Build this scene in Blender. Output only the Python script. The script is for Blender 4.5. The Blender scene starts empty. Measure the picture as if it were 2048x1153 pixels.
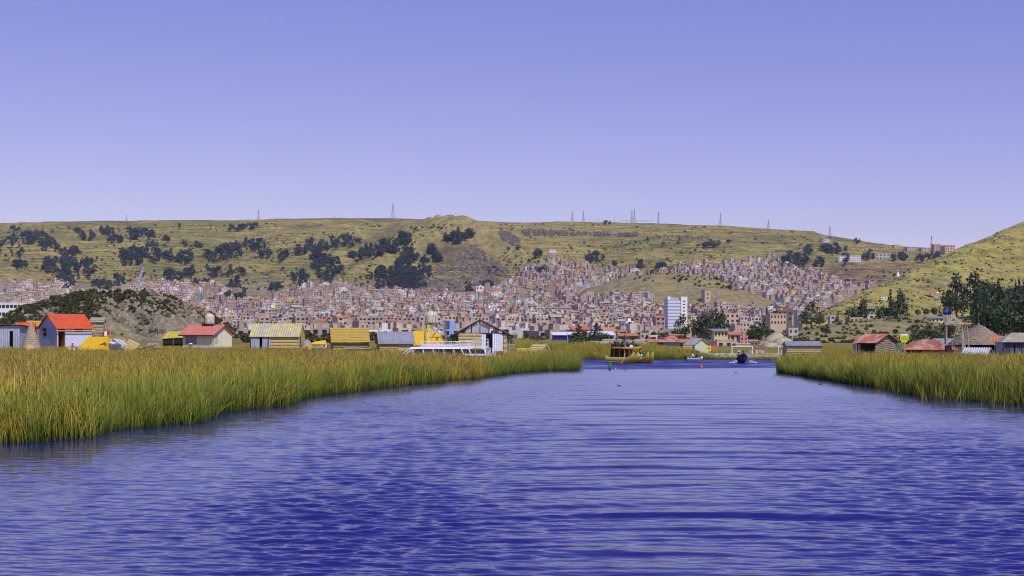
import bpy, bmesh, math, random
import numpy as np
from mathutils import Vector, Matrix, Quaternion

random.seed(7)
RS = np.random.RandomState(11)
SC = bpy.context.scene
COL = SC.collection
R = math.radians

# ------------------------------------------------------------------ camera
F, CAM_H, HORIZON = 3000.0, 3.7, 660.0        # focal length in photo pixels, eye height in metres, horizon row
cam_d = bpy.data.cameras.new('camera')
cam = bpy.data.objects.new('camera', cam_d)
COL.objects.link(cam)
cam.location = (0, 0, CAM_H)
cam.rotation_euler = (R(90), 0, 0)
cam_d.sensor_width = 36.0
cam_d.lens = 36.0 * F / 2048.0
cam_d.shift_y = (HORIZON - 576.5) / 2048.0
cam_d.clip_start = 0.5
cam_d.clip_end = 20000
SC.camera = cam

# ------------------------------------------------------------------ sky, sun, exposure
SUN_AZ, SUN_EL = R(149), R(50)                # clockwise from the view direction (+Y), so from the right and behind
world = bpy.data.worlds.new('World')
SC.world = world
world.use_nodes = True
wn = world.node_tree
wn.nodes.clear()
sky = wn.nodes.new('ShaderNodeTexSky')
sky.sky_type = 'NISHITA'
sky.sun_disc = False
sky.sun_elevation = SUN_EL
sky.sun_rotation = SUN_AZ
sky.altitude = 3800
sky.air_density = 1.0
sky.dust_density = 0.3
sky.ozone_density = 1.0
tint = wn.nodes.new('ShaderNodeMix')
tint.data_type = 'RGBA'
tint.blend_type = 'MULTIPLY'
tint.inputs[0].default_value = 1.0
tint.inputs[7].default_value = (0.97, 0.685, 0.98, 1)
bg = wn.nodes.new('ShaderNodeBackground')
bg.inputs[1].default_value = 0.143
wo = wn.nodes.new('ShaderNodeOutputWorld')
wn.links.new(sky.outputs[0], tint.inputs[6])
sep = wn.nodes.new('ShaderNodeSeparateColor')          # softer blue gradient, as the camera recorded it
cmb = wn.nodes.new('ShaderNodeCombineColor')
pw = wn.nodes.new('ShaderNodeMath'); pw.operation = 'POWER'; pw.inputs[1].default_value = 0.45
ml = wn.nodes.new('ShaderNodeMath'); ml.operation = 'MULTIPLY'; ml.inputs[1].default_value = 2.46
wn.links.new(tint.outputs[2], sep.inputs[0])
wn.links.new(sep.outputs[0], cmb.inputs[0]); wn.links.new(sep.outputs[1], cmb.inputs[1])
wn.links.new(sep.outputs[2], pw.inputs[0]); wn.links.new(pw.outputs[0], ml.inputs[0]); wn.links.new(ml.outputs[0], cmb.inputs[2])
wn.links.new(cmb.outputs[0], bg.inputs[0])
wn.links.new(bg.outputs[0], wo.inputs[0])

sun_d = bpy.data.lights.new('sun', 'SUN')
sun_d.energy = 3.6
sun_d.angle = R(0.5)
sun_d.color = (1.0, 0.95, 0.86)
sun = bpy.data.objects.new('sun', sun_d)
COL.objects.link(sun)
sdir = Vector((math.sin(SUN_AZ) * math.cos(SUN_EL), math.cos(SUN_AZ) * math.cos(SUN_EL), math.sin(SUN_EL)))
sun.rotation_euler = sdir.to_track_quat('Z', 'Y').to_euler()
sun.location = (60, -60, 120)

SC.render.engine = 'CYCLES'
SC.view_settings.view_transform = 'Standard'
SC.view_settings.look = 'None'
SC.view_settings.exposure = 0.0
SC.view_settings.gamma = 1.0
SC.view_settings.use_curve_mapping = False
SC.cycles.max_bounces = 6
SC.cycles.volume_bounces = 0
SC.cycles.use_denoising = True
SC.cycles.filter_width = 1.05


# ------------------------------------------------------------------ helpers
def gx(u, D):
    return (u - 1024.0) / F * D


def gz(y, D):
    return CAM_H - (y - HORIZON) / F * D


def tag(o, label=None, cat=None, group=None, kind=None):
    if label: o['label'] = label
    if cat: o['category'] = cat
    if group: o['group'] = group
    if kind: o['kind'] = kind
    return o


def empty(name, loc, rz=0.0, label=None, cat=None, group=None):
    o = bpy.data.objects.new(name, None)
    o.empty_display_size = 0.3
    COL.objects.link(o)
    o.location = loc
    o.rotation_euler = (0, 0, rz)
    return tag(o, label, cat, group)


def smooth_mesh(me):
    me.polygons.foreach_set('use_smooth', np.ones(len(me.polygons), dtype=bool))


class MB:
    """collects shapes; build() links them as ONE mesh object"""
    def __init__(s):
        s.v, s.f, s.m = [], [], []

    def poly(s, pts, mi=0):
        b = len(s.v)
        s.v += [tuple(p) for p in pts]
        s.f.append(tuple(range(b, b + len(pts))))
        s.m.append(mi)
        return s

    def box(s, x0, x1, y0, y1, z0, z1, mi=0):
        b = len(s.v)
        s.v += [(x, y, z) for z in (z0, z1) for y in (y0, y1) for x in (x0, x1)]
        for q in ((0, 2, 3, 1), (4, 5, 7, 6), (0, 1, 5, 4), (2, 6, 7, 3), (0, 4, 6, 2), (1, 3, 7, 5)):
            s.f.append(tuple(b + i for i in q))
            s.m.append(mi)
        return s

    def hexa(s, p, mi=0):
        """eight corners: bottom ring 0-3 anticlockwise from above, top ring 4-7"""
        b = len(s.v)
        s.v += [tuple(q) for q in p]
        for q in ((3, 2, 1, 0), (4, 5, 6, 7), (0, 1, 5, 4), (1, 2, 6, 5), (2, 3, 7, 6), (3, 0, 4, 7)):
            s.f.append(tuple(b + i for i in q))
            s.m.append(mi)
        return s

    def tube(s, pts, rad, n=6, mi=0, cap=True):
        pts = [Vector(p) for p in pts]
        if not hasattr(rad, '__len__'): rad = [rad] * len(pts)
        b = len(s.v)
        for i, p in enumerate(pts):
            d = (pts[min(i + 1, len(pts) - 1)] - pts[max(i - 1, 0)]).normalized()
            a = d.orthogonal().normalized() if abs(d.z) > .95 else d.cross(Vector((0, 0, 1))).normalized()
            c = d.cross(a)
            for k in range(n):
                t = 2 * math.pi * k / n
                q = p + (a * math.cos(t) + c * math.sin(t)) * rad[i]
                s.v.append((q.x, q.y, q.z))
        for i in range(len(pts) - 1):
            for k in range(n):
                k2 = (k + 1) % n
                s.f.append((b + i * n + k, b + i * n + k2, b + (i + 1) * n + k2, b + (i + 1) * n + k))
                s.m.append(mi)
        if cap:
            s.f.append(tuple(b + k for k in range(n - 1, -1, -1))); s.m.append(mi)
            s.f.append(tuple(b + (len(pts) - 1) * n + k for k in range(n))); s.m.append(mi)
        return s

    def lathe(s, prof, n=16, c=(0, 0, 0), mi=0, jit=0.0, sx=1.0, sy=1.0):
        b = len(s.v)
        for r, z in prof:
            for k in range(n):
                t = 2 * math.pi * k / n
                rr = r * (1 + random.uniform(-jit, jit))
                s.v.append((c[0] + rr * math.cos(t) * sx, c[1] + rr * math.sin(t) * sy, c[2] + z + random.uniform(-jit, jit) * .3 * (r > 0)))
        for i in range(len(prof) - 1):
            for k in range(n):
                k2 = (k + 1) % n
                s.f.append((b + i * n + k, b + i * n + k2, b + (i + 1) * n + k2, b + (i + 1) * n + k))
                s.m.append(mi)
        s.f.append(tuple(b + k for k in range(n - 1, -1, -1))); s.m.append(mi)
        s.f.append(tuple(b + (len(prof) - 1) * n + k for k in range(n))); s.m.append(mi)
        return s

    def build(s, name, mats, parent=None, smooth=False, loc=None, rot=None):
        me = bpy.data.meshes.new(name)
        me.from_pydata(s.v, [], s.f)
        if not isinstance(mats, (list, tuple)): mats = [mats]
        for m in mats: me.materials.append(m)
        if len(mats) > 1:
            me.polygons.foreach_set('material_index', s.m)
        if smooth: smooth_mesh(me)
        me.update()
        o = bpy.data.objects.new(name, me)
        COL.objects.link(o)
        if parent is not None: o.parent = parent
        if loc is not None: o.location = loc
        if rot is not None: o.rotation_euler = rot
        return o


def copy_tree(o, parent=None):
    c = o.copy()
    COL.objects.link(c)
    c.parent = parent
    for ch in o.children:
        copy_tree(ch, c)
    return c


def grid_mesh(name, V, nr, nc, mats, smooth=True):
    """V: (nr*nc,3) array in rows"""
    i = np.arange(nr * nc).reshape(nr, nc)
    q = np.stack([i[:-1, :-1], i[:-1, 1:], i[1:, 1:], i[1:, :-1]], -1).reshape(-1, 4)
    me = bpy.data.meshes.new(name)
    me.vertices.add(len(V))
    me.vertices.foreach_set('co', np.ascontiguousarray(V, dtype=np.float32).ravel())
    me.loops.add(q.size)
    me.loops.foreach_set('vertex_index', q.ravel().astype(np.int32))
    me.polygons.add(len(q))
    me.polygons.foreach_set('loop_start', np.arange(0, q.size, 4, dtype=np.int32))
    me.polygons.foreach_set('loop_total', np.full(len(q), 4, dtype=np.int32))
    if smooth: me.polygons.foreach_set('use_smooth', np.ones(len(q), dtype=bool))
    for m in mats: me.materials.append(m)
    me.update()
    o = bpy.data.objects.new(name, me)
    COL.objects.link(o)
    return o


def color_attr(me, cols, name='Col'):
    a = me.color_attributes.new(name, 'FLOAT_COLOR', 'POINT')
    c = np.ones((len(cols), 4), dtype=np.float32)
    c[:, :3] = cols
    a.data.foreach_set('color', c.ravel())


# numpy gradient noise
_PERM = np.random.RandomState(3).permutation(512)
_PERM = np.concatenate([_PERM, _PERM, _PERM])
_GR = np.random.RandomState(4).uniform(0, 2 * np.pi, 512)


def noise2(x, y):
    xi = np.floor(x).astype(int); yi = np.floor(y).astype(int)
    xf = x - xi; yf = y - yi
    xi &= 511; yi &= 511
    u = xf * xf * xf * (xf * (xf * 6 - 15) + 10); v = yf * yf * yf * (yf * (yf * 6 - 15) + 10)

    def g(ix, iy, dx, dy):
        a = _GR[_PERM[_PERM[ix & 511] + (iy & 511)]]
        return np.cos(a) * dx + np.sin(a) * dy
    n00 = g(xi, yi, xf, yf); n10 = g(xi + 1, yi, xf - 1, yf)
    n01 = g(xi, yi + 1, xf, yf - 1); n11 = g(xi + 1, yi + 1, xf - 1, yf - 1)
    return 1.5 * ((n00 * (1 - u) + n10 * u) * (1 - v) + (n01 * (1 - u) + n11 * u) * v)


def fbm(x, y, oct=4, gain=.5, ridged=False):
    s = 0.0; a = 1.0; t = 0.0
    for k in range(oct):
        n = noise2(x * 2 ** k + 17.3 * k, y * 2 ** k + 5.1 * k)
        if ridged: n = 1 - 2 * np.abs(n)
        s = s + a * n; t += a; a *= gain
    return s / t


def interp(x, pts):
    p = np.array(pts, dtype=float)
    return np.interp(x, p[:, 0], p[:, 1])


# ------------------------------------------------------------------ materials
def nodes_of(name):
    m = bpy.data.materials.new(name)
    m.use_nodes = True
    nt = m.node_tree
    b = nt.nodes['Principled BSDF']
    return m, nt, b


def mix_rgb(nt, blend, fac, a, b):
    n = nt.nodes.new('ShaderNodeMix')
    n.data_type = 'RGBA'; n.blend_type = blend
    for i, v in ((0, fac), (6, a), (7, b)):
        if hasattr(v, 'is_linked') or isinstance(v, bpy.types.NodeSocket): nt.links.new(v, n.inputs[i])
        elif i == 0: n.inputs[0].default_value = v
        else: n.inputs[i].default_value = (*v[:3], 1)
    return n.outputs[2]


def noise_node(nt, scale, detail=4, stretch=None, coord='Object', rough=.55):
    tc = nt.nodes.new('ShaderNodeTexCoord')
    src = tc.outputs[coord]
    if stretch:
        mp = nt.nodes.new('ShaderNodeMapping')
        mp.inputs['Scale'].default_value = stretch
        nt.links.new(src, mp.inputs[0]); src = mp.outputs[0]
    n = nt.nodes.new('ShaderNodeTexNoise')
    n.inputs['Scale'].default_value = scale
    n.inputs['Detail'].default_value = detail
    n.inputs['Roughness'].default_value = rough
    nt.links.new(src, n.inputs['Vector'])
    return n.outputs[0]


def ramp(nt, sock, a, b):
    n = nt.nodes.new('ShaderNodeMapRange')
    n.inputs[1].default_value = a; n.inputs[2].default_value = b
    nt.links.new(sock, n.inputs[0])
    return n.outputs[0]


_mats = {}


def M(name, col, rough=.8, var=.25, scale=2.0, bump=0.0, metal=0.0, rand=0.0, stain=None, stain_amt=.5, stretch=None, attr=None, spec=.3):
    if name in _mats: return _mats[name]
    m, nt, b = nodes_of(name)
    if attr:
        a = nt.nodes.new('ShaderNodeAttribute'); a.attribute_name = attr
        base = a.outputs[0]
    else:
        base = col
    n1 = noise_node(nt, scale, 5, stretch)
    lo = (1 - var,) * 3; hi = (1 + var,) * 3
    vv = mix_rgb(nt, 'MIX', ramp(nt, n1, .3, .7), lo, hi)
    c = mix_rgb(nt, 'MULTIPLY', 1.0, base, vv)
    if stain:
        n2 = noise_node(nt, scale * .45, 6, stretch)
        f = nt.nodes.new('ShaderNodeMath'); f.operation = 'MULTIPLY'; f.inputs[1].default_value = stain_amt
        nt.links.new(ramp(nt, n2, .48, .62), f.inputs[0])
        c = mix_rgb(nt, 'MIX', f.outputs[0], c, stain)
    if rand:
        oi = nt.nodes.new('ShaderNodeObjectInfo')
        mr = nt.nodes.new('ShaderNodeMapRange')
        mr.inputs[3].default_value = 1 - rand; mr.inputs[4].default_value = 1 + rand
        nt.links.new(oi.outputs['Random'], mr.inputs[0])
        c = mix_rgb(nt, 'MULTIPLY', 1.0, c, mr.outputs[0])
    nt.links.new(c, b.inputs['Base Color'])
    b.inputs['Roughness'].default_value = rough
    b.inputs['Metallic'].default_value = metal
    b.inputs['Specular IOR Level'].default_value = spec
    if bump:
        bp = nt.nodes.new('ShaderNodeBump')
        bp.inputs['Strength'].default_value = bump; bp.inputs['Distance'].default_value = .05
        nt.links.new(n1, bp.inputs['Height'])
        nt.links.new(bp.outputs[0], b.inputs['Normal'])
    _mats[name] = m
    return m
# ------------------------------------------------------------------ terrain height in world metres
SKYLINE = [(-900, 452), (0, 447), (120, 445), (250, 444), (520, 441), (780, 438), (860, 440), (1000, 445), (1200, 447), (1300, 448), (1440, 452),
           (1540, 460), (1625, 465), (1650, 473), (1740, 487), (1800, 493), (1900, 501), (2048, 512), (2950, 520)]
PROF = [(0, 0), (900, 0), (1200, .035), (1600, .10), (2200, .235), (2800, .40), (3300, .585), (3700, .77), (4000, .90), (4300, 1.0)]
SHORE = [(-2200, 172), (1000, 172), (1060, 184), (1140, 187), (1560, 187), (1600, 176), (4200, 172)]     # depth of the bank by direction
BANKZ = [(-2200, 1.25), (1000, 1.25), (1080, .35), (1560, .30), (1620, .5), (4200, .55)]


def ridge(X, Y, pts, slope, k=0.0, left=None):
    """hill from a crest polyline of (u, y, D): crest height minus slope times distance"""
    W = [(gx(u, D), D, gz(y, D)) for u, y, D in pts]
    best = np.full(np.shape(X), -1e9)
    for (x0, y0, z0), (x1, y1, z1) in zip(W[:-1], W[1:]):
        dx, dy = x1 - x0, y1 - y0
        t = np.clip(((X - x0) * dx + (Y - y0) * dy) / (dx * dx + dy * dy), 0, 1)
        d = np.hypot(X - x0 - t * dx, Y - y0 - t * dy)
        sl = slope if left is None else np.where(dx * (Y - y0) - dy * (X - x0) > 0, left, slope)
        best = np.maximum(best, z0 + (z1 - z0) * t - sl * (np.sqrt(d * d + k * k) - k))
    return best


def smax(a, b, k):
    h = np.clip(.5 + .5 * (a - b) / k, 0, 1)
    return b * (1 - h) + a * h + k * h * (1 - h)


PEAK_A = [(912, 433, 3000), (935, 436, 2990), (962, 449, 2960), (1005, 478, 2900), (1060, 508, 2840), (1100, 530, 2760), (1150, 552, 2650)]
PEAK_B = [(912, 433, 3000), (880, 437, 3150), (840, 443, 3500), (800, 446, 3950)]
PEAK_C = [(900, 436, 3000), (850, 462, 2960), (790, 500, 2850), (720, 535, 2740), (640, 572, 2600), (520, 600, 2450), (440, 628, 2250)]
MOUND = [(1225, 566, 1980), (1270, 552, 1960), (1330, 545, 1930), (1385, 549, 1900), (1420, 572, 1850), (1450, 600, 1780), (1490, 632, 1700)]
RIGHT = [(1555, 664, 690), (1620, 641, 770), (1700, 603, 860), (1800, 552, 960), (1900, 508, 1060), (2048, 446, 1210), (2300, 350, 1450), (2700, 260, 1700)]
SPUR = [(1600, 688, 380), (1660, 668, 430), (1730, 646, 480), (1800, 634, 540), (1900, 636, 600), (2100, 620, 640), (2500, 590, 700)]


def hills(X, Y):
    pk = np.maximum(ridge(X, Y, PEAK_A, .80, 8), np.maximum(ridge(X, Y, PEAK_B, .6, 20), ridge(X, Y, PEAK_C, .56, 14)))
    return pk, ridge(X, Y, MOUND, .42, 25), ridge(X, Y, RIGHT, .34, 10, 1.1), ridge(X, Y, SPUR, .22, 14)


def height(X, Y, detail=True, full=False):
    X = np.asarray(X, float); Y = np.asarray(Y, float)
    u = 1024 + F * X / np.maximum(Y, 1)
    sk = interp(u, SKYLINE)
    bank = interp(u, BANKZ)
    plain = np.interp(Y, [150, 260, 600, 900, 1300], [0, .35, .7, 1.6, 3.6])
    low = bank * np.interp(Y, [172, 300, 600], [1, .8, .2]) + plain
    p = np.array(PROF)
    g = np.interp(Y, p[:, 0], p[:, 1])
    gs = np.interp(Y + 120, p[:, 0], p[:, 1])
    g = .5 * (g + np.maximum(g, np.minimum(gs, g + .03)))
    rise = (HORIZON - sk) / F * np.minimum(Y, 4300) * g
    z = low + rise
    if detail:
        a = np.interp(Y, [1300, 2300, 3000, 4000, 4300], [0, 6, 55, 30, 5])
        z = z + a * fbm(X / 420 + 3.1, Y / 520, 4, .5, True) * .8
        z = z + np.interp(Y, [4000, 4500, 5200], [0, 6, 10]) * fbm(X / 300, Y / 400, 3) * .5
    pk, mo, ri, sp = hills(X, Y)
    if detail:
        n = fbm(X / 60, Y / 60, 4, .55, True)
        n2 = fbm(X / 140 + 9, Y / 140, 4)
        pk = pk + n * 6 + n2 * 8 + fbm(X / 95 + 5, Y / 130, 3, .5, True) * 7 - 5
        mo = mo + n * 2.2 + n2 * 2.5 - 1.5
        ri = ri + n * 1.1 + n2 * 1.5 + fbm(X / 9, Y / 9, 2) * .35
        sp = sp + fbm(X / 18, Y / 18, 3) * 1.0 + fbm(X / 5, Y / 5, 2) * .3
    z0 = z
    z = smax(pk, z, 8); z = smax(mo, z, 5); z = smax(ri, z, 3); z = smax(sp, z, 2)
    if detail:      # farmed terraces on the upper slopes
        w = np.interp(Y, [2500, 2900, 4150, 4300], [0, 1, 1, .2]) * np.clip((sk < 600), 0, 1) * np.clip((z - pk) / 10, 0, 1)
        st = 7.0
        ph = (z + 3 * fbm(X / 230, Y / 230, 2)) / st
        fr = ph - np.floor(ph)
        z = z + w * st * (np.clip((fr - .72) / .28, 0, 1) - fr) * .55
    sh = interp(u, SHORE)
    edge = np.clip((Y - sh) / 5, 0, 1)
    edge = edge * edge * (3 - 2 * edge)
    z = -.7 + (z + .7) * edge
    if full: return z, z0, pk, mo, ri, sp
    return z


def H(x, y):
    return float(height(np.array([x]), np.array([y]))[0])


# cached table for casting photo rays onto the terrain
_TD = np.concatenate([np.arange(175, 700, 4.0), np.arange(700, 1500, 8.0), np.arange(1500, 4400, 10.0)])
_TU = np.arange(-700, 2760, 5.0)
_TZ, _TZ0, _TPK, _TMO, _TRI, _TSP = height((_TU[None, :] - 1024) / F * _TD[:, None], np.repeat(_TD[:, None], len(_TU), 1), True, True)
_TYI = HORIZON - (_TZ - CAM_H) / _TD[:, None] * F           # image row of every table point


def tab(T, u, D):
    """bilinear look-up in one of the terrain tables"""
    c = min(max((u - _TU[0]) / 5.0, 0), len(_TU) - 1.001)
    k = min(max(int(np.searchsorted(_TD, D)) - 1, 0), len(_TD) - 2)
    t = (D - _TD[k]) / (_TD[k + 1] - _TD[k]); i = int(c); f = c - i
    return float((T[k, i] * (1 - f) + T[k, i + 1] * f) * (1 - t) + (T[k + 1, i] * (1 - f) + T[k + 1, i + 1] * f) * t)


def hit(u, y, dmin=175, clamp=False):
    """first terrain point seen through photo pixel (u, y): (X, Y, Z) or None"""
    c = int(round((u - _TU[0]) / 5.0))
    if c < 0 or c >= len(_TU): return None
    col = _TYI[:, c]
    w = np.nonzero((col <= y) & (_TD >= dmin))[0]
    if len(w) == 0: return None
    k = w[0]
    if k > 0 and col[k - 1] > y:
        t = (col[k - 1] - y) / max(col[k - 1] - col[k], 1e-6)
        D = float(_TD[k - 1] + t * (_TD[k] - _TD[k - 1]))
    elif clamp:
        return None
    else:
        D = float(_TD[k])
    return gx(u, D), D, tab(_TZ, u, D)


# terrain mesh: a fan of rows, denser where the photo shows more
uu = np.concatenate([np.linspace(-2300, -130, 60, endpoint=False), np.linspace(-130, 2180, 640), np.linspace(2190, 4300, 60)])
dd = np.concatenate([np.arange(168, 200, 1.5), np.arange(200, 330, 4.0), np.arange(330, 640, 6.0), np.arange(640, 1300, 8.0), np.arange(1300, 2500, 14.0), np.arange(2500, 4330, 7.0),
                     np.arange(4330, 5200, 60.0), [5600, 6400, 8000]])
UU, DD = np.meshgrid(uu, dd)
XX = (UU - 1024) / F * DD
Zt, z0, pk, mo, ri, sp = height(XX, DD, True, True)
nr, nc = XX.shape
V = np.stack([XX, DD, Zt], -1).reshape(-1, 3)

# ground colours (what grows or lies there)
def C(*c): return np.array(c)
def mixc(a, b, t): return a * (1 - t[..., None]) + b * t[..., None]
big = fbm(XX / 260, DD / 300, 4); mid = fbm(XX / 70 + 40, DD / 90, 4); fine = fbm(XX / 16, DD / 22, 3)
grass = C(.30, .265, .10); olive = C(.175, .18, .07); dry = C(.39, .325, .15); green = C(.13, .18, .05); rock = C(.105, .09, .075); soil = C(.34, .27, .18); town = C(.30, .245, .195)
ss = lambda x, a, b: np.clip((x - a) / (b - a), 0, 1)
c = np.broadcast_to(grass, XX.shape + (3,)).copy()
c = mixc(c, np.broadcast_to(olive, c.shape), ss(big + .5 * mid, -.15, .35) * .85)
c = mixc(c, np.broadcast_to(dry, c.shape), ss(mid - .4 * big, .1, .45) * .6)
c = mixc(c, np.broadcast_to(olive * .75, c.shape), ss(fine + .3 * mid, .15, .5) * .55)
# slope: steep terrace risers and ravines are darker earth and scrub
gzz = np.hypot(*np.gradient(Zt)) / np.maximum(np.hypot(np.gradient(XX, axis=1), np.gradient(DD, axis=0)), .1)
steep = ss(np.gradient(Zt, axis=0) / np.maximum(np.gradient(DD, axis=0), .1), .42, .8)
c = mixc(c, np.broadcast_to(C(.16, .145, .075), c.shape), steep * (DD > 2300) * .6)
# stony front of the peak
pin = ss(pk - z0, -4, 10)
c = mixc(c, np.broadcast_to(C(.34, .285, .125), c.shape), pin * .65 * (UU > 800) * (DD > 2300))
fr = pin * ss(UU, 835, 875) * (1 - ss(UU - (HORIZON - (Zt - CAM_H) / DD * F - 490) * .75, 955, 985)) * ss(HORIZON - (Zt - CAM_H) / DD * F, 482, 500)
c = mixc(c, np.broadcast_to(rock, c.shape), fr * np.clip(.75 + mid, 0, 1))
mon = ss(mo - z0, -2, 4)
c = mixc(c, np.broadcast_to(C(.29, .24, .12), c.shape), mon * .7)
c = mixc(c, np.broadcast_to(C(.30, .25, .18), c.shape), mon * ss(fine + mid * .5, .0, .4) * .8)
# town ground, flats
tn = (1 - ss(Zt - 0, 70, 110)) * ss(DD, 520, 700) * (1 - ss(mo - z0, -6, 4)) * (1 - ss(ri - z0, -3, 3)) * (1 - ss(pk - z0, -6, 8)) * (UU < 1800)
c = mixc(c, np.broadcast_to(town, c.shape), tn * np.clip(.8 + mid, .3, 1))
c = mixc(c, np.broadcast_to(green, c.shape), tn * ss(mid + fine * .4, .25, .5) * .8)
vs = ss(UU, 1620, 1690) * (1 - ss(UU, 1880, 1960)) * ss(HORIZON - (Zt - CAM_H) / DD * F, 522, 535) * (1 - ss(ri - z0, -3, 3)) * (DD > 1200)
c = mixc(c, np.broadcast_to(C(.25, .175, .125), c.shape), vs * np.clip(.7 + mid, 0, 1))
# bank and shore meadow
c = mixc(c, np.broadcast_to(C(.22, .2, .06), c.shape), (DD < 330) * .9 * np.ones_like(DD))
sand = (DD < 207) * (DD > 190.5) * ss(UU, 1380, 1410) * (1 - ss(UU, 1560, 1640))
c = mixc(c, np.broadcast_to(C(.46, .41, .30), c.shape), sand * np.clip(.85 + fine, 0, 1))
# right hill: sunny bunch grass with stony diagonal bands
rin = ss(ri - z0, 0, 4) * ss(ri - sp, -1, 1)
band = ss(fbm((XX * .8 + DD * .25) / 60, (DD - XX * 1.0) / 26, 3), .0, .5)
c = mixc(c, np.broadcast_to(C(.36, .32, .10), c.shape), rin * .85)
c = mixc(c, np.broadcast_to(C(.22, .19, .12), c.shape), rin * band * .75)
c = mixc(c, np.broadcast_to(C(.17, .18, .05), c.shape), rin * ss(fine + mid * .3, .1, .4) * .5)
spn = ss(sp - z0, -.5, 1.5) * ss(sp - ri, -1, 1)
c = mixc(c, np.broadcast_to(C(.30, .26, .13), c.shape), spn * .9)
c = mixc(c, np.broadcast_to(C(.12, .12, .05), c.shape), spn * ss(fine, .05, .4) * .6)

mt, nt, b = nodes_of('hill_ground')
a = nt.nodes.new('ShaderNodeAttribute'); a.attribute_name = 'Col'
n1 = noise_node(nt, 1.0, 6, (.012, .012, .38), 'Object', .66)
n2 = noise_node(nt, 1.0, 5, (.10, .10, .10), 'Object', .65)
n3 = noise_node(nt, 1.0, 4, (.6, .6, .6), 'Object', .6)
tw = nt.nodes.new('ShaderNodeAttribute'); tw.attribute_name = 'terraced'
cc = mix_rgb(nt, 'MULTIPLY', tw.outputs['Fac'], a.outputs[0], mix_rgb(nt, 'MIX', ramp(nt, n1, .36, .6), (.48, .47, .46), (1.28, 1.22, 1.12)))
cc = mix_rgb(nt, 'MULTIPLY', 1.0, cc, mix_rgb(nt, 'MIX', ramp(nt, n2, .36, .62), (.68, .70, .68), (1.2, 1.18, 1.12)))
cc = mix_rgb(nt, 'MULTIPLY', 1.0, cc, mix_rgb(nt, 'MIX', ramp(nt, n3, .35, .65), (.75, .78, .72), (1.18, 1.15, 1.12)))
nt.links.new(cc, b.inputs['Base Color'])
b.inputs['Roughness'].default_value = .95
b.inputs['Specular IOR Level'].default_value = .1
bp = nt.nodes.new('ShaderNodeBump'); bp.inputs['Strength'].default_value = .9; bp.inputs['Distance'].default_value = 3.0
nt.links.new(n2, bp.inputs['Height']); nt.links.new(bp.outputs[0], b.inputs['Normal'])
ter = grid_mesh('terrain', V, nr, nc, [mt])
color_attr(ter.data, c.reshape(-1, 3))
twv = ss(DD, 2300, 2700) * (1 - .8 * ss(pk - z0, 5, 15)) * (1 - ss(UU, 1900, 1950) * (DD < 2000)) + .12
ter.data.attributes.new('terraced', 'FLOAT', 'POINT').data.foreach_set('value', np.clip(twv, 0, 1).astype(np.float32).ravel())
tag(ter, 'grassy hills and lake shore rising behind the town', kind='structure')

# ------------------------------------------------------------------ lake
def lane(X, Y):
    """the smoother strip left by the boat that carries the camera"""
    return np.exp(-((X - .115 * Y + .4) / np.interp(Y, [15, 60, 120], [4.2, 6.0, 9.0])) ** 2)


def ruffle(X, Y):
    """how strongly the breeze roughens the water, by place"""
    u = 1024 + F * X / Y
    far = np.clip((Y + 6 * noise2(X / 22, Y / 9) - 143) / 4, 0, 1)
    patch = fbm(X / 14 + 2, Y / 24, 4)
    lee = np.interp(u, [-400, 100, 480, 700, 1050, 1600, 1900, 2500], [.30, .36, .80, 1.2, 1.15, 1.0, .95, .8])
    near = np.interp(Y, [12, 30, 60, 100, 142], [1.25, 1.15, .85, .55, .42])
    base = np.clip(lee * near * (1 + 1.2 * patch), .10, 2) * .41
    base = base * (1 - .84 * lane(X, Y))
    return base * (1 - far) + far * np.clip(1.25 + 1.1 * fbm(X / 6, Y / 3.5, 3), .7, 2)


def water_z(X, Y):
    """real waves: light wind ripple plus the arcs of the boat's own wake"""
    rs = np.random.RandomState(5)
    z = np.zeros_like(X)
    rf = ruffle(X, Y)
    for k in range(80):
        lam = np.exp(rs.uniform(np.log(.13), np.log(1.1)))
        th = rs.normal(R(86), .38)
        amp = .0066 * lam * (1.25 if lam < .5 else .85)
        res = np.clip((lam * CAM_H * F / (Y * Y)) / 2.0 - .15, 0, 1)
        z += amp * res * np.sin(2 * np.pi / lam * (X * np.cos(th) + Y * np.sin(th)) + rs.uniform(0, 6.28)) * rf * 1.5
    r = np.hypot((X - .115 * Y + .4) * 1.9, Y + 9)
    env = lane(X, Y) ** .7 * np.interp(Y, [10, 30, 70, 120], [1.0, 1.0, .8, .4])
    for k, (lam, amp) in enumerate(((2.6, .030), (1.7, .027), (1.05, .016), (.6, .008))):
        br = np.clip(.12 + 1.8 * fbm(X / 6.5 + 4 + 9 * k, Y / (1.2 * lam) + 3 * k, 3), 0, 1.6)
        res = np.clip((lam * CAM_H * F / (Y * Y)) / 2.2, 0, 1)
        ph = 2 * np.pi / lam * r + 2.2 * fbm(X / 9 + k, Y / 9, 2)
        z += amp * env * br * res * (np.sin(ph) + .45 * np.sin(2 * ph) + .22 * np.sin(3 * ph))
    return z


yy = np.concatenate([np.linspace(1700, 1165, 60, endpoint=False), np.linspace(1165, 672, 680), [668, 664, 662.5, 661.2]])
wd = CAM_H * F / (yy - HORIZON)
wu = np.concatenate([np.linspace(-3000, -160, 40, endpoint=False), np.linspace(-160, 2210, 620), np.linspace(2215, 5000, 40)])
WU, WD = np.meshgrid(wu, wd)
WX = (WU - 1024) / F * WD
WZ = water_z(WX, WD) * (WD < 170)
m, nt, b = nodes_of('lake_water')
b.inputs['Base Color'].default_value = (.011, .012, .125, 1)
ar = nt.nodes.new('ShaderNodeAttribute'); ar.attribute_name = 'micro'
nt.links.new(ar.outputs['Fac'], b.inputs['Roughness'])
b.inputs['IOR'].default_value = 1.75


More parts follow.
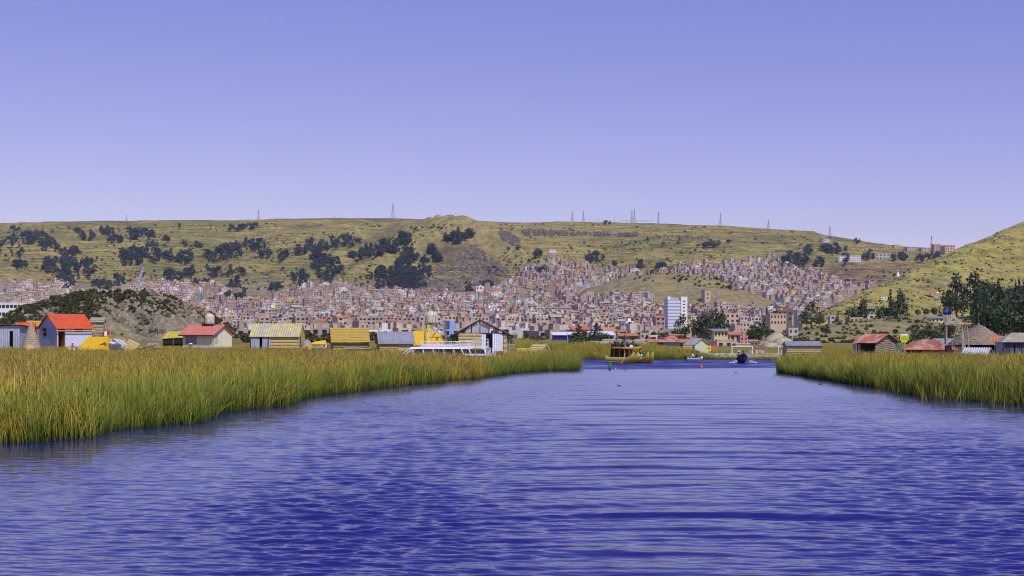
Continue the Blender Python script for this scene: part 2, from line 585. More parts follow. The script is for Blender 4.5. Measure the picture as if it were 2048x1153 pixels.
def mth(op, a, bb):
    n = nt.nodes.new('ShaderNodeMath'); n.operation = op
    for i, v in ((0, a), (1, bb)):
        if isinstance(v, bpy.types.NodeSocket): nt.links.new(v, n.inputs[i])
        else: n.inputs[i].default_value = v
    return n.outputs[0]


def vec_noise(scale, stretch, detail):
    tc = nt.nodes.new('ShaderNodeTexCoord')
    mp = nt.nodes.new('ShaderNodeMapping'); mp.inputs['Scale'].default_value = stretch
    nt.links.new(tc.outputs['Object'], mp.inputs[0])
    n = nt.nodes.new('ShaderNodeTexNoise'); n.inputs['Scale'].default_value = scale; n.inputs['Detail'].default_value = detail
    nt.links.new(mp.outputs[0], n.inputs['Vector'])
    v = nt.nodes.new('ShaderNodeVectorMath'); v.operation = 'SUBTRACT'; v.inputs[1].default_value = (.5, .5, .5)
    nt.links.new(n.outputs[1], v.inputs[0])
    return v.outputs[0]


def vm(op, a, bb):
    n = nt.nodes.new('ShaderNodeVectorMath'); n.operation = op
    for i, v in ((0, a), (1, bb)):
        if isinstance(v, bpy.types.NodeSocket): nt.links.new(v, n.inputs[i if not (op == 'SCALE' and i == 1) else 3])
        elif op == 'SCALE' and i == 1: n.inputs[3].default_value = v
        else: n.inputs[i].default_value = v
    return n.outputs[0]


# ripple slopes finer than the mesh, as tilts of the surface
slope = vm('ADD', vec_noise(1.0, (3.2, 7.5, 1), 3), vm('SCALE', vec_noise(1.0, (.8, 2.2, 1), 2), .6))
at = nt.nodes.new('ShaderNodeAttribute'); at.attribute_name = 'ruffle'
slope = vm('MULTIPLY', vm('SCALE', slope, mth('MULTIPLY', at.outputs['Fac'], .55)), (.6, 1, 0))
geo = nt.nodes.new('ShaderNodeNewGeometry')
# unresolved wave fronts: of each small wave the eye meets the near face
af = nt.nodes.new('ShaderNodeAttribute'); af.attribute_name = 'fronts'
face = vm('SCALE', (0, -1, 0), af.outputs['Fac'])
nn = vm('NORMALIZE', vm('ADD', vm('ADD', geo.outputs['Normal'], face), slope), (0, 0, 0))
nt.links.new(nn, b.inputs['Normal'])
lake = grid_mesh('lake', np.stack([WX, WD, WZ], -1).reshape(-1, 3), *WX.shape, [m])
at = lake.data.attributes.new('ruffle', 'FLOAT', 'POINT')
at.data.foreach_set('value', ruffle(WX, WD).astype(np.float32).ravel())
at = lake.data.attributes.new('micro', 'FLOAT', 'POINT')       # ripples too small to mesh
rf = ruffle(WX, WD)
micro = np.sqrt(np.clip(.004 + (.032 * rf + .30 * np.clip(rf - .95, 0, 1)) * np.interp(WD, [15, 45, 110], [.2, .7, 1]), 0, 1))
at.data.foreach_set('value', micro.astype(np.float32).ravel())
at = lake.data.attributes.new('fronts', 'FLOAT', 'POINT')
at.data.foreach_set('value', (np.interp(WD, [20, 45, 80, 140], [.0, .02, .036, .042]) + .06 * (rf > 1.2)).astype(np.float32).ravel())
tag(lake, 'rippled blue lake water in the reed channel', kind='structure')
# ------------------------------------------------------------------ scattering by geometry nodes (for what nobody could count)
def proto_collection(name, objs):
    c = bpy.data.collections.new(name)
    for o in objs:
        for k in list(o.users_collection): k.objects.unlink(o)
        c.objects.link(o)
    return c


def scatter_group(name, coll):
    ng = bpy.data.node_groups.new(name, 'GeometryNodeTree')
    ng.interface.new_socket('Geometry', in_out='INPUT', socket_type='NodeSocketGeometry')
    ng.interface.new_socket('Geometry', in_out='OUTPUT', socket_type='NodeSocketGeometry')
    N = ng.nodes.new; L = ng.links.new
    gi, go = N('NodeGroupInput'), N('NodeGroupOutput')
    ip = N('GeometryNodeInstanceOnPoints')
    ci = N('GeometryNodeCollectionInfo')
    ci.inputs[0].default_value = coll
    ci.inputs['Separate Children'].default_value = True
    ci.inputs['Reset Children'].default_value = True
    ip.inputs['Pick Instance'].default_value = True

    def named(n, t):
        a = N('GeometryNodeInputNamedAttribute'); a.data_type = t
        a.inputs[0].default_value = n
        return a.outputs[0]
    L(gi.outputs[0], ip.inputs['Points']); L(ci.outputs[0], ip.inputs['Instance'])
    L(named('idx', 'INT'), ip.inputs['Instance Index'])
    L(named('rot', 'FLOAT_VECTOR'), ip.inputs['Rotation'])
    L(named('scl', 'FLOAT_VECTOR'), ip.inputs['Scale'])
    L(ip.outputs[0], go.inputs[0])
    return ng


def scatter(name, pts, rot, scl, idx, ng, label):
    pts = np.asarray(pts, dtype=np.float32)
    me = bpy.data.meshes.new(name)
    me.vertices.add(len(pts))
    me.vertices.foreach_set('co', pts.ravel())
    for n, t, k, a in (('idx', 'INT', 'value', np.asarray(idx, dtype=np.int32)), ('rot', 'FLOAT_VECTOR', 'vector', np.asarray(rot, dtype=np.float32)),
                       ('scl', 'FLOAT_VECTOR', 'vector', np.asarray(scl, dtype=np.float32))):
        me.attributes.new(n, t, 'POINT').data.foreach_set(k, a.ravel())
    o = bpy.data.objects.new(name, me)
    COL.objects.link(o)
    md = o.modifiers.new('scatter', 'NODES'); md.node_group = ng
    return tag(o, label, kind='stuff')


# ------------------------------------------------------------------ reeds
def leaf_material(name, trans=.25, rand=.25, rough=.7):
    m, nt, b = nodes_of(name)
    a = nt.nodes.new('ShaderNodeAttribute'); a.attribute_name = 'Col'
    oi = nt.nodes.new('ShaderNodeObjectInfo')
    mr = nt.nodes.new('ShaderNodeMapRange'); mr.inputs[3].default_value = 1 - rand; mr.inputs[4].default_value = 1 + rand
    nt.links.new(oi.outputs['Random'], mr.inputs[0])
    c = mix_rgb(nt, 'MULTIPLY', 1.0, a.outputs[0], mr.outputs[0])
    nt.links.new(c, b.inputs['Base Color'])
    b.inputs['Roughness'].default_value = rough
    b.inputs['Specular IOR Level'].default_value = .2
    return m


REED_M = leaf_material('reed_blades')


def reed_tuft(kind, n, seed):
    """a clump of stalks: base colour below, dried colour at the tip; kind 2 carries brown seed heads"""
    r = random.Random(seed)
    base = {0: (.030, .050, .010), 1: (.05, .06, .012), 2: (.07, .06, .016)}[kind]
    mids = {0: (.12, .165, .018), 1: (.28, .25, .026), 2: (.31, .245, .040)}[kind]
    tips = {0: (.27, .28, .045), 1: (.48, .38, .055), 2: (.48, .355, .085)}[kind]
    v, f, c = [], [], []
    for k in range(n):
        a = r.uniform(0, 6.283); rr = .34 * math.sqrt(r.random())
        x, y = rr * math.cos(a), rr * math.sin(a)
        h = r.gauss(.97, .19) * (1.12 if r.random() < .1 else 1)
        la = r.uniform(0, 6.283); lean = abs(r.gauss(0, .20)) * h + .02
        if r.random() < .13: lean += r.uniform(.2, .5) * h; h *= .82
        w = r.uniform(.006, .012)
        wa = r.uniform(0, 6.283); wx, wy = w * math.cos(wa), w * math.sin(wa)
        br = r.uniform(.75, 1.3)
        b0 = len(v)
        for t, ww in ((0, 1), (.38, .95), (.75, .8), (1, .12)):
            q = t ** 1.8
            cx, cy, cz = x + lean * q * math.cos(la), y + lean * q * math.sin(la), h * t * (1 - .08 * q)
            v.append((cx - wx * ww, cy - wy * ww, cz)); v.append((cx + wx * ww, cy + wy * ww, cz))
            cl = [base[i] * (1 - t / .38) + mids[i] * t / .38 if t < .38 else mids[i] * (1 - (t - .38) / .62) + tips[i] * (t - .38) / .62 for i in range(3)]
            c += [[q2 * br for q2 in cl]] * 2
        for i in range(3):
            f.append((b0 + 2 * i, b0 + 2 * i + 1, b0 + 2 * i + 3, b0 + 2 * i + 2))
        if kind == 2 and r.random() < .35 or kind == 1 and r.random() < .12:      # seed head
            tx, ty, tz = v[b0 + 4][0], v[b0 + 4][1], h * .86
            for j in range(3):
                b1 = len(v)
                aa = r.uniform(0, 6.283); s = r.uniform(.025, .045)
                v += [(tx, ty, tz), (tx + s * math.cos(aa), ty + s * math.sin(aa), tz + s * .8), (tx + s * .4 * math.cos(aa), ty + s * .4 * math.sin(aa), tz + s * 2.2)]
                f.append((b1, b1 + 1, b1 + 2))
                c += [(.22 * br, .145 * br, .055 * br)] * 3
    me = bpy.data.meshes.new('reed_tuft')
    me.from_pydata(v, [], f)
    me.materials.append(REED_M)
    color_attr(me, np.array(c))
    return bpy.data.objects.new('reed_tuft', me)


tufts = []
for kd in range(3):
    for q in range(4):
        o = reed_tuft(kd, 26, 100 + kd * 10 + q)
        o.name = 'reed_tuft_%d%d' % (kd, q)
        tufts.append(o)
for q in range(4):          # a few lone stalks
    o = reed_tuft(q % 2, 3, 150 + q); o.name = 'reed_tuft_9%d' % q; tufts.append(o)
REED_NG = scatter_group('reed_scatter', proto_collection('reed_tufts', tufts))

LSHORE = [(-1400, 1300), (-600, 990), (-120, 893), (60, 884), (185, 878), (215, 862), (330, 853), (400, 846), (425, 828), (575, 809), (605, 797), (760, 777), (900, 763), (955, 757), (1000, 750), (1060, 744), (1150, 741)]
RSHORE = [(1566, 747), (1600, 752), (1690, 766), (1750, 775), (1800, 783), (1850, 792), (1960, 802), (2048, 810), (2300, 838), (2700, 900), (3300, 1050)]


def reed_points(n, ulo, uhi, shore, back, dens_front, zoff=0.0, hscale=1.5, brown=.5, seed=1):
    """points spread evenly over the bed's area between the water's edge and the back"""
    rs = np.random.RandomState(seed)
    out = []
    dmin, dmax = 20.0, 178.0
    Xlo, Xhi = min(gx(ulo, dmax), gx(ulo, 60)) - 2, gx(min(uhi, 2330), dmax) + 2
    area_n = n
    got = 0
    while got < n:
        D = rs.uniform(dmin, dmax, 40000)
        X = rs.uniform(Xlo, Xhi, 40000)
        u = 1024 + F * X / D
        ds = CAM_H * F / (interp(u, shore) - HORIZON)
        ds = ds + 2.2 * fbm(X / 5, D / 5, 3)
        db = interp(u, back)
        e = D - ds
        keep = (u > ulo) & (u < uhi) & (e > 0) & (D < db)
        p = np.where(e < 2.5, 1.0, np.where(e < 9, .55, .30)) if dens_front else np.ones_like(D)
        p = p * np.clip(.70 + 1.1 * fbm(X / 4 + 7, D / 4, 3), .12, 1)
        keep &= rs.random_sample(40000) < p
        keep &= (u > -260) & (u < 2330)
        out.append(np.stack([X, D, e], -1)[keep])
        got += keep.sum()
    P = np.concatenate(out)[:n]
    X, D, e = P.T
    pn = fbm(X / 11 + 3, D / 15, 3); pf = fbm(X / 3.2, D / 3.2, 2)
    hh = hscale * (1 + .42 * fbm(X / 5, D / 7, 3) + .24 * pf + rs.normal(0, .07, n)) * np.where(e < 1.2, rs.uniform(.55, 1, n), 1)
    t = np.clip((e - 1.5) / 9, 0, 1) * .62 + brown + 1.0 * pn + .45 * pf + rs.normal(0, .16, n)
    kd = np.where(t < .42, 0, np.where(t < .86, 1, 2))
    idx = kd * 4 + rs.randint(0, 4, n)
    rot = np.stack([rs.normal(0, .07, n), rs.normal(0, .07, n), rs.uniform(0, 6.28, n)], -1)
    w = hh * rs.uniform(.8, 1.25, n)
    return np.stack([X, D, np.full(n, -.03 + zoff)], -1), rot, np.stack([w, w, hh], -1), idx


bk = [(-1400, 176), (990, 176), (1020, 170), (1090, 160), (1150, 147)]
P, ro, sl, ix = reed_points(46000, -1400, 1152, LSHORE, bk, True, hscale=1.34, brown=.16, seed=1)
ul = 1024 + F * P[:, 0] / P[:, 1]
sl[:, 2] *= np.interp(ul, [700, 800, 1010, 1050, 1100], [1, 1.0, .92, 1.0, 1.1]) * np.interp(P[:, 1], [80, 170], [1.05, .84])
# leave a lane for the moored boat and the house on stilts
ub = 1024 + F * P[:, 0] / P[:, 1]
lane = (P[:, 1] > 145) & (ub > 800) & (ub < 1030)
P, ro, sl, ix = P[~lane], ro[~lane], sl[~lane], ix[~lane]
scatter('reed_bed', P, ro, sl, ix, REED_NG, 'golden green reed bed along the left side of the channel')
bk = [(1560, 150), (1600, 176), (3300, 176)]
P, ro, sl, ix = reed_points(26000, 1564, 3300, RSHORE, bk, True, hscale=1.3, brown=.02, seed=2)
ub = 1024 + F * P[:, 0] / P[:, 1]
sl[:, 2] *= np.interp(P[:, 1], [70, 95, 125, 172], [1.12, 1.0, .88, .64])
scatter('reed_bed', P, ro, sl, ix, REED_NG, 'greener reed bed along the right side of the channel')
# lone stalks standing out in the water before both beds
rs = np.random.RandomState(14)
u = np.concatenate([rs.uniform(-60, 1150, 700), rs.uniform(1600, 2120, 900)])
ys = np.where(u < 1300, interp(u, LSHORE), interp(u, RSHORE))
D = CAM_H * F / (ys - HORIZON)
D = D + 1.2 - np.minimum(rs.exponential(1.0, len(u)) * np.where(u > 1750, 2.6, .8), 9)
ok = fbm(gx(u, D) / 3.0, D / 3.0, 2) > np.where(u > 1750, -.05, .12)
u, D = u[ok], D[ok]; X = gx(u, D); n = len(u)
hh = rs.uniform(.5, 1.15, n)
scatter('lone_reeds', np.stack([X, D, np.full(n, -.05)], -1), np.stack([rs.normal(0, .16, n), rs.normal(0, .16, n), rs.uniform(0, 6, n)], -1), np.stack([hh, hh, hh], -1), 12 + rs.randint(0, 4, n), REED_NG,
        'thin lone reed stalks standing in the water before the beds')
# far bank: low reeds and grass at the water's edge
rs = np.random.RandomState(9)
n = 7000
u = rs.uniform(1040, 1720, n); D = 187.3 + rs.exponential(5, n) * np.interp(u, [1040, 1300, 1400, 1450, 1720], [4, 3.5, .3, .18, .22])
D = np.minimum(D, 255)
X = gx(u, D)
z = height(X, D) - .05
hh = np.interp(u, [1040, 1130, 1300, 1390, 1430, 1720], [1.25, 1.15, 1.1, .7, .34, .4]) * (1 + .3 * fbm(X / 5, D / 6, 2)) * rs.uniform(.7, 1.1, n)
t = .4 + .7 * fbm(X / 7, D / 9, 2) + rs.normal(0, .2, n)
ix = np.where(t < .42, 0, np.where(t < .8, 1, 2)) * 4 + rs.randint(0, 4, n)
w = hh * 1.2
scatter('bank_reeds', np.stack([X, D, np.maximum(z, -.1)], -1), np.stack([rs.normal(0, .1, n), rs.normal(0, .1, n), rs.uniform(0, 6, n)], -1), np.stack([w, w, hh], -1), ix, REED_NG,
        'low green reeds along the far bank of the channel')
# rough grass on the meadow behind, and around the huts
n = 9000
u = np.concatenate([rs.uniform(-200, 1060, 5000), rs.uniform(1060, 1700, 1500), rs.uniform(1640, 2250, 2500)])
D = np.where(u < 1060, rs.uniform(175, 205, n), rs.uniform(208, 330, n))
D = np.where(u > 1640, rs.uniform(176, 240, n), D)
X = gx(u, D)
hh = np.where(u < 1060, .38, np.where(u < 1640, .30, .45)) * rs.uniform(.5, 1.2, n)
ix = 4 + rs.randint(0, 8, n)
scatter('meadow_grass', np.stack([X, D, height(X, D) - .03], -1), np.stack([rs.normal(0, .12, n), rs.normal(0, .12, n), rs.uniform(0, 6, n)], -1), np.stack([hh * 1.6, hh * 1.6, hh], -1), ix, REED_NG,
        'rough dry grass around the huts and the shore meadow')

# ------------------------------------------------------------------ trees
LEAF_M = leaf_material('tree_leaves', rand=.22)
BARK_M = M('tree_bark', (.12, .095, .075), .9, .3, 3.0, .3)


def crown_mesh(name, lobes, n, size, seed, col=(.052, .072, .036), tall=1.0):
    """leaf clumps filling several uneven lobes; lobes: (x, y, z, rx, rz)"""
    r = random.Random(seed)
    v, f, c = [], [], []
    tot = sum(l[3] ** 2 * l[4] for l in lobes)
    for (lx, ly, lz, rx, rz) in lobes:
        for k in range(max(8, int(n * rx * rx * rz / tot))):
            while True:
                p = Vector((r.uniform(-1, 1), r.uniform(-1, 1), r.uniform(-1, 1)))
                if .18 < p.length < 1: break
            if r.random() < .55: p = p.normalized() * r.uniform(.78, 1.05)
            q = Vector((lx + p.x * rx, ly + p.y * rx, lz + p.z * rz))
            a = Vector((r.gauss(0, 1), r.gauss(0, 1), r.gauss(0, 1))).normalized()
            b_ = a.orthogonal().normalized()
            b_ = Quaternion(a, r.uniform(0, 6.28)) @ b_
            d_ = a.cross(b_)
            s = size * r.uniform(.55, 1.35)
            i0 = len(v)
            for (e, g) in ((-1, -.5), (.1, -.85), (1, .3), (.2, 1.0), (-.8, .6)):
                w = q + b_ * s * e + d_ * s * g * .8 + a * s * r.uniform(-.25, .25)
                v.append((w.x, w.y, w.z))
            f.append((i0, i0 + 1, i0 + 2, i0 + 3, i0 + 4))
            br = r.uniform(.6, 1.55)
            hue = r.uniform(-.15, .15)
            c += [(col[0] * br * (1 + hue), col[1] * br, col[2] * br * (1 - hue))] * 5
    me = bpy.data.meshes.new(name)
    me.from_pydata(v, [], f)
    me.materials.append(LEAF_M)
    color_attr(me, np.array(c))
    return me


def trunk_mesh(seed, h, r0, lean=.05):
    r = random.Random(seed)
    m = MB()
    top = (r.uniform(-lean, lean), r.uniform(-lean, lean), h)
    m.tube([(0, 0, -.06), (top[0] * .3, top[1] * .3, h * .4), (top[0] * .7, top[1] * .7, h * .75), top], [r0, r0 * .75, r0 * .5, r0 * .2], 6)
    for k in range(5):
        t = r.uniform(.35, .85); a = r.uniform(0, 6.28); ln = h * r.uniform(.16, .3)
        p = Vector((top[0] * t, top[1] * t, h * t))
        m.tube([p, p + Vector((math.cos(a) * ln * .6, math.sin(a) * ln * .6, ln * .45)), p + Vector((math.cos(a) * ln, math.sin(a) * ln, ln))], [r0 * .4, r0 * .25, r0 * .1], 5)
    me = bpy.data.meshes.new('trunk')
    me.from_pydata(m.v, [], m.f)
    me.materials.append(BARK_M)
    return me


# prototypes one metre tall; (crown, trunk)
TREES = {}


def euc(seed, n=420, ls=.036):
    r = random.Random(seed)
    lobes = []
    for k in range(9):
        t = k / 8
        z = .30 + .58 * t
        sp = .17 * math.sin(math.pi * min(1, .25 + t * .8)) + .03
        a = r.uniform(0, 6.28)
        lobes.append((math.cos(a) * sp, math.sin(a) * sp, z, r.uniform(.10, .16) * (1.15 - .35 * t), r.uniform(.10, .16)))
    return crown_mesh('crown', lobes, n, ls, seed), trunk_mesh(seed, .8, .022)


def round_tree(seed, n=460, ls=.042):
    r = random.Random(seed)
    lobes = [(0, 0, .6, .3, .3)]
    for k in range(9):
        a = k * .7 + r.uniform(-.3, .3); s = r.uniform(.2, .34)
        lobes.append((math.cos(a) * s, math.sin(a) * s, r.uniform(.38, .78), r.uniform(.13, .2), r.uniform(.12, .18)))
    return crown_mesh('crown', lobes, n, ls, seed, (.048, .075, .030)), trunk_mesh(seed, .6, .03)


def conifer(seed, n=380):
    r = random.Random(seed)
    lobes = []
    for k in range(10):
        t = k / 9
        for j in range(2):
            a = r.uniform(0, 6.28); s = (1 - t) * .17
            lobes.append((math.cos(a) * s, math.sin(a) * s, .16 + .8 * t, .03 + .11 * (1 - t), .075))
    return crown_mesh('crown', lobes, n, .032, seed, (.040, .058, .036)), trunk_mesh(seed, .9, .018)


def shrub(seed, n=130):
    r = random.Random(seed)
    lobes = [(r.uniform(-.25, .25), r.uniform(-.25, .25), r.uniform(.3, .55), r.uniform(.25, .4), r.uniform(.25, .4)) for _ in range(4)]
    return crown_mesh('crown', lobes, n, .10, seed, (.075, .080, .032)), trunk_mesh(seed, .5, .03)


TREES['euc'] = [euc(s) for s in (21, 22, 23, 24)]
TREES['round'] = [round_tree(s) for s in (31, 32, 33)]
TREES['conifer'] = [conifer(s) for s in (41, 42)]
TREES['shrub'] = [shrub(s) for s in (51, 52, 53)]
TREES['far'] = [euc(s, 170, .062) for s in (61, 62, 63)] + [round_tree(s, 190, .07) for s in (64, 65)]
for cr, tr in TREES['far']:          # blue green eucalyptus, with the blue of distant haze painted into the leaves
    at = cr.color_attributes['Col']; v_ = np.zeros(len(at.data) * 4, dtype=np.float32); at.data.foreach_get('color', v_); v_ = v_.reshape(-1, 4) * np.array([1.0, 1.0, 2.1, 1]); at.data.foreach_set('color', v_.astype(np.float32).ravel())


def add_tree(kind, X, Y, h, label, group=None, wide=1.0, z=None, rnd=random, name=None, cat='tree'):
    cr, tr = rnd.choice(TREES[kind])
    z = H(X, Y) if z is None else z
    nm = name or {'euc': 'eucalyptus_tree', 'round': 'leafy_tree', 'conifer': 'conifer_tree', 'shrub': 'shrub', 'far': 'hillside_tree'}[kind]
    t = empty(nm, (X, Y, z - .02 * h), rnd.uniform(0, 6.28), label, cat, group)
    t.scale = (h * wide, h * wide, h)
    for me, n2 in ((tr, 'trunk'), (cr, 'crown')):
        o = bpy.data.objects.new(n2, me); COL.objects.link(o); o.parent = t
    return t
# ------------------------------------------------------------------ rocky knoll behind the left huts
KN = [(55, 672, 330), (95, 640, 345), (135, 610, 365), (180, 598, 375), (230, 594, 380), (285, 598, 378), (330, 614, 368), (365, 642, 358), (392, 672, 350)]
KN2 = [(170, 602, 370), (200, 622, 345), (215, 650, 325)]
KN3 = [(290, 592, 375), (320, 622, 350), (345, 660, 330)]


def knoll_z(X, Y):
    z = np.maximum(ridge(X, Y, KN, .42, 6), np.maximum(ridge(X, Y, KN2, .5, 3), ridge(X, Y, KN3, .55, 3)))
    # slabs of rock dipping to the lower right
    a = (X * .8 - Y * .25); s = (Y * .9 + X * .45)
    n = fbm(a / 11.0, s / 3.6, 4, .55, True)
    n2 = fbm(a / 2.2 + 5, s / 1.1, 3, .5, True)
    up = np.clip((z - 2) / 5, 0, 1)
    return z + up * (n * 2.4 + n2 * 1.0) - 1.0 * up, n, n2


kx, ky = np.meshgrid(np.linspace(gx(-60, 360), gx(470, 360), 300), np.linspace(296, 425, 210))
kz, kn, kn2 = knoll_z(kx, ky)
kz = np.where(kz < 1.6, -1.0, kz)
kz = np.where(1024 + F * kx / ky > 425, -1.0, kz)
rockc, scrub, drygr = C(.205, .175, .12), C(.075, .08, .03), C(.21, .185, .075)
t = np.clip(fbm(kx / 6 + 30, ky / 9, 4) * 1.8 + .42 + (kz - 9) * .10 - kn * 1.5, 0, 1)
kc = np.broadcast_to(rockc, kx.shape + (3,)).copy() * (1 + .35 * kn2[..., None])
kc = mixc(kc, np.broadcast_to(scrub, kc.shape), t)
ku = 1024 + F * kx / ky
t2 = np.clip((.9 - np.abs(ku - 225) / 90) + fbm(kx / 5, ky / 5, 3) - .12 * (kz - 3), 0, 1) * (kz < 8)
kc = mixc(kc, np.broadcast_to(drygr, kc.shape), t2 * .8)
ROCK_M = M('knoll_rock', (1, 1, 1), .95, .35, .9, .8, attr='Col', spec=.1)
kn_o = grid_mesh('rocky_hill', np.stack([kx, ky, kz], -1).reshape(-1, 3), *kx.shape, [ROCK_M], smooth=False)
color_attr(kn_o.data, kc.reshape(-1, 3))
tag(kn_o, 'rocky scrub covered knoll rising behind the orange roofed house', kind='structure')

def rock_into(m, x, y, z, s, r, flat=.7):
    b = len(m.v)
    q = Quaternion((r.gauss(0, 1), r.gauss(0, 1), r.gauss(0, 1), r.gauss(0, 1))).normalized()
    for p in ((1, 0, 0), (-1, 0, 0), (0, 1, 0), (0, -1, 0), (0, 0, 1), (0, 0, -1), (.6, .6, .6), (-.6, .6, .6), (.6, -.6, .6), (-.6, -.6, .6)):
        w = q @ (Vector(p) * s * r.uniform(.7, 1.25))
        m.v.append((x + w.x, y + w.y, z + w.z * flat))
    for f in ((0, 6, 8), (1, 9, 7), (2, 7, 6), (3, 8, 9), (4, 6, 7), (4, 7, 9), (4, 9, 8), (4, 8, 6), (0, 2, 6), (2, 1, 7), (1, 3, 9), (3, 0, 8), (0, 5, 2), (2, 5, 1), (1, 5, 3), (3, 5, 0)):
        m.f.append(tuple(b + i for i in f)); m.m.append(0)


SHRUB_PROTO = []
for i, (cr, tr) in enumerate(TREES['shrub']):
    o = bpy.data.objects.new('scrub_bush_%d' % i, cr); SHRUB_PROTO.append(o)
for i, (cr, tr) in enumerate(TREES['far']):
    o = bpy.data.objects.new('tree_crown_%d' % i, cr); SHRUB_PROTO.append(o)
SHRUB_NG = scatter_group('scrub_scatter', proto_collection('scrub_protos', SHRUB_PROTO))
rs = np.random.RandomState(21)


def scrub_scatter(name, pts, hs, label, lo=0, hi=3, wide=1.3):
    n = len(pts)
    pts = np.array(pts); hs = np.array(hs)
    return scatter(name, pts, np.stack([np.zeros(n), np.zeros(n), rs.uniform(0, 6.28, n)], -1), np.stack([hs * wide, hs * wide, hs], -1), rs.randint(lo, hi, n), SHRUB_NG, label)


sx_, sy_ = rs.uniform(kx.min(), kx.max(), 40000), rs.uniform(300, 400, 40000)
sz_, a1, b1 = knoll_z(sx_, sy_)
su_ = 1024 + F * sx_ / sy_
tt = fbm(sx_ / 6 + 30, sy_ / 9, 4) * 1.8 + .95 + (sz_ - 9.0) * .15 + (su_ < 195) * .6 * (sz_ > 4) - 1.4 * a1
ok = (sz_ > 2.0) & (rs.random_sample(40000) < tt) & (np.arange(40000) < 26000)
pts = np.stack([sx_, sy_, sz_ - .15], -1)[ok][:4600]
hs = (rs.uniform(.35, 1.1, 40000) * np.where(su_ < 195, 1.4, 1))[ok][:4600]
r = random.Random(15)
m = MB()
qx, qy = rs.uniform(kx.min(), kx.max(), 9000), rs.uniform(300, 385, 9000)
qz, qn, qn2 = knoll_z(qx, qy)
qu = 1024 + F * qx / qy
qk = (qz > 2) & (qu < 420) & (fbm(qx / 8 + 3, qy / 8, 3) - .03 * (qz - 7) > -.02)
for x_, y_, z_ in list(zip(qx[qk], qy[qk], qz[qk]))[:1500]:
    rock_into(m, x_, y_, z_ - .1, r.uniform(.25, .6) if r.random() < .7 else r.uniform(.6, 1.2), r, .9)
o = m.build('knoll_rocks', M('knoll_stone', (.20, .172, .12), .95, .5, .5, .5, spec=.1)); tag(o, 'broken tan rocks jutting from the knoll', kind='stuff')
scrub_scatter('knoll_scrub', pts, hs, 'dark green scrub on the rocky knoll')

# ------------------------------------------------------------------ stones: scree on the peak, outcrop band below the plateau, boulders
GREY_ROCK = M('grey_rock', (.175, .148, .115), .95, .5, .15, .3, spec=.1)
r = random.Random(5)
m = MB()
k = 0
while k < 2300:
    t = r.random(); u = 840 + 205 * r.random()
    y = r.uniform(490, 605)
    if y < 488 + abs(u - 945) * .75 or y > 610 - .05 * abs(u - 930): continue
    if float(fbm(np.array([u / 22.0]), np.array([y / 13.0]), 3)[0]) < -.12: continue
    p = hit(u, y)
    if p is None: continue
    rock_into(m, p[0], p[1], p[2], r.uniform(1.2, 4.0), r, 1.0); k += 1
o = m.build('scree', GREY_ROCK); tag(o, 'grey boulder scree on the front of the pointed hill', kind='stuff')
m = MB()
for k in range(520):
    u = r.uniform(1045, 1275); y = 466 + 5 * (u - 1045) / 230 + r.uniform(-2.5, 3.5)
    if u < 1110: y += r.uniform(-4, 4)
    if float(noise2(np.array([u / 9.0]), np.array([.5]))[0]) < -.25: continue
    p = hit(u, y, 2500)
    if p: rock_into(m, p[0], p[1], p[2], r.uniform(2, 5.5), r, 1.3)
for k in range(240):
    u = r.uniform(1000, 1040); y = 462 + (u - 1000) * .55 + r.uniform(-6, 14)
    p = hit(u, y, 2300)
    if p: rock_into(m, p[0], p[1], p[2], r.uniform(1.5, 4), r, 1.1)
for k in range(260):
    u = r.uniform(1300, 1420); y = 473 + r.uniform(-3, 5) + (u - 1300) * .02
    if r.random() < .5: continue
    p = hit(u, y, 2500)
    if p: rock_into(m, p[0], p[1], p[2], r.uniform(1.5, 3.5), r, 1.0)
o = m.build('rock_outcrop', M('dark_rock', (.14, .12, .10), .95, .4, .15, .3, spec=.1)); tag(o, 'dark rocky ledge below the plateau edge', kind='stuff')
m = MB()
for k in range(420):            # stones along the crest and the bands of the right hill
    u = r.uniform(1560, 2060)
    if r.random() < .35:
        yr = float(interp(u, [(a, b_) for a, b_, _ in RIGHT])); y = yr + r.uniform(1, 5)
    else:
        y = r.uniform(470, 660)
    p = hit(u, y, 500)
    if p and p[1] < 1300: rock_into(m, p[0], p[1], p[2], r.uniform(.3, 1.1), r, .8)
o = m.build('hill_stones', GREY_ROCK); tag(o, 'scattered stones on the sunny right hill', kind='stuff')
# bunch grass and low bushes on the right hill and spur
pts, hs = [], []
while len(pts) < 1900:
    u = r.uniform(1560, 2100); y = r.uniform(455, 690)
    p = hit(u, y, 330)
    if p is None or p[1] > 1350: continue
    if float(noise2(np.array([p[0] / 14]), np.array([p[1] / 14]))[0]) < .12 * r.random() + .02: continue
    pts.append((p[0], p[1], p[2] - .1)); hs.append(r.uniform(.35, 1.1) * (1.5 if r.random() < .08 else 1))
scrub_scatter('hill_scrub', pts, hs, 'low bushes and tussocks on the right hill')
pts, hs = [], []
while len(pts) < 2600:
    u = r.uniform(-100, 1900); y = r.uniform(448, 600)
    p = hit(u, y, 1500)
    if p is None or p[1] < 1700 or p[1] > 4250: continue
    if float(fbm(np.array([p[0] / 160]), np.array([p[1] / 160]), 2)[0]) < .0: continue
    pts.append((p[0], p[1], p[2] - .2)); hs.append(r.uniform(1.4, 3.6) if r.random() < .8 else r.uniform(3.5, 6))
scrub_scatter('far_scrub', pts, hs, 'dark bushes dotted over the far hillside')

pts, hs = [], []
while len(pts) < 420:
    u = r.uniform(380, 1620); D = r.uniform(255, 900)
    pts.append((gx(u, D), D, tab(_TZ, u, D) - .1)); hs.append(r.uniform(.8, 2.4))
scrub_scatter('shore_bushes', pts, hs, 'bushes scattered on the flat ground behind the huts')

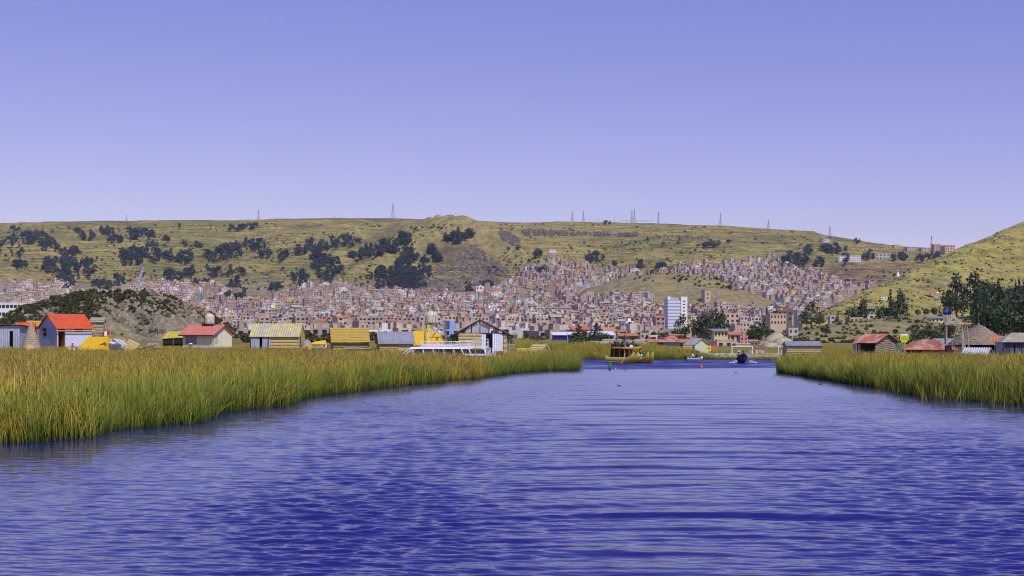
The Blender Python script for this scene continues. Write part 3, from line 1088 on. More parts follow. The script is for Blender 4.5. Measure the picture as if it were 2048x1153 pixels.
# ------------------------------------------------------------------ trees on the far hillside: clusters as (u, y, ru, ry, count)
CL = [(20, 497, 24, 18, 8), (50, 470, 24, 8, 6), (82, 478, 18, 9, 7), (56, 482, 10, 6, 3), (102, 492, 14, 8, 6), (120, 530, 34, 16, 26), (172, 540, 20, 16, 12), (132, 563, 16, 14, 10), (205, 571, 18, 7, 7), (240, 562, 12, 10, 5),
      (40, 528, 14, 4, 5), (140, 503, 22, 5, 7), (30, 455, 8, 3, 2), (213, 463, 14, 6, 7), (161, 470, 9, 9, 4), (181, 472, 6, 9, 3), (232, 478, 16, 5, 5), (272, 466, 18, 9, 9), (300, 470, 10, 6, 4), (262, 512, 28, 16, 22), (308, 503, 15, 18, 12),
      (345, 512, 14, 10, 8), (372, 516, 18, 9, 9), (335, 478, 8, 3, 2), (371, 486, 7, 5, 2), (399, 488, 8, 4, 2), (359, 452, 3, 3, 1), (350, 549, 18, 11, 9), (382, 548, 12, 9, 4), (430, 510, 20, 14, 14), (460, 502, 22, 16, 16), (508, 488, 22, 10, 13),
      (420, 543, 9, 9, 4), (440, 548, 8, 8, 3), (457, 543, 6, 7, 2), (485, 545, 6, 6, 2), (400, 572, 14, 6, 5), (468, 566, 8, 10, 4), (500, 453, 20, 4, 5), (470, 458, 14, 4, 4),
      (605, 500, 12, 6, 5), (640, 492, 34, 9, 16), (690, 482, 28, 9, 13), (635, 510, 16, 7, 7), (655, 535, 26, 22, 34), (565, 511, 10, 8, 5), (585, 555, 8, 8, 3), (605, 560, 9, 12, 6), (530, 510, 12, 7, 5),
      (715, 512, 16, 8, 9), (745, 503, 20, 9, 13), (780, 492, 22, 11, 16), (808, 480, 15, 10, 12), (822, 512, 12, 12, 10), (806, 530, 12, 12, 9), (780, 550, 34, 12, 20), (815, 556, 28, 14, 18), (842, 545, 18, 12, 12), (780, 572, 26, 8, 8), (830, 572, 24, 8, 8),
      (470, 592, 20, 10, 8), (550, 575, 12, 8, 5), (912, 478, 20, 7, 12), (938, 470, 6, 4, 3), (915, 462, 4, 3, 1), (862, 500, 6, 7, 3), (850, 520, 6, 6, 2), (875, 515, 10, 10, 5),
      (976, 572, 7, 6, 3), (940, 580, 5, 5, 2), (1075, 508, 8, 7, 4), (1080, 538, 10, 5, 4), (1190, 518, 18, 8, 9), (1230, 528, 5, 5, 2), (1282, 530, 6, 5, 3), (1320, 534, 8, 4, 3), (1295, 477, 4, 4, 1), (1420, 490, 22, 3, 5), (1455, 484, 4, 3, 1),
      (1575, 520, 12, 12, 9), (1600, 521, 14, 9, 7), (1620, 502, 8, 7, 4), (1640, 525, 8, 7, 4), (1665, 497, 26, 7, 11), (1690, 520, 8, 6, 3), (1735, 512, 14, 6, 5), (1800, 515, 16, 5, 5), (1860, 515, 30, 6, 8), (1715, 482, 6, 2, 2), (1211, 444, 3, 1, 1), (1219, 444, 3, 1, 1)]
tree_pts = []
r = random.Random(77)
for (cu, cy, ru, ry, n) in CL:
    ru, ry = ru * 1.12, ry * 1.15
    for k in range(int(n * 2.3 + .5)):
        a = r.uniform(0, 6.28); q = math.sqrt(r.random())
        u, y = cu + ru * q * math.cos(a), cy + ry * q * math.sin(a) + 5
        p = hit(u, y, 1500)
        if p is None or p[1] > 4320: continue
        h = r.uniform(9, 18) * (p[1] / 3400) ** .5 if n > 2 else r.uniform(9, 14)
        tree_pts.append((h / p[1], u, y, p, h, cu, cy))
tree_pts.sort(key=lambda t: -t[0])
print('far trees', len(tree_pts))


def district(u):
    return ('above the rocky knoll' if u < 330 else 'above the white hut' if u < 560 else 'left of the pointed hill' if u < 760 else 'on the flank of the pointed hill' if u < 1000 else
            'on the slope below the substation' if u < 1400 else 'by the round reservoir')


rest, rest_h = [], []
for i, (_, u, y, p, h, cu, cy) in enumerate(tree_pts):
    if i < 290:
        row = 'highest' if cy < 482 else 'middle' if cy < 520 else 'lowest'
        d = district(cu)
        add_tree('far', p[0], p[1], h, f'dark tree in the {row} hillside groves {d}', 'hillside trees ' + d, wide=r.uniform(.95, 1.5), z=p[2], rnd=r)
    else:
        rest.append((p[0], p[1], p[2] - .3)); rest_h.append(h)
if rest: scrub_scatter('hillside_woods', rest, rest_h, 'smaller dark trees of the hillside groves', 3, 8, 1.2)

# ------------------------------------------------------------------ the town: thousands of small brick houses
TOWN_TOP = [(-200, 578), (0, 577), (100, 568), (140, 575), (200, 590), (260, 578), (300, 566), (330, 566), (360, 572), (430, 568), (470, 600), (520, 610), (560, 590), (620, 574), (680, 572), (760, 585), (850, 590), (930, 592), (1000, 576), (1040, 548),
            (1080, 528), (1110, 516), (1150, 528), (1200, 538), (1250, 545), (1330, 541), (1380, 530), (1440, 532), (1500, 518), (1560, 520), (1600, 538), (1640, 538), (1660, 560), (1700, 580), (1740, 568), (1762, 572), (1790, 600), (1820, 640), (1900, 660)]
town = []
r = random.Random(123)
y = 681.0
while y > 512:
    du = 8.6 if y < 640 else 10
    u = -140 + r.uniform(0, du)
    while u < 1800:
        uu_, yy_ = u + r.uniform(-3, 3), y + r.uniform(-1.6, 1.6)
        u += du * r.uniform(.8, 1.25)
        if yy_ < float(interp(uu_, TOWN_TOP)) + r.uniform(-5, 7): continue
        if 60 < uu_ < 400 and yy_ > 640: continue
        p = hit(uu_, yy_, 330, True)
        if p is None or p[1] > 3500 or p[1] < 470: continue
        if p[1] < 1000 and r.random() < .3: continue
        if p[1] < 1150 and 1318 < uu_ < 1460: continue
        z0_, pk_, mo_, ri_, sp_ = [tab(T, uu_, p[1]) for T in (_TZ0, _TPK, _TMO, _TRI, _TSP)]
        if ri_ > z0_ - 1 or sp_ > z0_ - .5: continue
        if mo_ > z0_ + 3 and (uu_ > 1300 or yy_ < 596): continue
        if pk_ > z0_ + 26 and not (940 < uu_ < 1180 and yy_ > 540): continue
        if 1030 < uu_ < 1130 and 574 < yy_ < 598 and r.random() < .85: continue      # green lots
        if float(fbm(np.array([uu_ / 45.0]), np.array([yy_ / 16.0]), 2)[0]) > .42: continue
        if 380 < uu_ < 500 and 585 < yy_ < 622 and r.random() < .6: continue
        town.append((uu_, yy_, p))
    y -= 3.3 if y < 640 else 2.4
PAL = [('brick', (.50, .38, .31)), ('brick', (.46, .35, .285)), ('brick', (.54, .42, .34)), ('brick', (.42, .32, .265)), ('brick', (.50, .405, .335)), ('brick', (.46, .365, .31)), ('brick', (.55, .42, .32)), ('brick', (.44, .345, .295)), ('brick', (.38, .28, .235)),
       ('grey concrete', (.48, .45, .41)), ('grey concrete', (.55, .52, .48)), ('white', (.72, .70, .67)), ('cream', (.60, .52, .39)), ('brick', (.45, .35, .28)), ('brick', (.48, .36, .28)), ('brick', (.42, .32, .255)), ('brick', (.46, .35, .27)), ('brick', (.40, .31, .26)), ('brick', (.44, .34, .27))]
ODD = [('blue', (.22, .30, .55)), ('yellow', (.62, .50, .20)), ('pale green', (.42, .48, .36)), ('orange', (.58, .30, .15)), ('blue', (.32, .42, .60))]
bld = []
for (u, y, p) in town:
    far = p[1]
    W = r.uniform(5, 11) * (1 if r.random() > .07 else 1.8) * min(1, .34 + far / 2200); Dp = r.uniform(6, 10) * min(1, .5 + far / 2600)
    st = r.choice([1, 2, 2, 3, 3, 4]) if far > 1300 else r.choice([1, 2, 2, 3]) if far > 1000 else 1
    hh = st * 2.55 + r.uniform(0, .9)
    cn, c0 = r.choice(PAL) if r.random() > .02 else r.choice(ODD)
    br = r.uniform(.82, 1.18)
    bld.append([u, y, p, W, Dp, hh, st, cn, tuple(min(.85, q * br) for q in c0), R(r.choice([12, 16, 22, 26, -8]) + r.uniform(-5, 5)), r.randint(0, 10 ** 6)])
# which of them show largest: fill a coarse picture from the front
zb = np.zeros((400, 1300), dtype=bool)
order = sorted(range(len(bld)), key=lambda i: bld[i][2][1])
vis = np.zeros(len(bld))
for i in order:
    u, y, p, W, Dp, hh = bld[i][:6]
    s = F / p[1]
    x0, x1 = int((u - W * .62 * s + 200) / 2), int((u + W * .62 * s + 200) / 2) + 1
    yb = HORIZON - (p[2] - CAM_H) * s; y0, y1 = int((yb - hh * s - 400)), int(yb - 400) + 1
    x0, x1, y0, y1 = max(x0, 0), min(x1, 1299), max(y0, 0), min(y1, 300)
    if x1 <= x0 or y1 <= y0 or x0 < 95: continue
    vis[i] = (~zb[y0:y1, x0:x1]).sum()
    zb[y0:y1, x0:x1] = True
big = set(int(i) for i in np.argsort(-vis)[:300])
print('town houses', len(bld))


def house_into(m, cols, W, Dp, hh, st, c0, ang, x, y, z, seed):
    """walls, parapet or sheet roof, recessed windows; one solid house"""
    r = random.Random(seed)
    b = len(m.v)
    ca, sa = math.cos(ang), math.sin(ang)

    def put(pts, col):
        m.poly([(x + px * ca - py * sa, y + px * sa + py * ca, z + pz) for px, py, pz in pts])
        cols.extend([col] * len(pts))
    w, d = W / 2, Dp / 2
    zb_ = -3.5
    rec = .22
    wc = (.028, .028, .035)
    # front and right walls built round their windows
    nc_ = max(1, int(W / 2.6)); fh = hh / st
    gable = r.random() < .05
    roofc = r.choice([(.36, .31, .27), (.42, .38, .34), (.30, .24, .20), (.33, .30, .28), (.5, .47, .44)]) if not gable else r.choice([(.45, .16, .09), (.40, .38, .37), (.5, .22, .12), (.46, .44, .42)])
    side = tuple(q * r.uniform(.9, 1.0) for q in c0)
    put([(-w, -d, zb_), (w, -d, zb_), (w, -d, 0), (-w, -d, 0)], c0)
    for s_ in range(st):
        z0_, z1_ = s_ * fh, (s_ + 1) * fh
        za, zc = z0_ + fh * .32, z0_ + fh * .78
        put([(-w, -d, z0_), (w, -d, z0_), (w, -d, za), (-w, -d, za)], c0)
        put([(-w, -d, zc), (w, -d, zc), (w, -d, z1_), (-w, -d, z1_)], c0)
        for k in range(nc_):
            a0 = -w + W * k / nc_; a1 = -w + W * (k + 1) / nc_
            q0 = a0 + (a1 - a0) * .25; q1 = a0 + (a1 - a0) * (.75 if r.random() < .8 else .9)
            if r.random() < .12:
                put([(a0, -d, za), (a1, -d, za), (a1, -d, zc), (a0, -d, zc)], c0); continue
            put([(a0, -d, za), (q0, -d, za), (q0, -d, zc), (a0, -d, zc)], c0)
            put([(q1, -d, za), (a1, -d, za), (a1, -d, zc), (q1, -d, zc)], c0)
            put([(q0, -d + rec, za), (q1, -d + rec, za), (q1, -d + rec, zc), (q0, -d + rec, zc)], wc)
            put([(q0, -d, za), (q1, -d, za), (q1, -d + rec, za), (q0, -d + rec, za)], c0)
            put([(q1, -d, za), (q1, -d, zc), (q1, -d + rec, zc), (q1, -d + rec, za)], c0)
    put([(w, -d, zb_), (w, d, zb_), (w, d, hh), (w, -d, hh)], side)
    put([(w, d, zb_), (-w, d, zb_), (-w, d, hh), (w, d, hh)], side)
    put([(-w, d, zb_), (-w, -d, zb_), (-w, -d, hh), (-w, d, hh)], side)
    if gable:
        e = .4; rh = Dp * .22
        put([(-w - e, -d - e, hh - .1), (w + e, -d - e, hh - .1), (w + e, 0, hh + rh), (-w - e, 0, hh + rh)], roofc)
        put([(w + e, d + e, hh - .1), (-w - e, d + e, hh - .1), (-w - e, 0, hh + rh), (w + e, 0, hh + rh)], roofc)
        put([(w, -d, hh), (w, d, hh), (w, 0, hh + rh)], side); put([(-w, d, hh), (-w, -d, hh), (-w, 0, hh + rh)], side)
    else:
        put([(-w, -d, hh), (w, -d, hh), (w, d, hh), (-w, d, hh)], roofc)
        if r.random() < .6:     # unfinished stair head or room on the roof
            a0 = r.uniform(-w, w * .2); a1 = a0 + W * r.uniform(.25, .5); a1 = min(a1, w)
            h2 = r.uniform(1.2, 2.6); b0 = r.uniform(-d, 0)
            P_ = [(a0, b0), (a1, b0), (a1, d * .9), (a0, d * .9)]
            for k in range(4):
                (xa, ya), (xb, yb) = P_[k], P_[(k + 1) % 4]
                put([(xa, ya, hh), (xb, yb, hh), (xb, yb, hh + h2), (xa, ya, hh + h2)], c0)
            put([(q[0], q[1], hh + h2) for q in P_], roofc)


TOWN_M = M('town_walls', (1, 1, 1), .9, .16, .5, attr='Col', spec=.15)
where = lambda u, y: ('below the knoll on the far left' if u < 400 and y > 600 else 'on the left slope under the groves' if u < 560 else 'on the slope behind the yellow thatched hut' if u < 760 else 'at the foot of the pointed hill' if u < 1000 else
                      'on the terraced slope right of the pointed hill' if u < 1290 and y < 600 else 'on the flat town behind the reed boat' if u < 1440 else 'in the valley behind the green mound')
m, cols = MB(), []
labels = {}
for i, (u, y, p, W, Dp, hh, st, cn, c0, ang, seed) in enumerate(bld):
    if i in big:
        mm, cc_ = MB(), []
        house_into(mm, cc_, W, Dp, hh, st, c0, ang, 0, 0, 0, seed)
        o = mm.build('town_house', TOWN_M, loc=(p[0], p[1], p[2]))
        color_attr(o.data, np.array(cc_))
        wr = where(u, y)
        stn = {1: 'one storey', 2: 'two storey', 3: 'three storey', 4: 'four storey'}[st]
        sz = 'narrow' if W < 6 else 'wide' if W > 9.5 else 'plain'
        shd = 'pale' if c0[0] > .52 else 'dark' if c0[0] < .42 else 'tan'
        shd = (shd + ' ') if cn == 'brick' else ''
        tag(o, f'{sz} {stn} {shd}{cn} house {wr}', 'house', 'town houses ' + wr)
    else:
        house_into(m, cols, W, Dp, hh, st, c0, ang, p[0], p[1], p[2], seed)
o = m.build('town_houses', TOWN_M)
color_attr(o.data, np.array(cols))
tag(o, 'dense mass of small brick houses covering the far slope', kind='stuff')

# ------------------------------------------------------------------ masts and substation on the plateau
STEEL = M('galvanised_steel', (.42, .43, .46), .5, .1, 2, metal=.3)


def skyline_point(u):
    c_ = int(round((u - _TU[0]) / 5.0))
    col = _TYI[:, c_]
    ok = _TD > 2500
    k = int(np.argmin(np.where(ok, col, 1e9)))
    return gx(u, _TD[k]), float(_TD[k])


def pylon(u, ytop, label, w=9.0, arms=True, cat='pylon'):
    X, Y = skyline_point(u)
    z = H(X, Y) - 1.5
    h = gz(ytop, Y) - z
    root = empty('lattice_pylon', (X, Y, z), R(20), label, cat, 'lattice masts along the plateau skyline')
    t = .42
    for sx_ in (-1, 1):
        for sy_ in (-1, 1):
            MB().tube([(sx_ * w / 2, sy_ * w / 2, 0), (sx_ * w * .12, sy_ * w * .12, h * .6), (sx_ * w * .06, sy_ * w * .06, h)], t, 4).build('leg', STEEL, root)
    n = 7
    mm = MB()
    for k in range(n):
        a, b_ = k / n, (k + 1) / n
        wa = w / 2 * (1 - a / .6) + w * .12 * a / .6 if a < .6 else w * .1
        wb = w / 2 * (1 - b_ / .6) + w * .12 * b_ / .6 if b_ < .6 else w * .08
        for s in (-1, 1):
            mm.tube([(-wa, s * wa, h * a), (wb, s * wb, h * b_)], t * .6, 4); mm.tube([(wa, s * wa, h * a), (-wb, s * wb, h * b_)], t * .6, 4)
    mm.build('bracing', STEEL, root)
    if arms:
        for q in (.78, .88, .97):
            MB().box(-w * .55, w * .55, -.3, .3, h * q - .3, h * q + .3).build('cross_arm', STEEL, root)
    return root


for u, yt, lb in ((253, 429, 'thin lattice mast on the skyline above the rocky knoll'), (517, 421, 'lattice mast on the skyline above the white hut'), (786, 407, 'tallest lattice mast on the skyline left of the pointed hill'),
                  (1145, 423, 'lattice pylon left of the substation frames'), (1167, 422, 'slender pylon at the left end of the substation'), (1264, 421, 'left of two close pylons inside the substation'), (1269, 419, 'right of two close pylons inside the substation'),
                  (1317, 424, 'pylon just right of the substation'), (1441, 427, 'pylon on the open plateau right of the substation'), (1537, 440, 'faint mast where the plateau begins to slope down'), (1660, 452, 'pylon beside the round reservoir'),
                  (1863, 472, 'pylon among the hilltop houses next to the right hill')):
    pylon(u, yt, lb, 7.5 if u != 786 else 12, arms=u not in (253, 786, 1167))
for u, yt, lb in ((8, 438, 'short mast at the far left skyline'), (671, 431, 'thin mast on the skyline left of the tall lattice mast'), (802, 427, 'thin mast just right of the tall lattice mast')):
    X, Y = skyline_point(u); z = H(X, Y) - 1
    root = empty('radio_mast', (X, Y, z), 0, lb, 'mast')
    h = gz(yt, Y) - z
    MB().tube([(0, 0, 0), (0, 0, h)], [.7, .35], 5).build('pole', STEEL, root)
    MB().box(-1.6, 1.6, -.3, .3, h * .9, h * .93).build('antenna', STEEL, root)
for i, (u0, u1, yt) in enumerate(((1170, 1204, 436), (1216, 1241, 436), (1243, 1262, 441), (1265, 1304, 441))):
    X0, Y0 = skyline_point(u0); X1, Y1 = skyline_point(u1)
    Y = min(Y0, Y1)
    z = min(H(X0, Y), H(X1, Y)) - 1
    root = empty('substation_gantry', ((X0 + X1) / 2, Y, z), 0, ('wide steel gantry at the left of the hilltop substation', 'taller steel gantry in the middle of the substation', 'small low gantry between the two pylons of the substation', 'long low gantry at the right of the substation')[i], 'gantry', 'steel frames of the hilltop substation')
    w = (X1 - X0) / 2; h = gz(yt, Y) - z
    n = max(2, int(w / 6))
    for k in range(n + 1):
        xx = -w + 2 * w * k / n
        MB().box(xx - .35, xx + .35, -.35, .35, 0, h + (3 if k % 2 else 0)).build('post', STEEL, root)
    MB().box(-w - .6, w + .6, -.36, .36, h - .8, h - .1).build('beam', STEEL, root)
    MB().box(-w * .8, w * .8, 2, 2.7, h * .5, h * .5 + .6).build('beam', STEEL, root)
# ------------------------------------------------------------------ builders for huts, blocks, people
def anchor(u, D, lx, ly, rot, z=None):
    """location of a thing whose local point (lx, ly) stands at direction u and depth D"""
    X, Y = gx(u, D), D
    x = X - (lx * math.cos(rot) - ly * math.sin(rot)); y = Y - (lx * math.sin(rot) + ly * math.cos(rot))
    return (x, y, H(x, y) if z is None else z)


def wall(m, axis, a0, a1, z0, z1, c, t, holes=(), mi=0):
    """a wall with real openings; holes as (a0, a1, z0, z1)"""
    As = sorted({a0, a1, *[h[0] for h in holes], *[h[1] for h in holes]})
    Zs = sorted({z0, z1, *[h[2] for h in holes], *[h[3] for h in holes]})
    for i in range(len(As) - 1):
        run = None
        for j in range(len(Zs) - 1):
            ca, cz = (As[i] + As[i + 1]) / 2, (Zs[j] + Zs[j + 1]) / 2
            solid = not any(h[0] < ca < h[1] and h[2] < cz < h[3] for h in holes)
            if solid: run = [Zs[j], Zs[j + 1]] if run is None else [run[0], Zs[j + 1]]
            if run and (not solid or j == len(Zs) - 2):
                if axis == 'x': m.box(As[i], As[i + 1], c, c + t, run[0], run[1], mi)
                else: m.box(c, c + t, As[i], As[i + 1], run[0], run[1], mi)
                run = None
    return m


def corr_sheet(m, p0, ex, ey, wave=.28, amp=.035, th=.02, mi=0):
    """corrugated sheet: p0 eave corner, ex along the eave, ey up the slope"""
    p0, ex, ey = Vector(p0), Vector(ex), Vector(ey)
    n = ex.cross(ey).normalized()
    if n.z < 0 and abs(n.z) > .05: n = -n
    k = max(4, int(ex.length / wave) * 4)
    b = len(m.v)
    for i in range(k + 1):
        o = n * (amp * math.sin(i * math.pi / 2))
        a = p0 + ex * (i / k)
        for q in (a + o + n * th, a + ey + o + n * th, a + o - n * th, a + ey + o - n * th): m.v.append(tuple(q))
    for i in range(k):
        a, c = b + 4 * i, b + 4 * (i + 1)
        for q in ((a, c, c + 1, a + 1), (a + 2, a + 3, c + 3, c + 2), (a, a + 2, c + 2, c), (a + 1, c + 1, c + 3, a + 3)):
            m.f.append(q); m.m.append(mi)
    for a in (b, b + 4 * k):
        m.f.append((a, a + 1, a + 3, a + 2)); m.m.append(mi)
    return m


def thatch_slope(m, p0, ex, ey, rows=7, th=.12, jit=.05, seed=1, mi=0):
    """overlapping courses of straw with ragged lower edges"""
    r = random.Random(seed)
    p0, ex, ey = Vector(p0), Vector(ex), Vector(ey)
    n = ex.cross(ey).normalized()
    if n.z < 0: n = -n
    k = max(6, int(ex.length / .22))
    for j in range(rows):
        t0, t1 = j / rows - .02, min(1.0, (j + 1.35) / rows)
        b = len(m.v)
        for i in range(k + 1):
            s = i / k
            lo = p0 + ex * s + ey * (t0 + r.uniform(-jit, jit) / rows * 2) + n * (th * .9 + r.uniform(-.02, .03))
            hi = p0 + ex * s + ey * t1 + n * (th * .35)
            for q in (lo, hi, lo - n * th, hi - n * th): m.v.append(tuple(q))
        for i in range(k):
            a, c = b + 4 * i, b + 4 * (i + 1)
            for q in ((a, c, c + 1, a + 1), (a + 2, a + 3, c + 3, c + 2), (a, a + 2, c + 2, c)):
                m.f.append(q); m.m.append(mi)
        for a in (b, b + 4 * k):
            m.f.append((a, a + 1, a + 3, a + 2)); m.m.append(mi)
    return m


def reed_mat(m, x0, x1, z0, z1, yf, rows=4, seed=1, mi=0, wavy=0.0, out=-1):
    """stacked courses of bundled reed on a wall face at y = yf, bulging outwards"""
    r = random.Random(seed)
    k = max(6, int((x1 - x0) / .25))
    for j in range(rows):
        za, zb = z0 + (z1 - z0) * j / rows, z0 + (z1 - z0) * (j + 1) / rows
        b = len(m.v)
        for i in range(k + 1):
            x = x0 + (x1 - x0) * i / k
            wv = wavy * math.sin(i * .9 + j * .35)
            for t, o in ((0, .01), (.3, .075), (.75, .055), (.97, .015)):
                m.v.append((x, yf + out * (o + r.uniform(-.012, .012)), za + (zb - za) * t + wv + r.uniform(-.01, .01)))
        for i in range(k):
            a, c = b + 4 * i, b + 4 * (i + 1)
            for q in range(3):
                m.f.append((a + q, c + q, c + q + 1, a + q + 1)); m.m.append(mi)
    return m


def gable_hut(name, label, cat, loc, rot, L, W, hw, hr, wall_m, roof_m, roof='corr', ox=.3, oy=.35, holes=None, t=.09, group=None, gable_m=None, side_m=None, seed=1, skip=(), rows=7):
    """ridge along local x, front wall at -y; holes = {'front': [...], 'left': [...]}; walls and roof slopes are parts"""
    holes = holes or {}
    root = empty(name, loc, rot, label, cat, group)
    l, w = L / 2, W / 2
    gm = gable_m or side_m or wall_m
    if 'front' not in skip: wall(MB(), 'x', -l, l, -.4, hw, -w, t, holes.get('front', ())).build('front_wall', wall_m, root)
    wall(MB(), 'x', -l, l, -.4, hw, w - t, t, holes.get('back', ())).build('back_wall', wall_m, root)
    for nm, x in (('left', -l), ('right', l - t)):
        if nm in skip: continue
        m = wall(MB(), 'y', -w + t + .002, w - t - .002, -.4, hw, x, t, holes.get(nm, ()))
        m.hexa([(x, -w, hw), (x + t, -w, hw), (x + t, w, hw), (x, w, hw), (x, -.02, hw + hr), (x + t, -.02, hw + hr), (x + t, .02, hw + hr), (x, .02, hw + hr)])
        m.build(nm + '_wall', gm if nm == 'left' else (side_m or gm), root)
    s = hr / w
    for sg in (-1, 1):
        m = MB()
        p0 = (-l - ox, sg * (w + oy), hw - oy * s + .05); ey = (0, -sg * (w + oy), (w + oy) * s)
        if roof == 'corr': corr_sheet(m, p0, (L + 2 * ox, 0, 0), ey)
        elif roof == 'thatch': thatch_slope(m, p0, (L + 2 * ox, 0, 0), ey, rows, seed=seed + sg)
        else:
            P0, EX, EY = Vector(p0), Vector((L + 2 * ox, 0, 0)), Vector(ey)
            n = Vector((0, 0, .07))
            a, b_, c_, d_ = P0, P0 + EX, P0 + EX + EY, P0 + EY
            q = [a, b_, c_, d_] if sg < 0 else [b_, a, d_, c_]
            m.hexa([*q, *[v + n for v in q]])
        m.build('roof_slope', roof_m, root)
    return root


LAST = [None]


def block(u0, u1, yt, yb, col_m, label, st=2, nc=3, D=None, rot=14, roof_m=None, name='house', cat='house', depth=.8, group=None, win=None, parapet=.25, roof=None, base=None, side_m=None, win_m=None):
    """flat or pitched masonry building spanning photo columns u0-u1 and rows yt-yb; each window is a part"""
    um = (u0 + u1) / 2
    if D is None:
        p = hit(um, yb, 190, True)
        D = p[1] if p else 300
    s = D / F
    th = R(abs(rot))
    tot = (u1 - u0) * s
    L = tot / (math.cos(th) + depth * math.sin(th)); W = L * depth
    W = min(W, 14); L = (tot - W * math.sin(th)) / math.cos(th)
    X = gx(um, D); Y = D + (L * math.sin(th) + W * math.cos(th)) / 2
    zt = gz(yt, D); zb = gz(yb, D) if base is None else base
    zg = min(zb, H(X, Y)) - .6
    root = empty(name, (X, Y, zb), R(rot), label, cat, group)
    h = zt - zb; l, w = L / 2, W / 2
    fh = h / st
    holes = []
    for k in range(st):
        for j in range(nc):
            a0 = -l + L * j / nc; a = L / nc
            if win == 'band': holes.append((a0 + a * .06, a0 + a * .94, fh * k + fh * .35, fh * k + fh * .8))
            else: holes.append((a0 + a * .26, a0 + a * .74, fh * k + fh * .33, fh * k + fh * .80))
    t = .16
    wall(MB(), 'x', -l, l, zg - zb, h, -w, t, holes).build('front_wall', col_m, root)
    m = MB()
    m.box(-l, -l + t, -w + t + .003, w, zg - zb, h).box(l - t, l, -w + t + .003, w, zg - zb, h).box(-l + t, l - t, w - t, w, zg - zb, h)
    m.build('side_walls', side_m or col_m, root)
    for hq in holes:
        LAST[0] = MB().box(hq[0] + .01, hq[1] - .01, -w + t * .75, -w + t * .95, hq[2] + .01, hq[3] - .01).build('window', win_m or M('window_glass', (.035, .038, .05), .25, .3, 1.5, spec=.5), root)
        if D < 450: MB().box(hq[0] - .05, hq[1] + .05, -w - .06, -w - .003, hq[2] - .09, hq[2] - .02).build('sill', col_m, LAST[0])
    rm = roof_m or M('flat_roof', (.40, .36, .32), .9, .3, 1.0)
    if roof == 'gable':
        rh = W * .22
        for sg in (-1, 1):
            m = MB(); corr_sheet(m, (-l - .4, sg * (w + .5), h - .5 * rh / w), (L + .8, 0, 0), (0, -sg * (w + .5), (w + .5) * rh / w), .5, .05)
            m.build('roof_slope', rm, root)
        m = MB()
        for x in (-l, l - t):
            m.hexa([(x, -w, h), (x + t, -w, h), (x + t, w, h), (x, w, h), (x, -.02, h + rh - .04), (x + t, -.02, h + rh - .04), (x + t, .02, h + rh - .04), (x, .02, h + rh - .04)])
        m.build('gable', side_m or col_m, root)
    elif roof == 'shed':
        m = MB(); corr_sheet(m, (-l - .4, -w - .6, h + .05), (L + .8, 0, 0), (0, W + 1.0, W * .2), .5, .05); m.build('roof_sheet', rm, root)
    else:
        MB().box(-l + t + .01, l - t - .01, -w + t + .01, w - t - .01, h - .3, h - .08).build('roof_slab', rm, root)
        if parapet: MB().box(-l - .08, l + .08, -w - .08, -w + t + .06, h + .002, h + parapet).build('cornice', col_m, root)
    return root


# ------------------------------------------------------------------ people
SKIN = M('skin', (.30, .17, .11), .6, .1, 8)
HAIR = M('hair', (.02, .016, .014), .6, .2, 8)


def skin_chain(name, verts, edges, rad, mat, parent, root=0, sub=1):
    me = bpy.data.meshes.new(name)
    me.from_pydata([tuple(v) for v in verts], edges, [])
    me.materials.append(mat)
    o = bpy.data.objects.new(name, me)
    COL.objects.link(o)
    o.parent = parent
    md = o.modifiers.new('skin', 'SKIN')
    if not me.skin_vertices: me.attributes.new  # layer is made with the modifier
    for i, sv in enumerate(me.skin_vertices[0].data):
        r_ = rad[i]
        sv.radius = (r_, r_) if not hasattr(r_, '__len__') else r_
        sv.use_root = (i == root)
    md.use_smooth_shade = True
    s = o.modifiers.new('subsurf', 'SUBSURF'); s.levels = sub; s.render_levels = sub
    return o


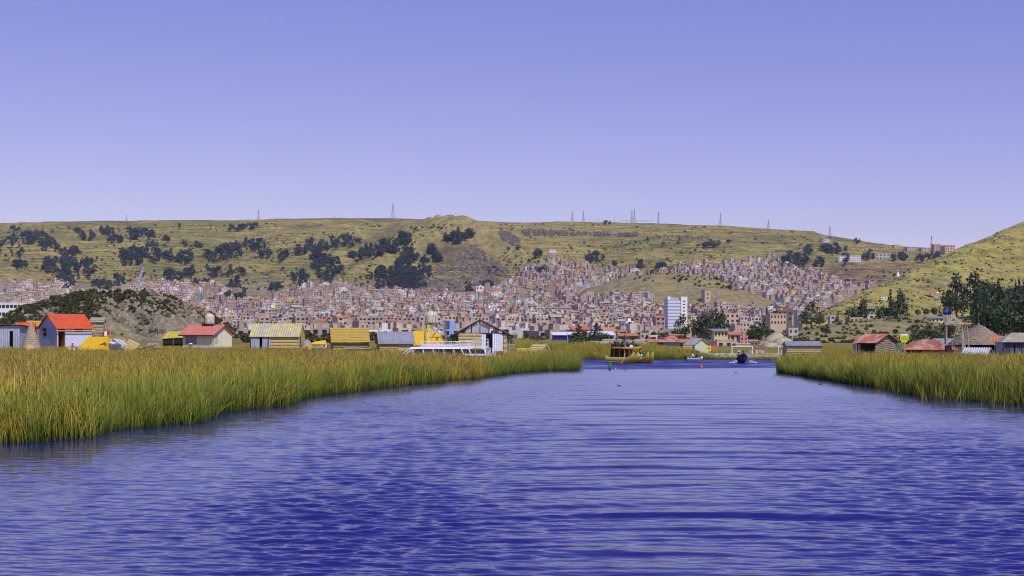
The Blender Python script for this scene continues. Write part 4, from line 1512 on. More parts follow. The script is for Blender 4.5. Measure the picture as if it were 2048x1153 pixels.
def person(loc, rz, label, shirt, trousers, pose='stand', hat=None, group=None, arms='down', scale=1.0, parent=None):
    """one skinned body with five-fingered hands kept simple at this size, shirt, trousers or skirt, hair, face details"""
    root = empty('person', loc, rz, label, 'person', group)
    root.scale = (scale,) * 3
    V3 = Vector
    if pose == 'stand':
        pel = V3((0, 0, .93)); knees = [V3((s * .10, -.02, .50)) for s in (-1, 1)]; ank = [V3((s * .11, .02, .08)) for s in (-1, 1)]; lean = 0
    else:
        pel = V3((0, 0, .16)); knees = [V3((s * .13, -.42, .30)) for s in (-1, 1)]; ank = [V3((s * .12, -.55, .05)) for s in (-1, 1)]; lean = -.06
    ch = pel + V3((0, lean - .01, .30)); sh = pel + V3((0, lean * 1.5, .49)); nk = sh + V3((0, -.01, .09)); hd = nk + V3((0, -.02, .12)); ht = hd + V3((0, 0, .10))
    S = [sh + V3((s * .19, 0, -.02)) for s in (-1, 1)]
    if arms == 'row':
        E = [S[i] + V3((s * .06, -.16, -.22)) for i, s in ((0, -1), (1, 1))]; Wr = [E[i] + V3((-s * .10, -.24, .02)) for i, s in ((0, -1), (1, 1))]
    elif arms == 'pole':
        E = [S[i] + V3((s * .08, -.16, -.20)) for i, s in ((0, -1), (1, 1))]; Wr = [V3((.04, -.36, pel.z + .42)), V3((.08, -.36, pel.z + .18))]
    else:
        E = [S[i] + V3((s * .08, .03, -.28)) for i, s in ((0, -1), (1, 1))]; Wr = [E[i] + V3((0, -.12, -.23)) for i in (0, 1)]
    v = [pel, ch, sh, nk, hd, ht]; e = [(0, 1), (1, 2), (2, 3), (3, 4), (4, 5)]; rr = [(.14, .105), (.15, .10), (.12, .08), .052, (.085, .10), (.07, .085)]
    for i in (0, 1):
        b = len(v)
        d = (Wr[i] - E[i]).normalized()
        v += [S[i], E[i], Wr[i], Wr[i] + d * .08]; e += [(2, b), (b, b + 1), (b + 1, b + 2), (b + 2, b + 3)]; rr += [.062, .046, .032, (.045, .022)]
        sd = d.orthogonal().normalized()
        for k in range(4):          # fingers and thumb, curled a little
            q = Wr[i] + d * .08 + sd * (-.03 + .02 * k)
            v += [q + d * (.045 + .008 * (k in (1, 2))), q + d * .07 + V3((0, 0, -.02))]; bb = len(v) - 2
            e += [(b + 3, bb), (bb, bb + 1)]; rr += [.010, .008]
        q = Wr[i] + d * .03 + sd * .05
        v += [q, q + d * .035]; bb = len(v) - 2; e += [(b + 2, bb), (bb, bb + 1)]; rr += [.012, .010]
    for i, s in ((0, -1), (1, 1)):
        b = len(v)
        hip = pel + V3((s * .095, 0, -.05))
        v += [hip, knees[i], ank[i], ank[i] + V3((s * .02, -.15, -.04))]; e += [(0, b), (b, b + 1), (b + 1, b + 2), (b + 2, b + 3)]; rr += [.088, .060, .042, (.04, .03)]
    skin_chain('body', v, e, rr, SKIN, root)
    # clothes follow the same joints a little wider
    v = [pel + V3((0, 0, .02)), ch, sh + V3((0, 0, -.01)), nk + V3((0, 0, -.045))]; e = [(0, 1), (1, 2), (2, 3)]; rr = [(.165, .125), (.172, .122), (.145, .10), .065]
    for i in (0, 1):
        b = len(v); v += [S[i], E[i], E[i] * .35 + Wr[i] * .65]; e += [(2, b), (b, b + 1), (b + 1, b + 2)]; rr += [.078, .060, .048]
    skin_chain('shirt', v, e, rr, shirt, root)
    v = [pel + V3((0, 0, .03))]; e = []; rr = [(.16, .12)]
    for i, s in ((0, -1), (1, 1)):
        b = len(v); hip = pel + V3((s * .095, 0, -.05)); v += [hip, knees[i], ank[i] + V3((0, 0, .04))]; e += [(0, b), (b, b + 1), (b + 1, b + 2)]; rr += [.105, .078, .062]
    skin_chain('trousers', v, e, rr, trousers, root)
    m = MB().lathe([(.02, -.06), (.098, -.03), (.105, .03), (.08, .09), (.015, .115)], 10, (hd.x, hd.y + .022, hd.z + .035), sy=1.05)
    m.build('hair', HAIR, root, True)
    f = MB()
    for s in (-1, 1):
        f.box(hd.x + s * .033 - .010, hd.x + s * .033 + .010, hd.y - .108, hd.y - .094, hd.z - .006, hd.z + .006)
        f.lathe([(.005, -.025), (.016, 0), (.005, .025)], 6, (hd.x + s * .092, hd.y + .01, hd.z - .01))
    f.box(hd.x - .012, hd.x + .012, hd.y - .125, hd.y - .094, hd.z - .040, hd.z - .012).box(hd.x - .025, hd.x + .025, hd.y - .106, hd.y - .09, hd.z - .062, hd.z - .054)
    f.build('face', M('face_detail', (.17, .08, .06), .7, .1, 8), root)
    if hat is not None:
        MB().lathe([(.22, .0), (.22, .012), (.115, .02), (.105, .10), (.06, .125)], 14, (hd.x, hd.y + .01, hd.z + .055)).build('hat', hat, root, True)
    return root
# ------------------------------------------------------------------ shared materials of the shore
ORANGE = M('orange_sheet', (.60, .085, .024), .6, .18, 1.2, stain=(.46, .12, .06), stain_amt=.45)
SALMON = M('salmon_sheet', (.50, .17, .13), .6, .15, 1.5, stain=(.40, .16, .12), stain_amt=.4)
RUST = M('rust_sheet', (.38, .12, .07), .75, .3, 2.5, stain=(.42, .36, .33), stain_amt=.65)
ZINC = M('zinc_sheet', (.34, .36, .40), .5, .2, 2.0, metal=.25, stain=(.26, .26, .28), stain_amt=.5)
ZINC_WALL = M('zinc_wall', (.40, .44, .54), .55, .2, 1.6, metal=.15, stain=(.28, .30, .38), stain_amt=.5, stretch=(3, 3, .5))
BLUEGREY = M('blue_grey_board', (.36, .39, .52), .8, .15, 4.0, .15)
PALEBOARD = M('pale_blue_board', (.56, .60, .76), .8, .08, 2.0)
CREAM = M('cream_plaster', (.72, .68, .53), .85, .08, 1.5)
THATCH = M('yellow_thatch', (.46, .335, .075), .95, .4, 9.0, .6, stretch=(1, 1, 4))
STRAW = M('straw_mat', (.50, .40, .17), .95, .28, 7.0, .6, stretch=(4, 4, .6))
OLDSTRAW = M('old_straw', (.34, .30, .22), .95, .35, 6.0, .8, stretch=(3, 3, .8))
GREYTHATCH = M('grey_thatch', (.25, .205, .15), .95, .4, 6.0, .8, stretch=(3, 3, .7))
YTARP = M('yellow_tarp', (.74, .46, .015), .6, .08, 1.5)
GTARP = M('green_yellow_tarp', (.46, .40, .06), .7, .2, 2.0)
WOOD = M('weathered_wood', (.26, .20, .14), .9, .3, 4.0, .4, stretch=(1, 1, 5))
NEWWOOD = M('new_wood', (.50, .39, .21), .8, .2, 4.0)
DARKWOOD = M('dark_wood', (.055, .042, .035), .9, .3, 4.0)
BLACK = M('black_cloth', (.018, .018, .02), .8, .2, 3.0)
WHITE = M('white_paint', (.78, .78, .80), .45, .06, 1.0)
WHITEM = M('white_corrugated', (.74, .75, .80), .5, .06, 1.0)
GREYM = M('grey_paint', (.36, .37, .40), .6, .15, 1.5)
TANK = M('beige_tank', (.58, .54, .42), .6, .08, 1.5, stain=(.45, .42, .34), stain_amt=.4)
PATCHY = M('patched_sheet', (.52, .46, .20), .7, .25, 2.2, stain=(.36, .37, .38), stain_amt=.95)
DARKGLASS = M('dark_glass', (.04, .045, .06), .15, .2, 1.0, spec=.5)
RED = M('red_paint', (.55, .04, .025), .6, .1, 2)
GREENP = M('green_paint', (.10, .19, .12), .7, .15, 2)
BLUEP = M('blue_paint', (.03, .035, .30), .5, .1, 2)
LIME = M('lime_sign', (.52, .66, .02), .6, .05, 2)
px = lambda D: D / F

# -- grey sheet shed at the left edge
D = 183; s = px(D)
root = empty('sheet_metal_shed', (gx(-12, D), D + 1.6, 1.3), 0, 'grey corrugated sheet shed with a narrow open doorway at the left edge', 'shed')
L = 104 * s; h = 3.0; l = L / 2; w = 1.7
edges = [-l, -l + 1.2, -l + 2.4, -l + 3.6, l - 20 * s, l - 13.5 * s + .0, l]
for a, b_ in zip(edges[:-1], edges[1:]):
    if abs(a - (l - 20 * s)) < 1e-6: continue
    m = MB(); corr_sheet(m, (a + .01, -w, -.3), (b_ - a - .02, 0, 0), (0, 0, h + .2 + random.uniform(-.05, .05)), .22, .03); m.build('wall_sheet', ZINC_WALL, root)
MB().box(l - 20 * s, l - 13.5 * s, -w - .02, -w + .05, h - .75, h - .1).build('door_lintel', M('pale_green_board', (.42, .48, .46), .8, .1, 2), root)
MB().box(l - .06, l, -w + .06, w, -.3, h - .1).box(-l, -l + .06, -w + .06, w, -.3, h - .1).box(-l + .06, l - .06, w - .06, w, -.3, h - .1).build('side_walls', ZINC_WALL, root)
m = MB(); corr_sheet(m, (-l - .3, -w - .35, h), (L + .7, 0, 0), (0, 2 * w + .6, -.25), .3, .03); m.build('roof_sheet', M('dark_rust_roof', (.16, .10, .08), .8, .3, 2), root)
MB().box(l - .9, l - .1, -w - .12, -w - .04, -.25, .02).build('step', WOOD, root)

# -- small orange roofed hut behind it
D = 200
gable_hut('orange_roofed_hut', 'small hut with a bright orange roof half hidden behind the grey shed', 'hut', anchor(51, D, 0, 0, R(12), 1.3), R(12), 2.1, 2.6, 2.0, 1.25, STRAW, ORANGE, 'flat', .25, .3, {'front': [(.1, .8, .1, 1.6)]})
# -- straw stack
D = 178
root = empty('straw_stack', (gx(62, D), D, 1.28), 0, 'tall conical stack of grey straw between the shed and the orange roofed house', 'straw stack')
random.seed(3)
prof = []
for k in range(15):
    t = k / 14
    r0 = 1.12 * (1 - t) ** .85 + .10
    prof += [(r0, 3.1 * t), (r0 * .93 if k < 14 else .02, 3.1 * t + .15)]
MB().lathe(prof, 26, jit=.05).build('straw_layers', OLDSTRAW, root)
m = MB(); m.lathe([(.62, -.1), (.66, .2), (.5, .5), (.1, .62)], 14, (.15, -.95, 0), jit=.08); m.build('loose_straw', STRAW, root)
D = 204
gable_hut('thatched_shelter', 'thatched roof tip showing between the straw stack and the orange roofed house', 'shelter', anchor(68, D, 0, 0, 0, 1.3), R(10), 1.5, 1.6, 2.9, .65, WOOD, THATCH, 'thatch', .2, .2, rows=3)

# -- house with the bright orange roof
D = 186; rot = R(38); L, W, hw, hr = 4.5, 6.0, 2.62, 1.62
loc = anchor(114.5, D, -L / 2, -W / 2, rot, 1.32)
hol = {'front': [(-L / 2 + .14, -L / 2 + .96, .06, hw - .12), (L * .0, L * .24, hw - .52, hw - .06)], 'left': [(.12 * W - .05, .32 * W, 1.62, 2.5)]}
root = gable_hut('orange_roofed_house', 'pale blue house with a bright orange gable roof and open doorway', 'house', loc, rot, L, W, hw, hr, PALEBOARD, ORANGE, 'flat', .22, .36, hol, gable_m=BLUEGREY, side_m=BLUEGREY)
MB().box(-L / 2 + .06, -L / 2 + .14, -W / 2 - .03, -W / 2 + .1, 0, hw - .05).box(-L / 2 + .96, -L / 2 + 1.04, -W / 2 - .03, -W / 2 + .1, 0, hw - .05).build('door_frame', NEWWOOD, root)
MB().hexa([(-L / 2 + .95, -W / 2 + .1, .06), (-L / 2 + .98, -W / 2 + .1, .06), (-L / 2 + .78, -W / 2 + .85, .06), (-L / 2 + .75, -W / 2 + .85, .06), (-L / 2 + .95, -W / 2 + .1, hw - .15), (-L / 2 + .98, -W / 2 + .1, hw - .15), (-L / 2 + .78, -W / 2 + .85, hw - .15), (-L / 2 + .75, -W / 2 + .85, hw - .15)]).build('door', M('brown_door', (.20, .075, .03), .6, .2, 3), root)
MB().box(-L / 2 - .3, L / 2 + .3, -W / 2 - .42, -W / 2 - .34, hw - .42, hw - .30).build('eave_board', NEWWOOD, root)
MB().box(-L / 2 - .03, -L / 2 + .02, .12 * W - .1, .32 * W + .05, 1.56, 1.62).box(-L / 2 - .03, -L / 2 + .02, .12 * W - .1, .32 * W + .05, 2.5, 2.56).build('window_frame', DARKWOOD, root)
MB().hexa([(-L / 2 - .02, .13 * W, 2.02), (-L / 2 + .01, .13 * W, 2.02), (-L / 2 + .01, .30 * W, 1.92), (-L / 2 - .02, .30 * W, 1.92), (-L / 2 - .02, .13 * W, 2.10), (-L / 2 + .01, .13 * W, 2.10), (-L / 2 + .01, .30 * W, 2.24), (-L / 2 - .02, .30 * W, 2.24)]).build('window_cloth', ORANGE, root)
MB().box(-L / 2 - .1, L / 2 + .3, -W / 2 - 1.0, -W / 2 - .01, -.14, -.02).build('porch_floor', NEWWOOD, root)

# -- yellow tent
D = 176; rot = R(-30); L, W, h = 3.7, 3.4, 1.62
root = empty('ridge_tent', anchor(198, D, L / 2, -W / 2, rot, 1.28), rot, 'bright yellow ridge tent pitched in front of the orange roofed house', 'tent')
m = MB(); n = 8; k2 = 6
b = 0
for j in range(k2 + 1):
    t = j / k2
    for i in range(n + 1):
        x = -L / 2 + L * i / n
        sag = -.07 * math.sin(math.pi * t) - .05 * math.sin(math.pi * i / n) * t
        m.v.append((x * (1 - .10 * t), -W / 2 * (1 - t) - .02, h * t + sag))
for j in range(k2):
    for i in range(n):
        a = j * (n + 1) + i; m.f.append((a, a + 1, a + n + 2, a + n + 1)); m.m.append(0)
b = len(m.v)
for j in range(k2 + 1):
    t = j / k2
    for i in range(n + 1):
        x = -L / 2 + L * i / n
        m.v.append((x * (1 - .10 * t), W / 2 * (1 - t) + .02, h * t - .07 * math.sin(math.pi * t) - .05 * math.sin(math.pi * i / n) * t))
for j in range(k2):
    for i in range(n):
        a = b + j * (n + 1) + i; m.f.append((a, a + n + 1, a + n + 2, a + 1)); m.m.append(0)
m.build('canvas', YTARP, root, True)
m = MB(); m.poly([(L / 2, -W / 2, 0), (L / 2 + .02, W / 2, 0), (L / 2 * .9, 0, h - .04)]); m.build('end_flap', YTARP, root)
for x in (-1, 1): MB().tube([(x * L / 2 * .88, 0, 0), (x * L / 2 * .88, 0, h - .1)], .03).build('pole', WOOD, root)
person((gx(143, 173), 173, 1.26), R(70), 'person in a pink top and pale hat seated beside the yellow tent', M('pink_cloth', (.65, .25, .32), .8, .1, 5), M('dark_skirt', (.10, .08, .12), .8, .1, 5), 'sit', M('straw_hat', (.72, .66, .52), .8, .1, 5))
root = empty('bucket', (gx(147.5, 172.5), 172.5, 1.27), 0, 'small white bucket beside the person in pink', 'bucket')
MB().lathe([(.13, 0), (.17, .32), (.16, .32), (.12, .02)], 12).build('pail', WHITE, root)
MB().tube([(-.17, 0, .3), (-.1, 0, .46), (.1, 0, .46), (.17, 0, .3)], .012, 5).build('handle', GREYM, root)
root = empty('plastic_bag', (gx(139, 172), 172, 1.27), 0, 'yellow bag on the ground in front of the person in pink', 'bag')
MB().lathe([(.22, 0), (.27, .15), (.2, .32), (.05, .4), (.1, .48)], 10, jit=.12).build('bag_body', YTARP, root)

# -- lookout hut of grey straw on stilts
D = 212; s = px(D)
root = empty('straw_lookout', (gx(196, D), D, 1.2), R(8), 'grey straw lookout box on stilts behind the orange roofed house', 'lookout')
m = MB(); reed_mat(m, -.85, .85, 2.0, 3.6, -.8, 4, 5); m.box(-.83, .83, -.78, .78, 2.0, 3.6); m.build('straw_box', OLDSTRAW, root)
m = MB(); thatch_slope(m, (-1.0, -1.0, 3.5), (2, 0, 0), (0, 1.0, .7), 3, seed=4); thatch_slope(m, (-1.0, 1.0, 3.5), (2, 0, 0), (0, -1.0, .7), 3, seed=5); m.build('roof', OLDSTRAW, root)
for x in (-.8, .8):
    for y in (-.7, .7): MB().tube([(x * 1.1, y, -.3), (x, y, 2.0)], .06).build('stilt', WOOD, root)
MB().tube([(-.85, -.72, .2), (.8, -.72, 1.9)], .045).tube([(.85, -.72, .2), (-.8, -.72, 1.9)], .045).build('brace', WOOD, root)

# -- flag
D = 176
root = empty('flag', (gx(223, D), D, 1.1), 0, 'small red and white striped flag on a leaning pole', 'flag')
MB().tube([(0, 0, 0), (-.28, 0, 2.55)], .022, 5).build('pole', WOOD, root)
for k, mm in ((0, RED), (1, WHITE), (2, RED)):
    m = MB(); n = 4
    for i in range(n + 1):
        q = (k + i / n) / 3
        for zz in (0, 1):
            m.v.append((-.27 - .82 * q - .02 * zz, .05 * math.sin(q * 7), 1.98 - .20 * q + .52 * zz))
    for i in range(n): m.f.append((2 * i, 2 * i + 2, 2 * i + 3, 2 * i + 1)); m.m.append(0)
    m.build('stripe', mm, root)


def hull_mesh(m, L, B, Hh, sheer=.25, n=12, bow=.35, mi=0, flat=.6):
    """open boat hull along x, bow at +x"""
    b = len(m.v)
    for i in range(n + 1):
        t = i / n
        w = B / 2 * (1 - max(0, (t - (1 - bow)) / bow) ** 1.8) * (.82 + .18 * min(1, t * 3))
        zt = Hh + sheer * (2 * t - 1) ** 2 * (1.6 if t > .5 else .5)
        zk = 0 + (Hh * .75) * max(0, (t - .8) / .2) ** 2
        x = -L / 2 + L * t
        for (yy, zz) in ((-w, zt), (-w * flat, zk + .1), (0, zk), (w * flat, zk + .1), (w, zt)):
            m.v.append((x, yy, zz))
    for i in range(n):
        for k in range(4):
            a = b + 5 * i + k; m.f.append((a, a + 5, a + 6, a + 1)); m.m.append(mi)
    m.f.append((b, b + 1, b + 2, b + 3, b + 4)); m.m.append(mi)
    # deck a little below the rim
    bd = len(m.v)
    for i in range(n + 1):
        p, q = m.v[b + 5 * i], m.v[b + 5 * i + 4]
        m.v.append((p[0], p[1] * .98, p[2] - .12)); m.v.append((q[0], q[1] * .98, q[2] - .12))
    for i in range(n):
        a = bd + 2 * i; m.f.append((a, a + 1, a + 3, a + 2)); m.m.append(mi)
    return m


# -- white boat hauled up beside the tent
D = 175
root = empty('hauled_boat', (gx(236, D), D, 1.35), R(-38), 'white boat with a striped slanting canopy hauled up right of the yellow tent', 'boat')
m = MB(); hull_mesh(m, 2.6, 1.2, .75); m.build('hull', WHITE, root, True)
for k in range(4): MB().box(-.9 + .02, .75, -.5 + .26 * k, -.5 + .26 * k + .2, .99, 1.02).build('canopy_slat', WHITE if k % 2 else M('violet_stripe', (.30, .28, .42), .6, .1, 2), root, rot=(0, R(24), 0))
for x in (-.7, .6): MB().tube([(x, -.4, .5), (x, -.4, 1.0 - .4 * x)], .03, 5).tube([(x, .4, .5), (x, .4, 1.0 - .4 * x)], .03, 5).build('canopy_post', WHITE, root)

# -- reed lean-to and heaps right of it
D = 177
root = empty('reed_lean_to', (gx(259, D), D, 1.25), R(-20), 'tilted panel of dry reeds leaning right of the hauled white boat', 'reed panel')
m = MB(); thatch_slope(m, (-.75, -.6, 0), (1.6, 0, .0), (.2, .7, 1.25), 5, .09, seed=8); m.build('reed_panel', STRAW, root, rot=(0, R(22), 0))
MB().tube([(.4, .5, 0), (.1, .2, 1.0)], .04).build('prop', WOOD, root)
root = empty('reed_heap', (gx(296, 178), 178, 1.25), 0, 'low heap of cut reeds and boards left of the dark shelter', 'reed heap')
random.seed(8)
m = MB()
for k in range(26):
    a = random.uniform(-.5, .5); x = random.uniform(-1.2, 1.2); y = random.uniform(-.5, .5); z = random.uniform(.05, .5)
    m.tube([(x - .7 * math.cos(a), y - .7 * math.sin(a), z + random.uniform(-.2, .2)), (x + .7 * math.cos(a), y + .7 * math.sin(a), z + random.uniform(-.1, .3))], random.uniform(.04, .09), 5)
m.build('bundles', OLDSTRAW, root)
MB().box(-.2, 1.2, .3, .38, .1, 1.05).build('board', OLDSTRAW, root, rot=(R(-20), 0, 0))
for sx in (-1, 1): MB().tube([(-1.2, sx * .2, .1), (1.0, .3 + sx * .2, .75)], .03, 5).build('pole', WOOD, root)

# -- dark shelter with yellow green tarp
D = 193; s = px(D)
root = empty('tarp_shelter', (gx(347, D), D, 1.28), R(0), 'open dark shelter with a yellow green tarpaulin roof beside the white hut', 'shelter')
m = MB(); m.hexa([(-1.35, -1.2, 1.25), (1.6, -1.2, 1.45), (1.6, 1.2, 1.45), (-1.35, 1.2, 1.25), (-.6, -.1, 2.2), (1.6, -.1, 2.25), (1.6, .1, 2.25), (-.6, .1, 2.2)]); m.build('tarpaulin', GTARP, root)
for x in (-1.15, .2, 1.5):
    for y in (-1.05, 1.05): MB().tube([(x, y, -.3), (x, y, 1.35)], .045).build('post', WOOD, root)
MB().box(-1.15, 1.5, .9, .96, .35, 1.35).box(-1.12, -1.06, -1.0, .9, .35, 1.35).box(-1.12, 1.5, -1.06, -1.01, .62, 1.3).build('interior_shade', BLACK, root)  # black sheets painting the shade inside the open shelter

# -- white hut with salmon roof, tank on top
D = 184; rot = R(-24); L, W, hw, hr = 4.55, 3.9, 1.98, 1.0
loc = anchor(427, D, L / 2, -W / 2, rot, 1.30)
root = gable_hut('white_hut', 'cream white hut with a salmon red corrugated roof', 'hut', loc, rot, L, W, hw, hr, CREAM, SALMON, 'corr', .42, .55,
                 {'front': [(-L / 2 + .35, -L / 2 + 2.05, .62, 1.95)], 'right': [(-W / 2 + .25, -W / 2 + 1.0, .62, 1.75)]})
MB().box(-L / 2 + .37, -L / 2 + 2.03, -W / 2 + .05, -W / 2 + .08, .64, 1.93).build('window_pane', M('blue_pane', (.20, .22, .30), .3, .1, 1, spec=.5), root)
MB().box(L / 2 - .08, L / 2 - .05, -W / 2 + .27, -W / 2 + .98, .64, 1.73).build('window_pane', M('sand_pane', (.50, .46, .36), .6, .1, 1), root)
MB().lathe([(.16, 0), (.3, .02), (.22, .12), (.05, .16)], 10, (-L / 2 + 1.25, -W / 2 - .03, .62)).build('basin', WHITE, root)
MB().box(-L / 2 - .3, L / 2 + .3, -W / 2 - .56, -W / 2 - .5, hw - .36, hw - .2).build('eave_board', DARKWOOD, root)
MB().tube([(L / 2 + .02, -W / 2 - .03, -.2), (L / 2 + .02, -W / 2 - .03, hw - .1)], .035, 6).build('corner_pipe', GREYM, root)
tz = 1.30 + hw + hr + .1
tl = Vector(loc) + Vector((.25 * math.cos(rot), .25 * math.sin(rot), 0))
root = empty('water_tank', (tl.x + .05, tl.y, tz - .12), rot, 'beige plastic water tank on the ridge of the white hut', 'water tank')
random.seed(1)
MB().lathe([(.60, .18), (.62, .25), (.60, .5), (.62, .62), (.60, .8), (.62, .95), (.60, 1.12), (.45, 1.32), (.22, 1.42)], 20).build('tank_body', TANK, root, True)
MB().lathe([(.2, 1.42), (.2, 1.5), (.05, 1.52)], 14).build('lid', TANK, root, True)
MB().box(-.9, .95, -.5, .5, .1, .17).build('stand', DARKWOOD, root)
for x in (-.7, .7): MB().box(x - .06, x + .06, -.45, .45, -.32, .1).build('bearer', DARKWOOD, root)
MB().tube([(-.35, -.55, .1), (-.35, -.55, 1.2), (-.3, -.4, 1.36)], .03, 6).build('pipe', BLACK, root)
MB().tube([(.45, -.5, .6), (1.0, -.4, .05)], .025, 5).build('strap', GREYM, root)
MB().lathe([(.09, 0), (.09, .03), (.01, .035)], 10).build('sticker', WHITE, root, rot=(R(80), 0, R(30)), loc=(.27, -.56, .55))

# -- hut with patched sheet roof
D = 182; s = px(D); L, W, hw, hr = 5.9, 4.0, 1.72, 1.42
loc = (gx(551, D), D + W / 2, 1.26)
root = gable_hut('patched_roof_hut', 'reed hut whose sheet roof is patched yellow and grey', 'hut', loc, R(-3), L, W, hw, hr, STRAW, PATCHY, 'corr', .12, .28, {'front': [(-L / 2 + .12, -.78, .0, hw - .15)]})
for ch in list(root.children):
    if ch.name.startswith('roof_slope'): ch.hide_render = False
for a, b_, z0 in ((-L / 2 + .08, -L / 2 + 1.12, -.3), (-L / 2 + 1.45, -L / 2 + 2.45, -.75)):
    m = MB(); corr_sheet(m, (a, -W / 2 - .08, z0), (b_ - a, 0, 0), (0, 0, hw - .22 - z0), .2, .03); m.build('wall_sheet', ZINC_WALL, root)
for k in range(5):
    m = MB(); reed_mat(m, -.72, L / 2 - .1, -.3 + .38 * k, -.3 + .38 * (k + 1), -W / 2, 1, 20 + k); m.build('reed_course', STRAW, root)
for x in (-L / 2, -.78, L / 2 + .25): MB().tube([(x, -W / 2 - .12, -.4), (x, -W / 2 - .12, hw - .05)], .05).build('post', DARKWOOD, root)

# -- straw heap and boat with awning right of it
root = empty('straw_heap', (gx(614, 181), 181, 1.26), 0, 'heap of loose straw against the right end of the patched roof hut', 'straw heap')
random.seed(5)
MB().lathe([(.75, -.1), (.8, .2), (.65, .6), (.4, 1.0), (.1, 1.25)], 16, jit=.1).build('straw_mound', OLDSTRAW, root)
D = 176
root = empty('awning_boat', (gx(633, D), D, 1.28), R(5), 'white boat under a yellow awning left of the yellow thatched hut', 'boat')
m = MB(); hull_mesh(m, 2.4, 1.0, .45); m.build('hull', WHITE, root, True)
m = MB(); m.hexa([(-.7, -.5, .75), (1.1, -.5, .72), (1.1, .5, .72), (-.7, .5, .75), (-.2, -.1, 1.05), (1.1, -.1, 1.2), (1.1, .1, 1.2), (-.2, .1, 1.05)]); m.build('awning', YTARP, root)
for x in (-.6, 1.0): MB().tube([(x, -.42, .3), (x, -.42, .78)], .025, 5).tube([(x, .42, .3), (x, .42, .78)], .025, 5).build('post', WOOD, root)
MB().box(-.95, -.55, -.52, -.48, .1, .7).build('yellow_cloth', YTARP, root)

# -- yellow thatched hut
D = 178; rot = R(11); L, W, hw, hr = 4.25, 3.3, 1.16, 1.42
loc = anchor(665, D, -L / 2, -W / 2, rot, 1.26)
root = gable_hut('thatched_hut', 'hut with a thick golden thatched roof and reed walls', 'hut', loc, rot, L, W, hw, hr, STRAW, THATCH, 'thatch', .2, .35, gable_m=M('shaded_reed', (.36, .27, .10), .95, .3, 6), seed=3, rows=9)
for k in range(3):
    m = MB(); reed_mat(m, -L / 2, L / 2, -.15 + .42 * k, -.15 + .42 * (k + 1), -W / 2, 1, 30 + k); m.build('reed_course', STRAW, root)
MB().tube([(-L / 2, -W / 2 - .36, hw - .42), (L / 2 + .2, -W / 2 - .36, hw - .42)], .035).build('eave_pole', DARKWOOD, root)
for x in (-L / 2 + .05, L / 2): MB().tube([(x, -W / 2 - .1, -.3), (x, -W / 2 - .1, hw - .2)], .045).build('post', DARKWOOD, root)
# -- tarp covered frame in front of it
D = 172
root = empty('tarp_covered_frame', (gx(712, D), D, 1.05), R(6), 'low frame covered by a sagging dark tarpaulin before the yellow thatched hut', 'tarp')
m = MB(); n = 10
for i in range(n + 1):
    x = -1.7 + 3.5 * i / n; q = .42 + .16 * math.sin(i * .55) + .03 * i
    for (y, dz) in ((-.65, -.05), (0, .06), (.65, 0)): m.v.append((x, y, q + dz))
for i in range(n):
    for k in range(2): a = 3 * i + k; m.f.append((a, a + 3, a + 4, a + 1)); m.m.append(0)
m.build('tarpaulin', ZINC, root)
MB().box(-1.0, 1.8, -.6, -.55, -.4, .42).box(-1.0, 1.8, .5, .55, -.4, .42).build('side_cloth', BLACK, root)
for x in (-1.0, .4, 1.75): MB().tube([(x, -.58, -.6), (x, -.58, .6)], .035, 5).build('post', DARKWOOD, root)

# -- grey sheet roofed hut
D = 176; rot = R(11); L, W, hw, hr = 4.0, 3.3, 1.0, 1.18
loc = anchor(759, D, -L / 2, -W / 2, rot, 1.24)
root = gable_hut('zinc_roofed_hut', 'reed hut with a grey corrugated metal roof left of the white tour boat', 'hut', loc, rot, L, W, hw, hr, M('tan_board', (.56, .47, .28), .85, .15, 2), ZINC, 'corr', .18, .35, gable_m=THATCH)
for k in range(3):
    m = MB(); reed_mat(m, -L / 2, .2, -.2 + .38 * k, -.2 + .38 * (k + 1), -W / 2, 1, 40 + k); m.build('reed_course', STRAW, root)

# -- yellow tarpaulin hall behind the tank tower
D = 214; s = px(D)
root = empty('yellow_tarp_hall', (gx(856, D), D, 1.1), R(-6), 'long yellow tarpaulin covered hall with a raised middle behind the tank tower', 'hall')
m = MB(); m.hexa([(-2.1, -1.5, 0), (2.3, -1.5, 0), (2.3, 1.5, 0), (-2.1, 1.5, 0), (-2.1, -.4, 2.45), (1.7, -.4, 2.45), (1.7, .4, 2.45), (-2.1, .4, 2.45)]); m.build('roof_cover', YTARP, root)
m = MB(); m.hexa([(-.75, -.5, 2.3), (.6, -.5, 2.3), (.6, .5, 2.3), (-.75, .5, 2.3), (-.35, -.1, 3.5), (.1, -.1, 3.3), (.1, .1, 3.3), (-.35, .1, 3.5)]); m.build('raised_ridge', YTARP, root)
for k in range(5): MB().tube([(-2.1 + .95 * k, -1.52, .05), (-2.1 + .9 * k, -.43, 2.46)], .02, 5).build('seam_cord', NEWWOOD, root)

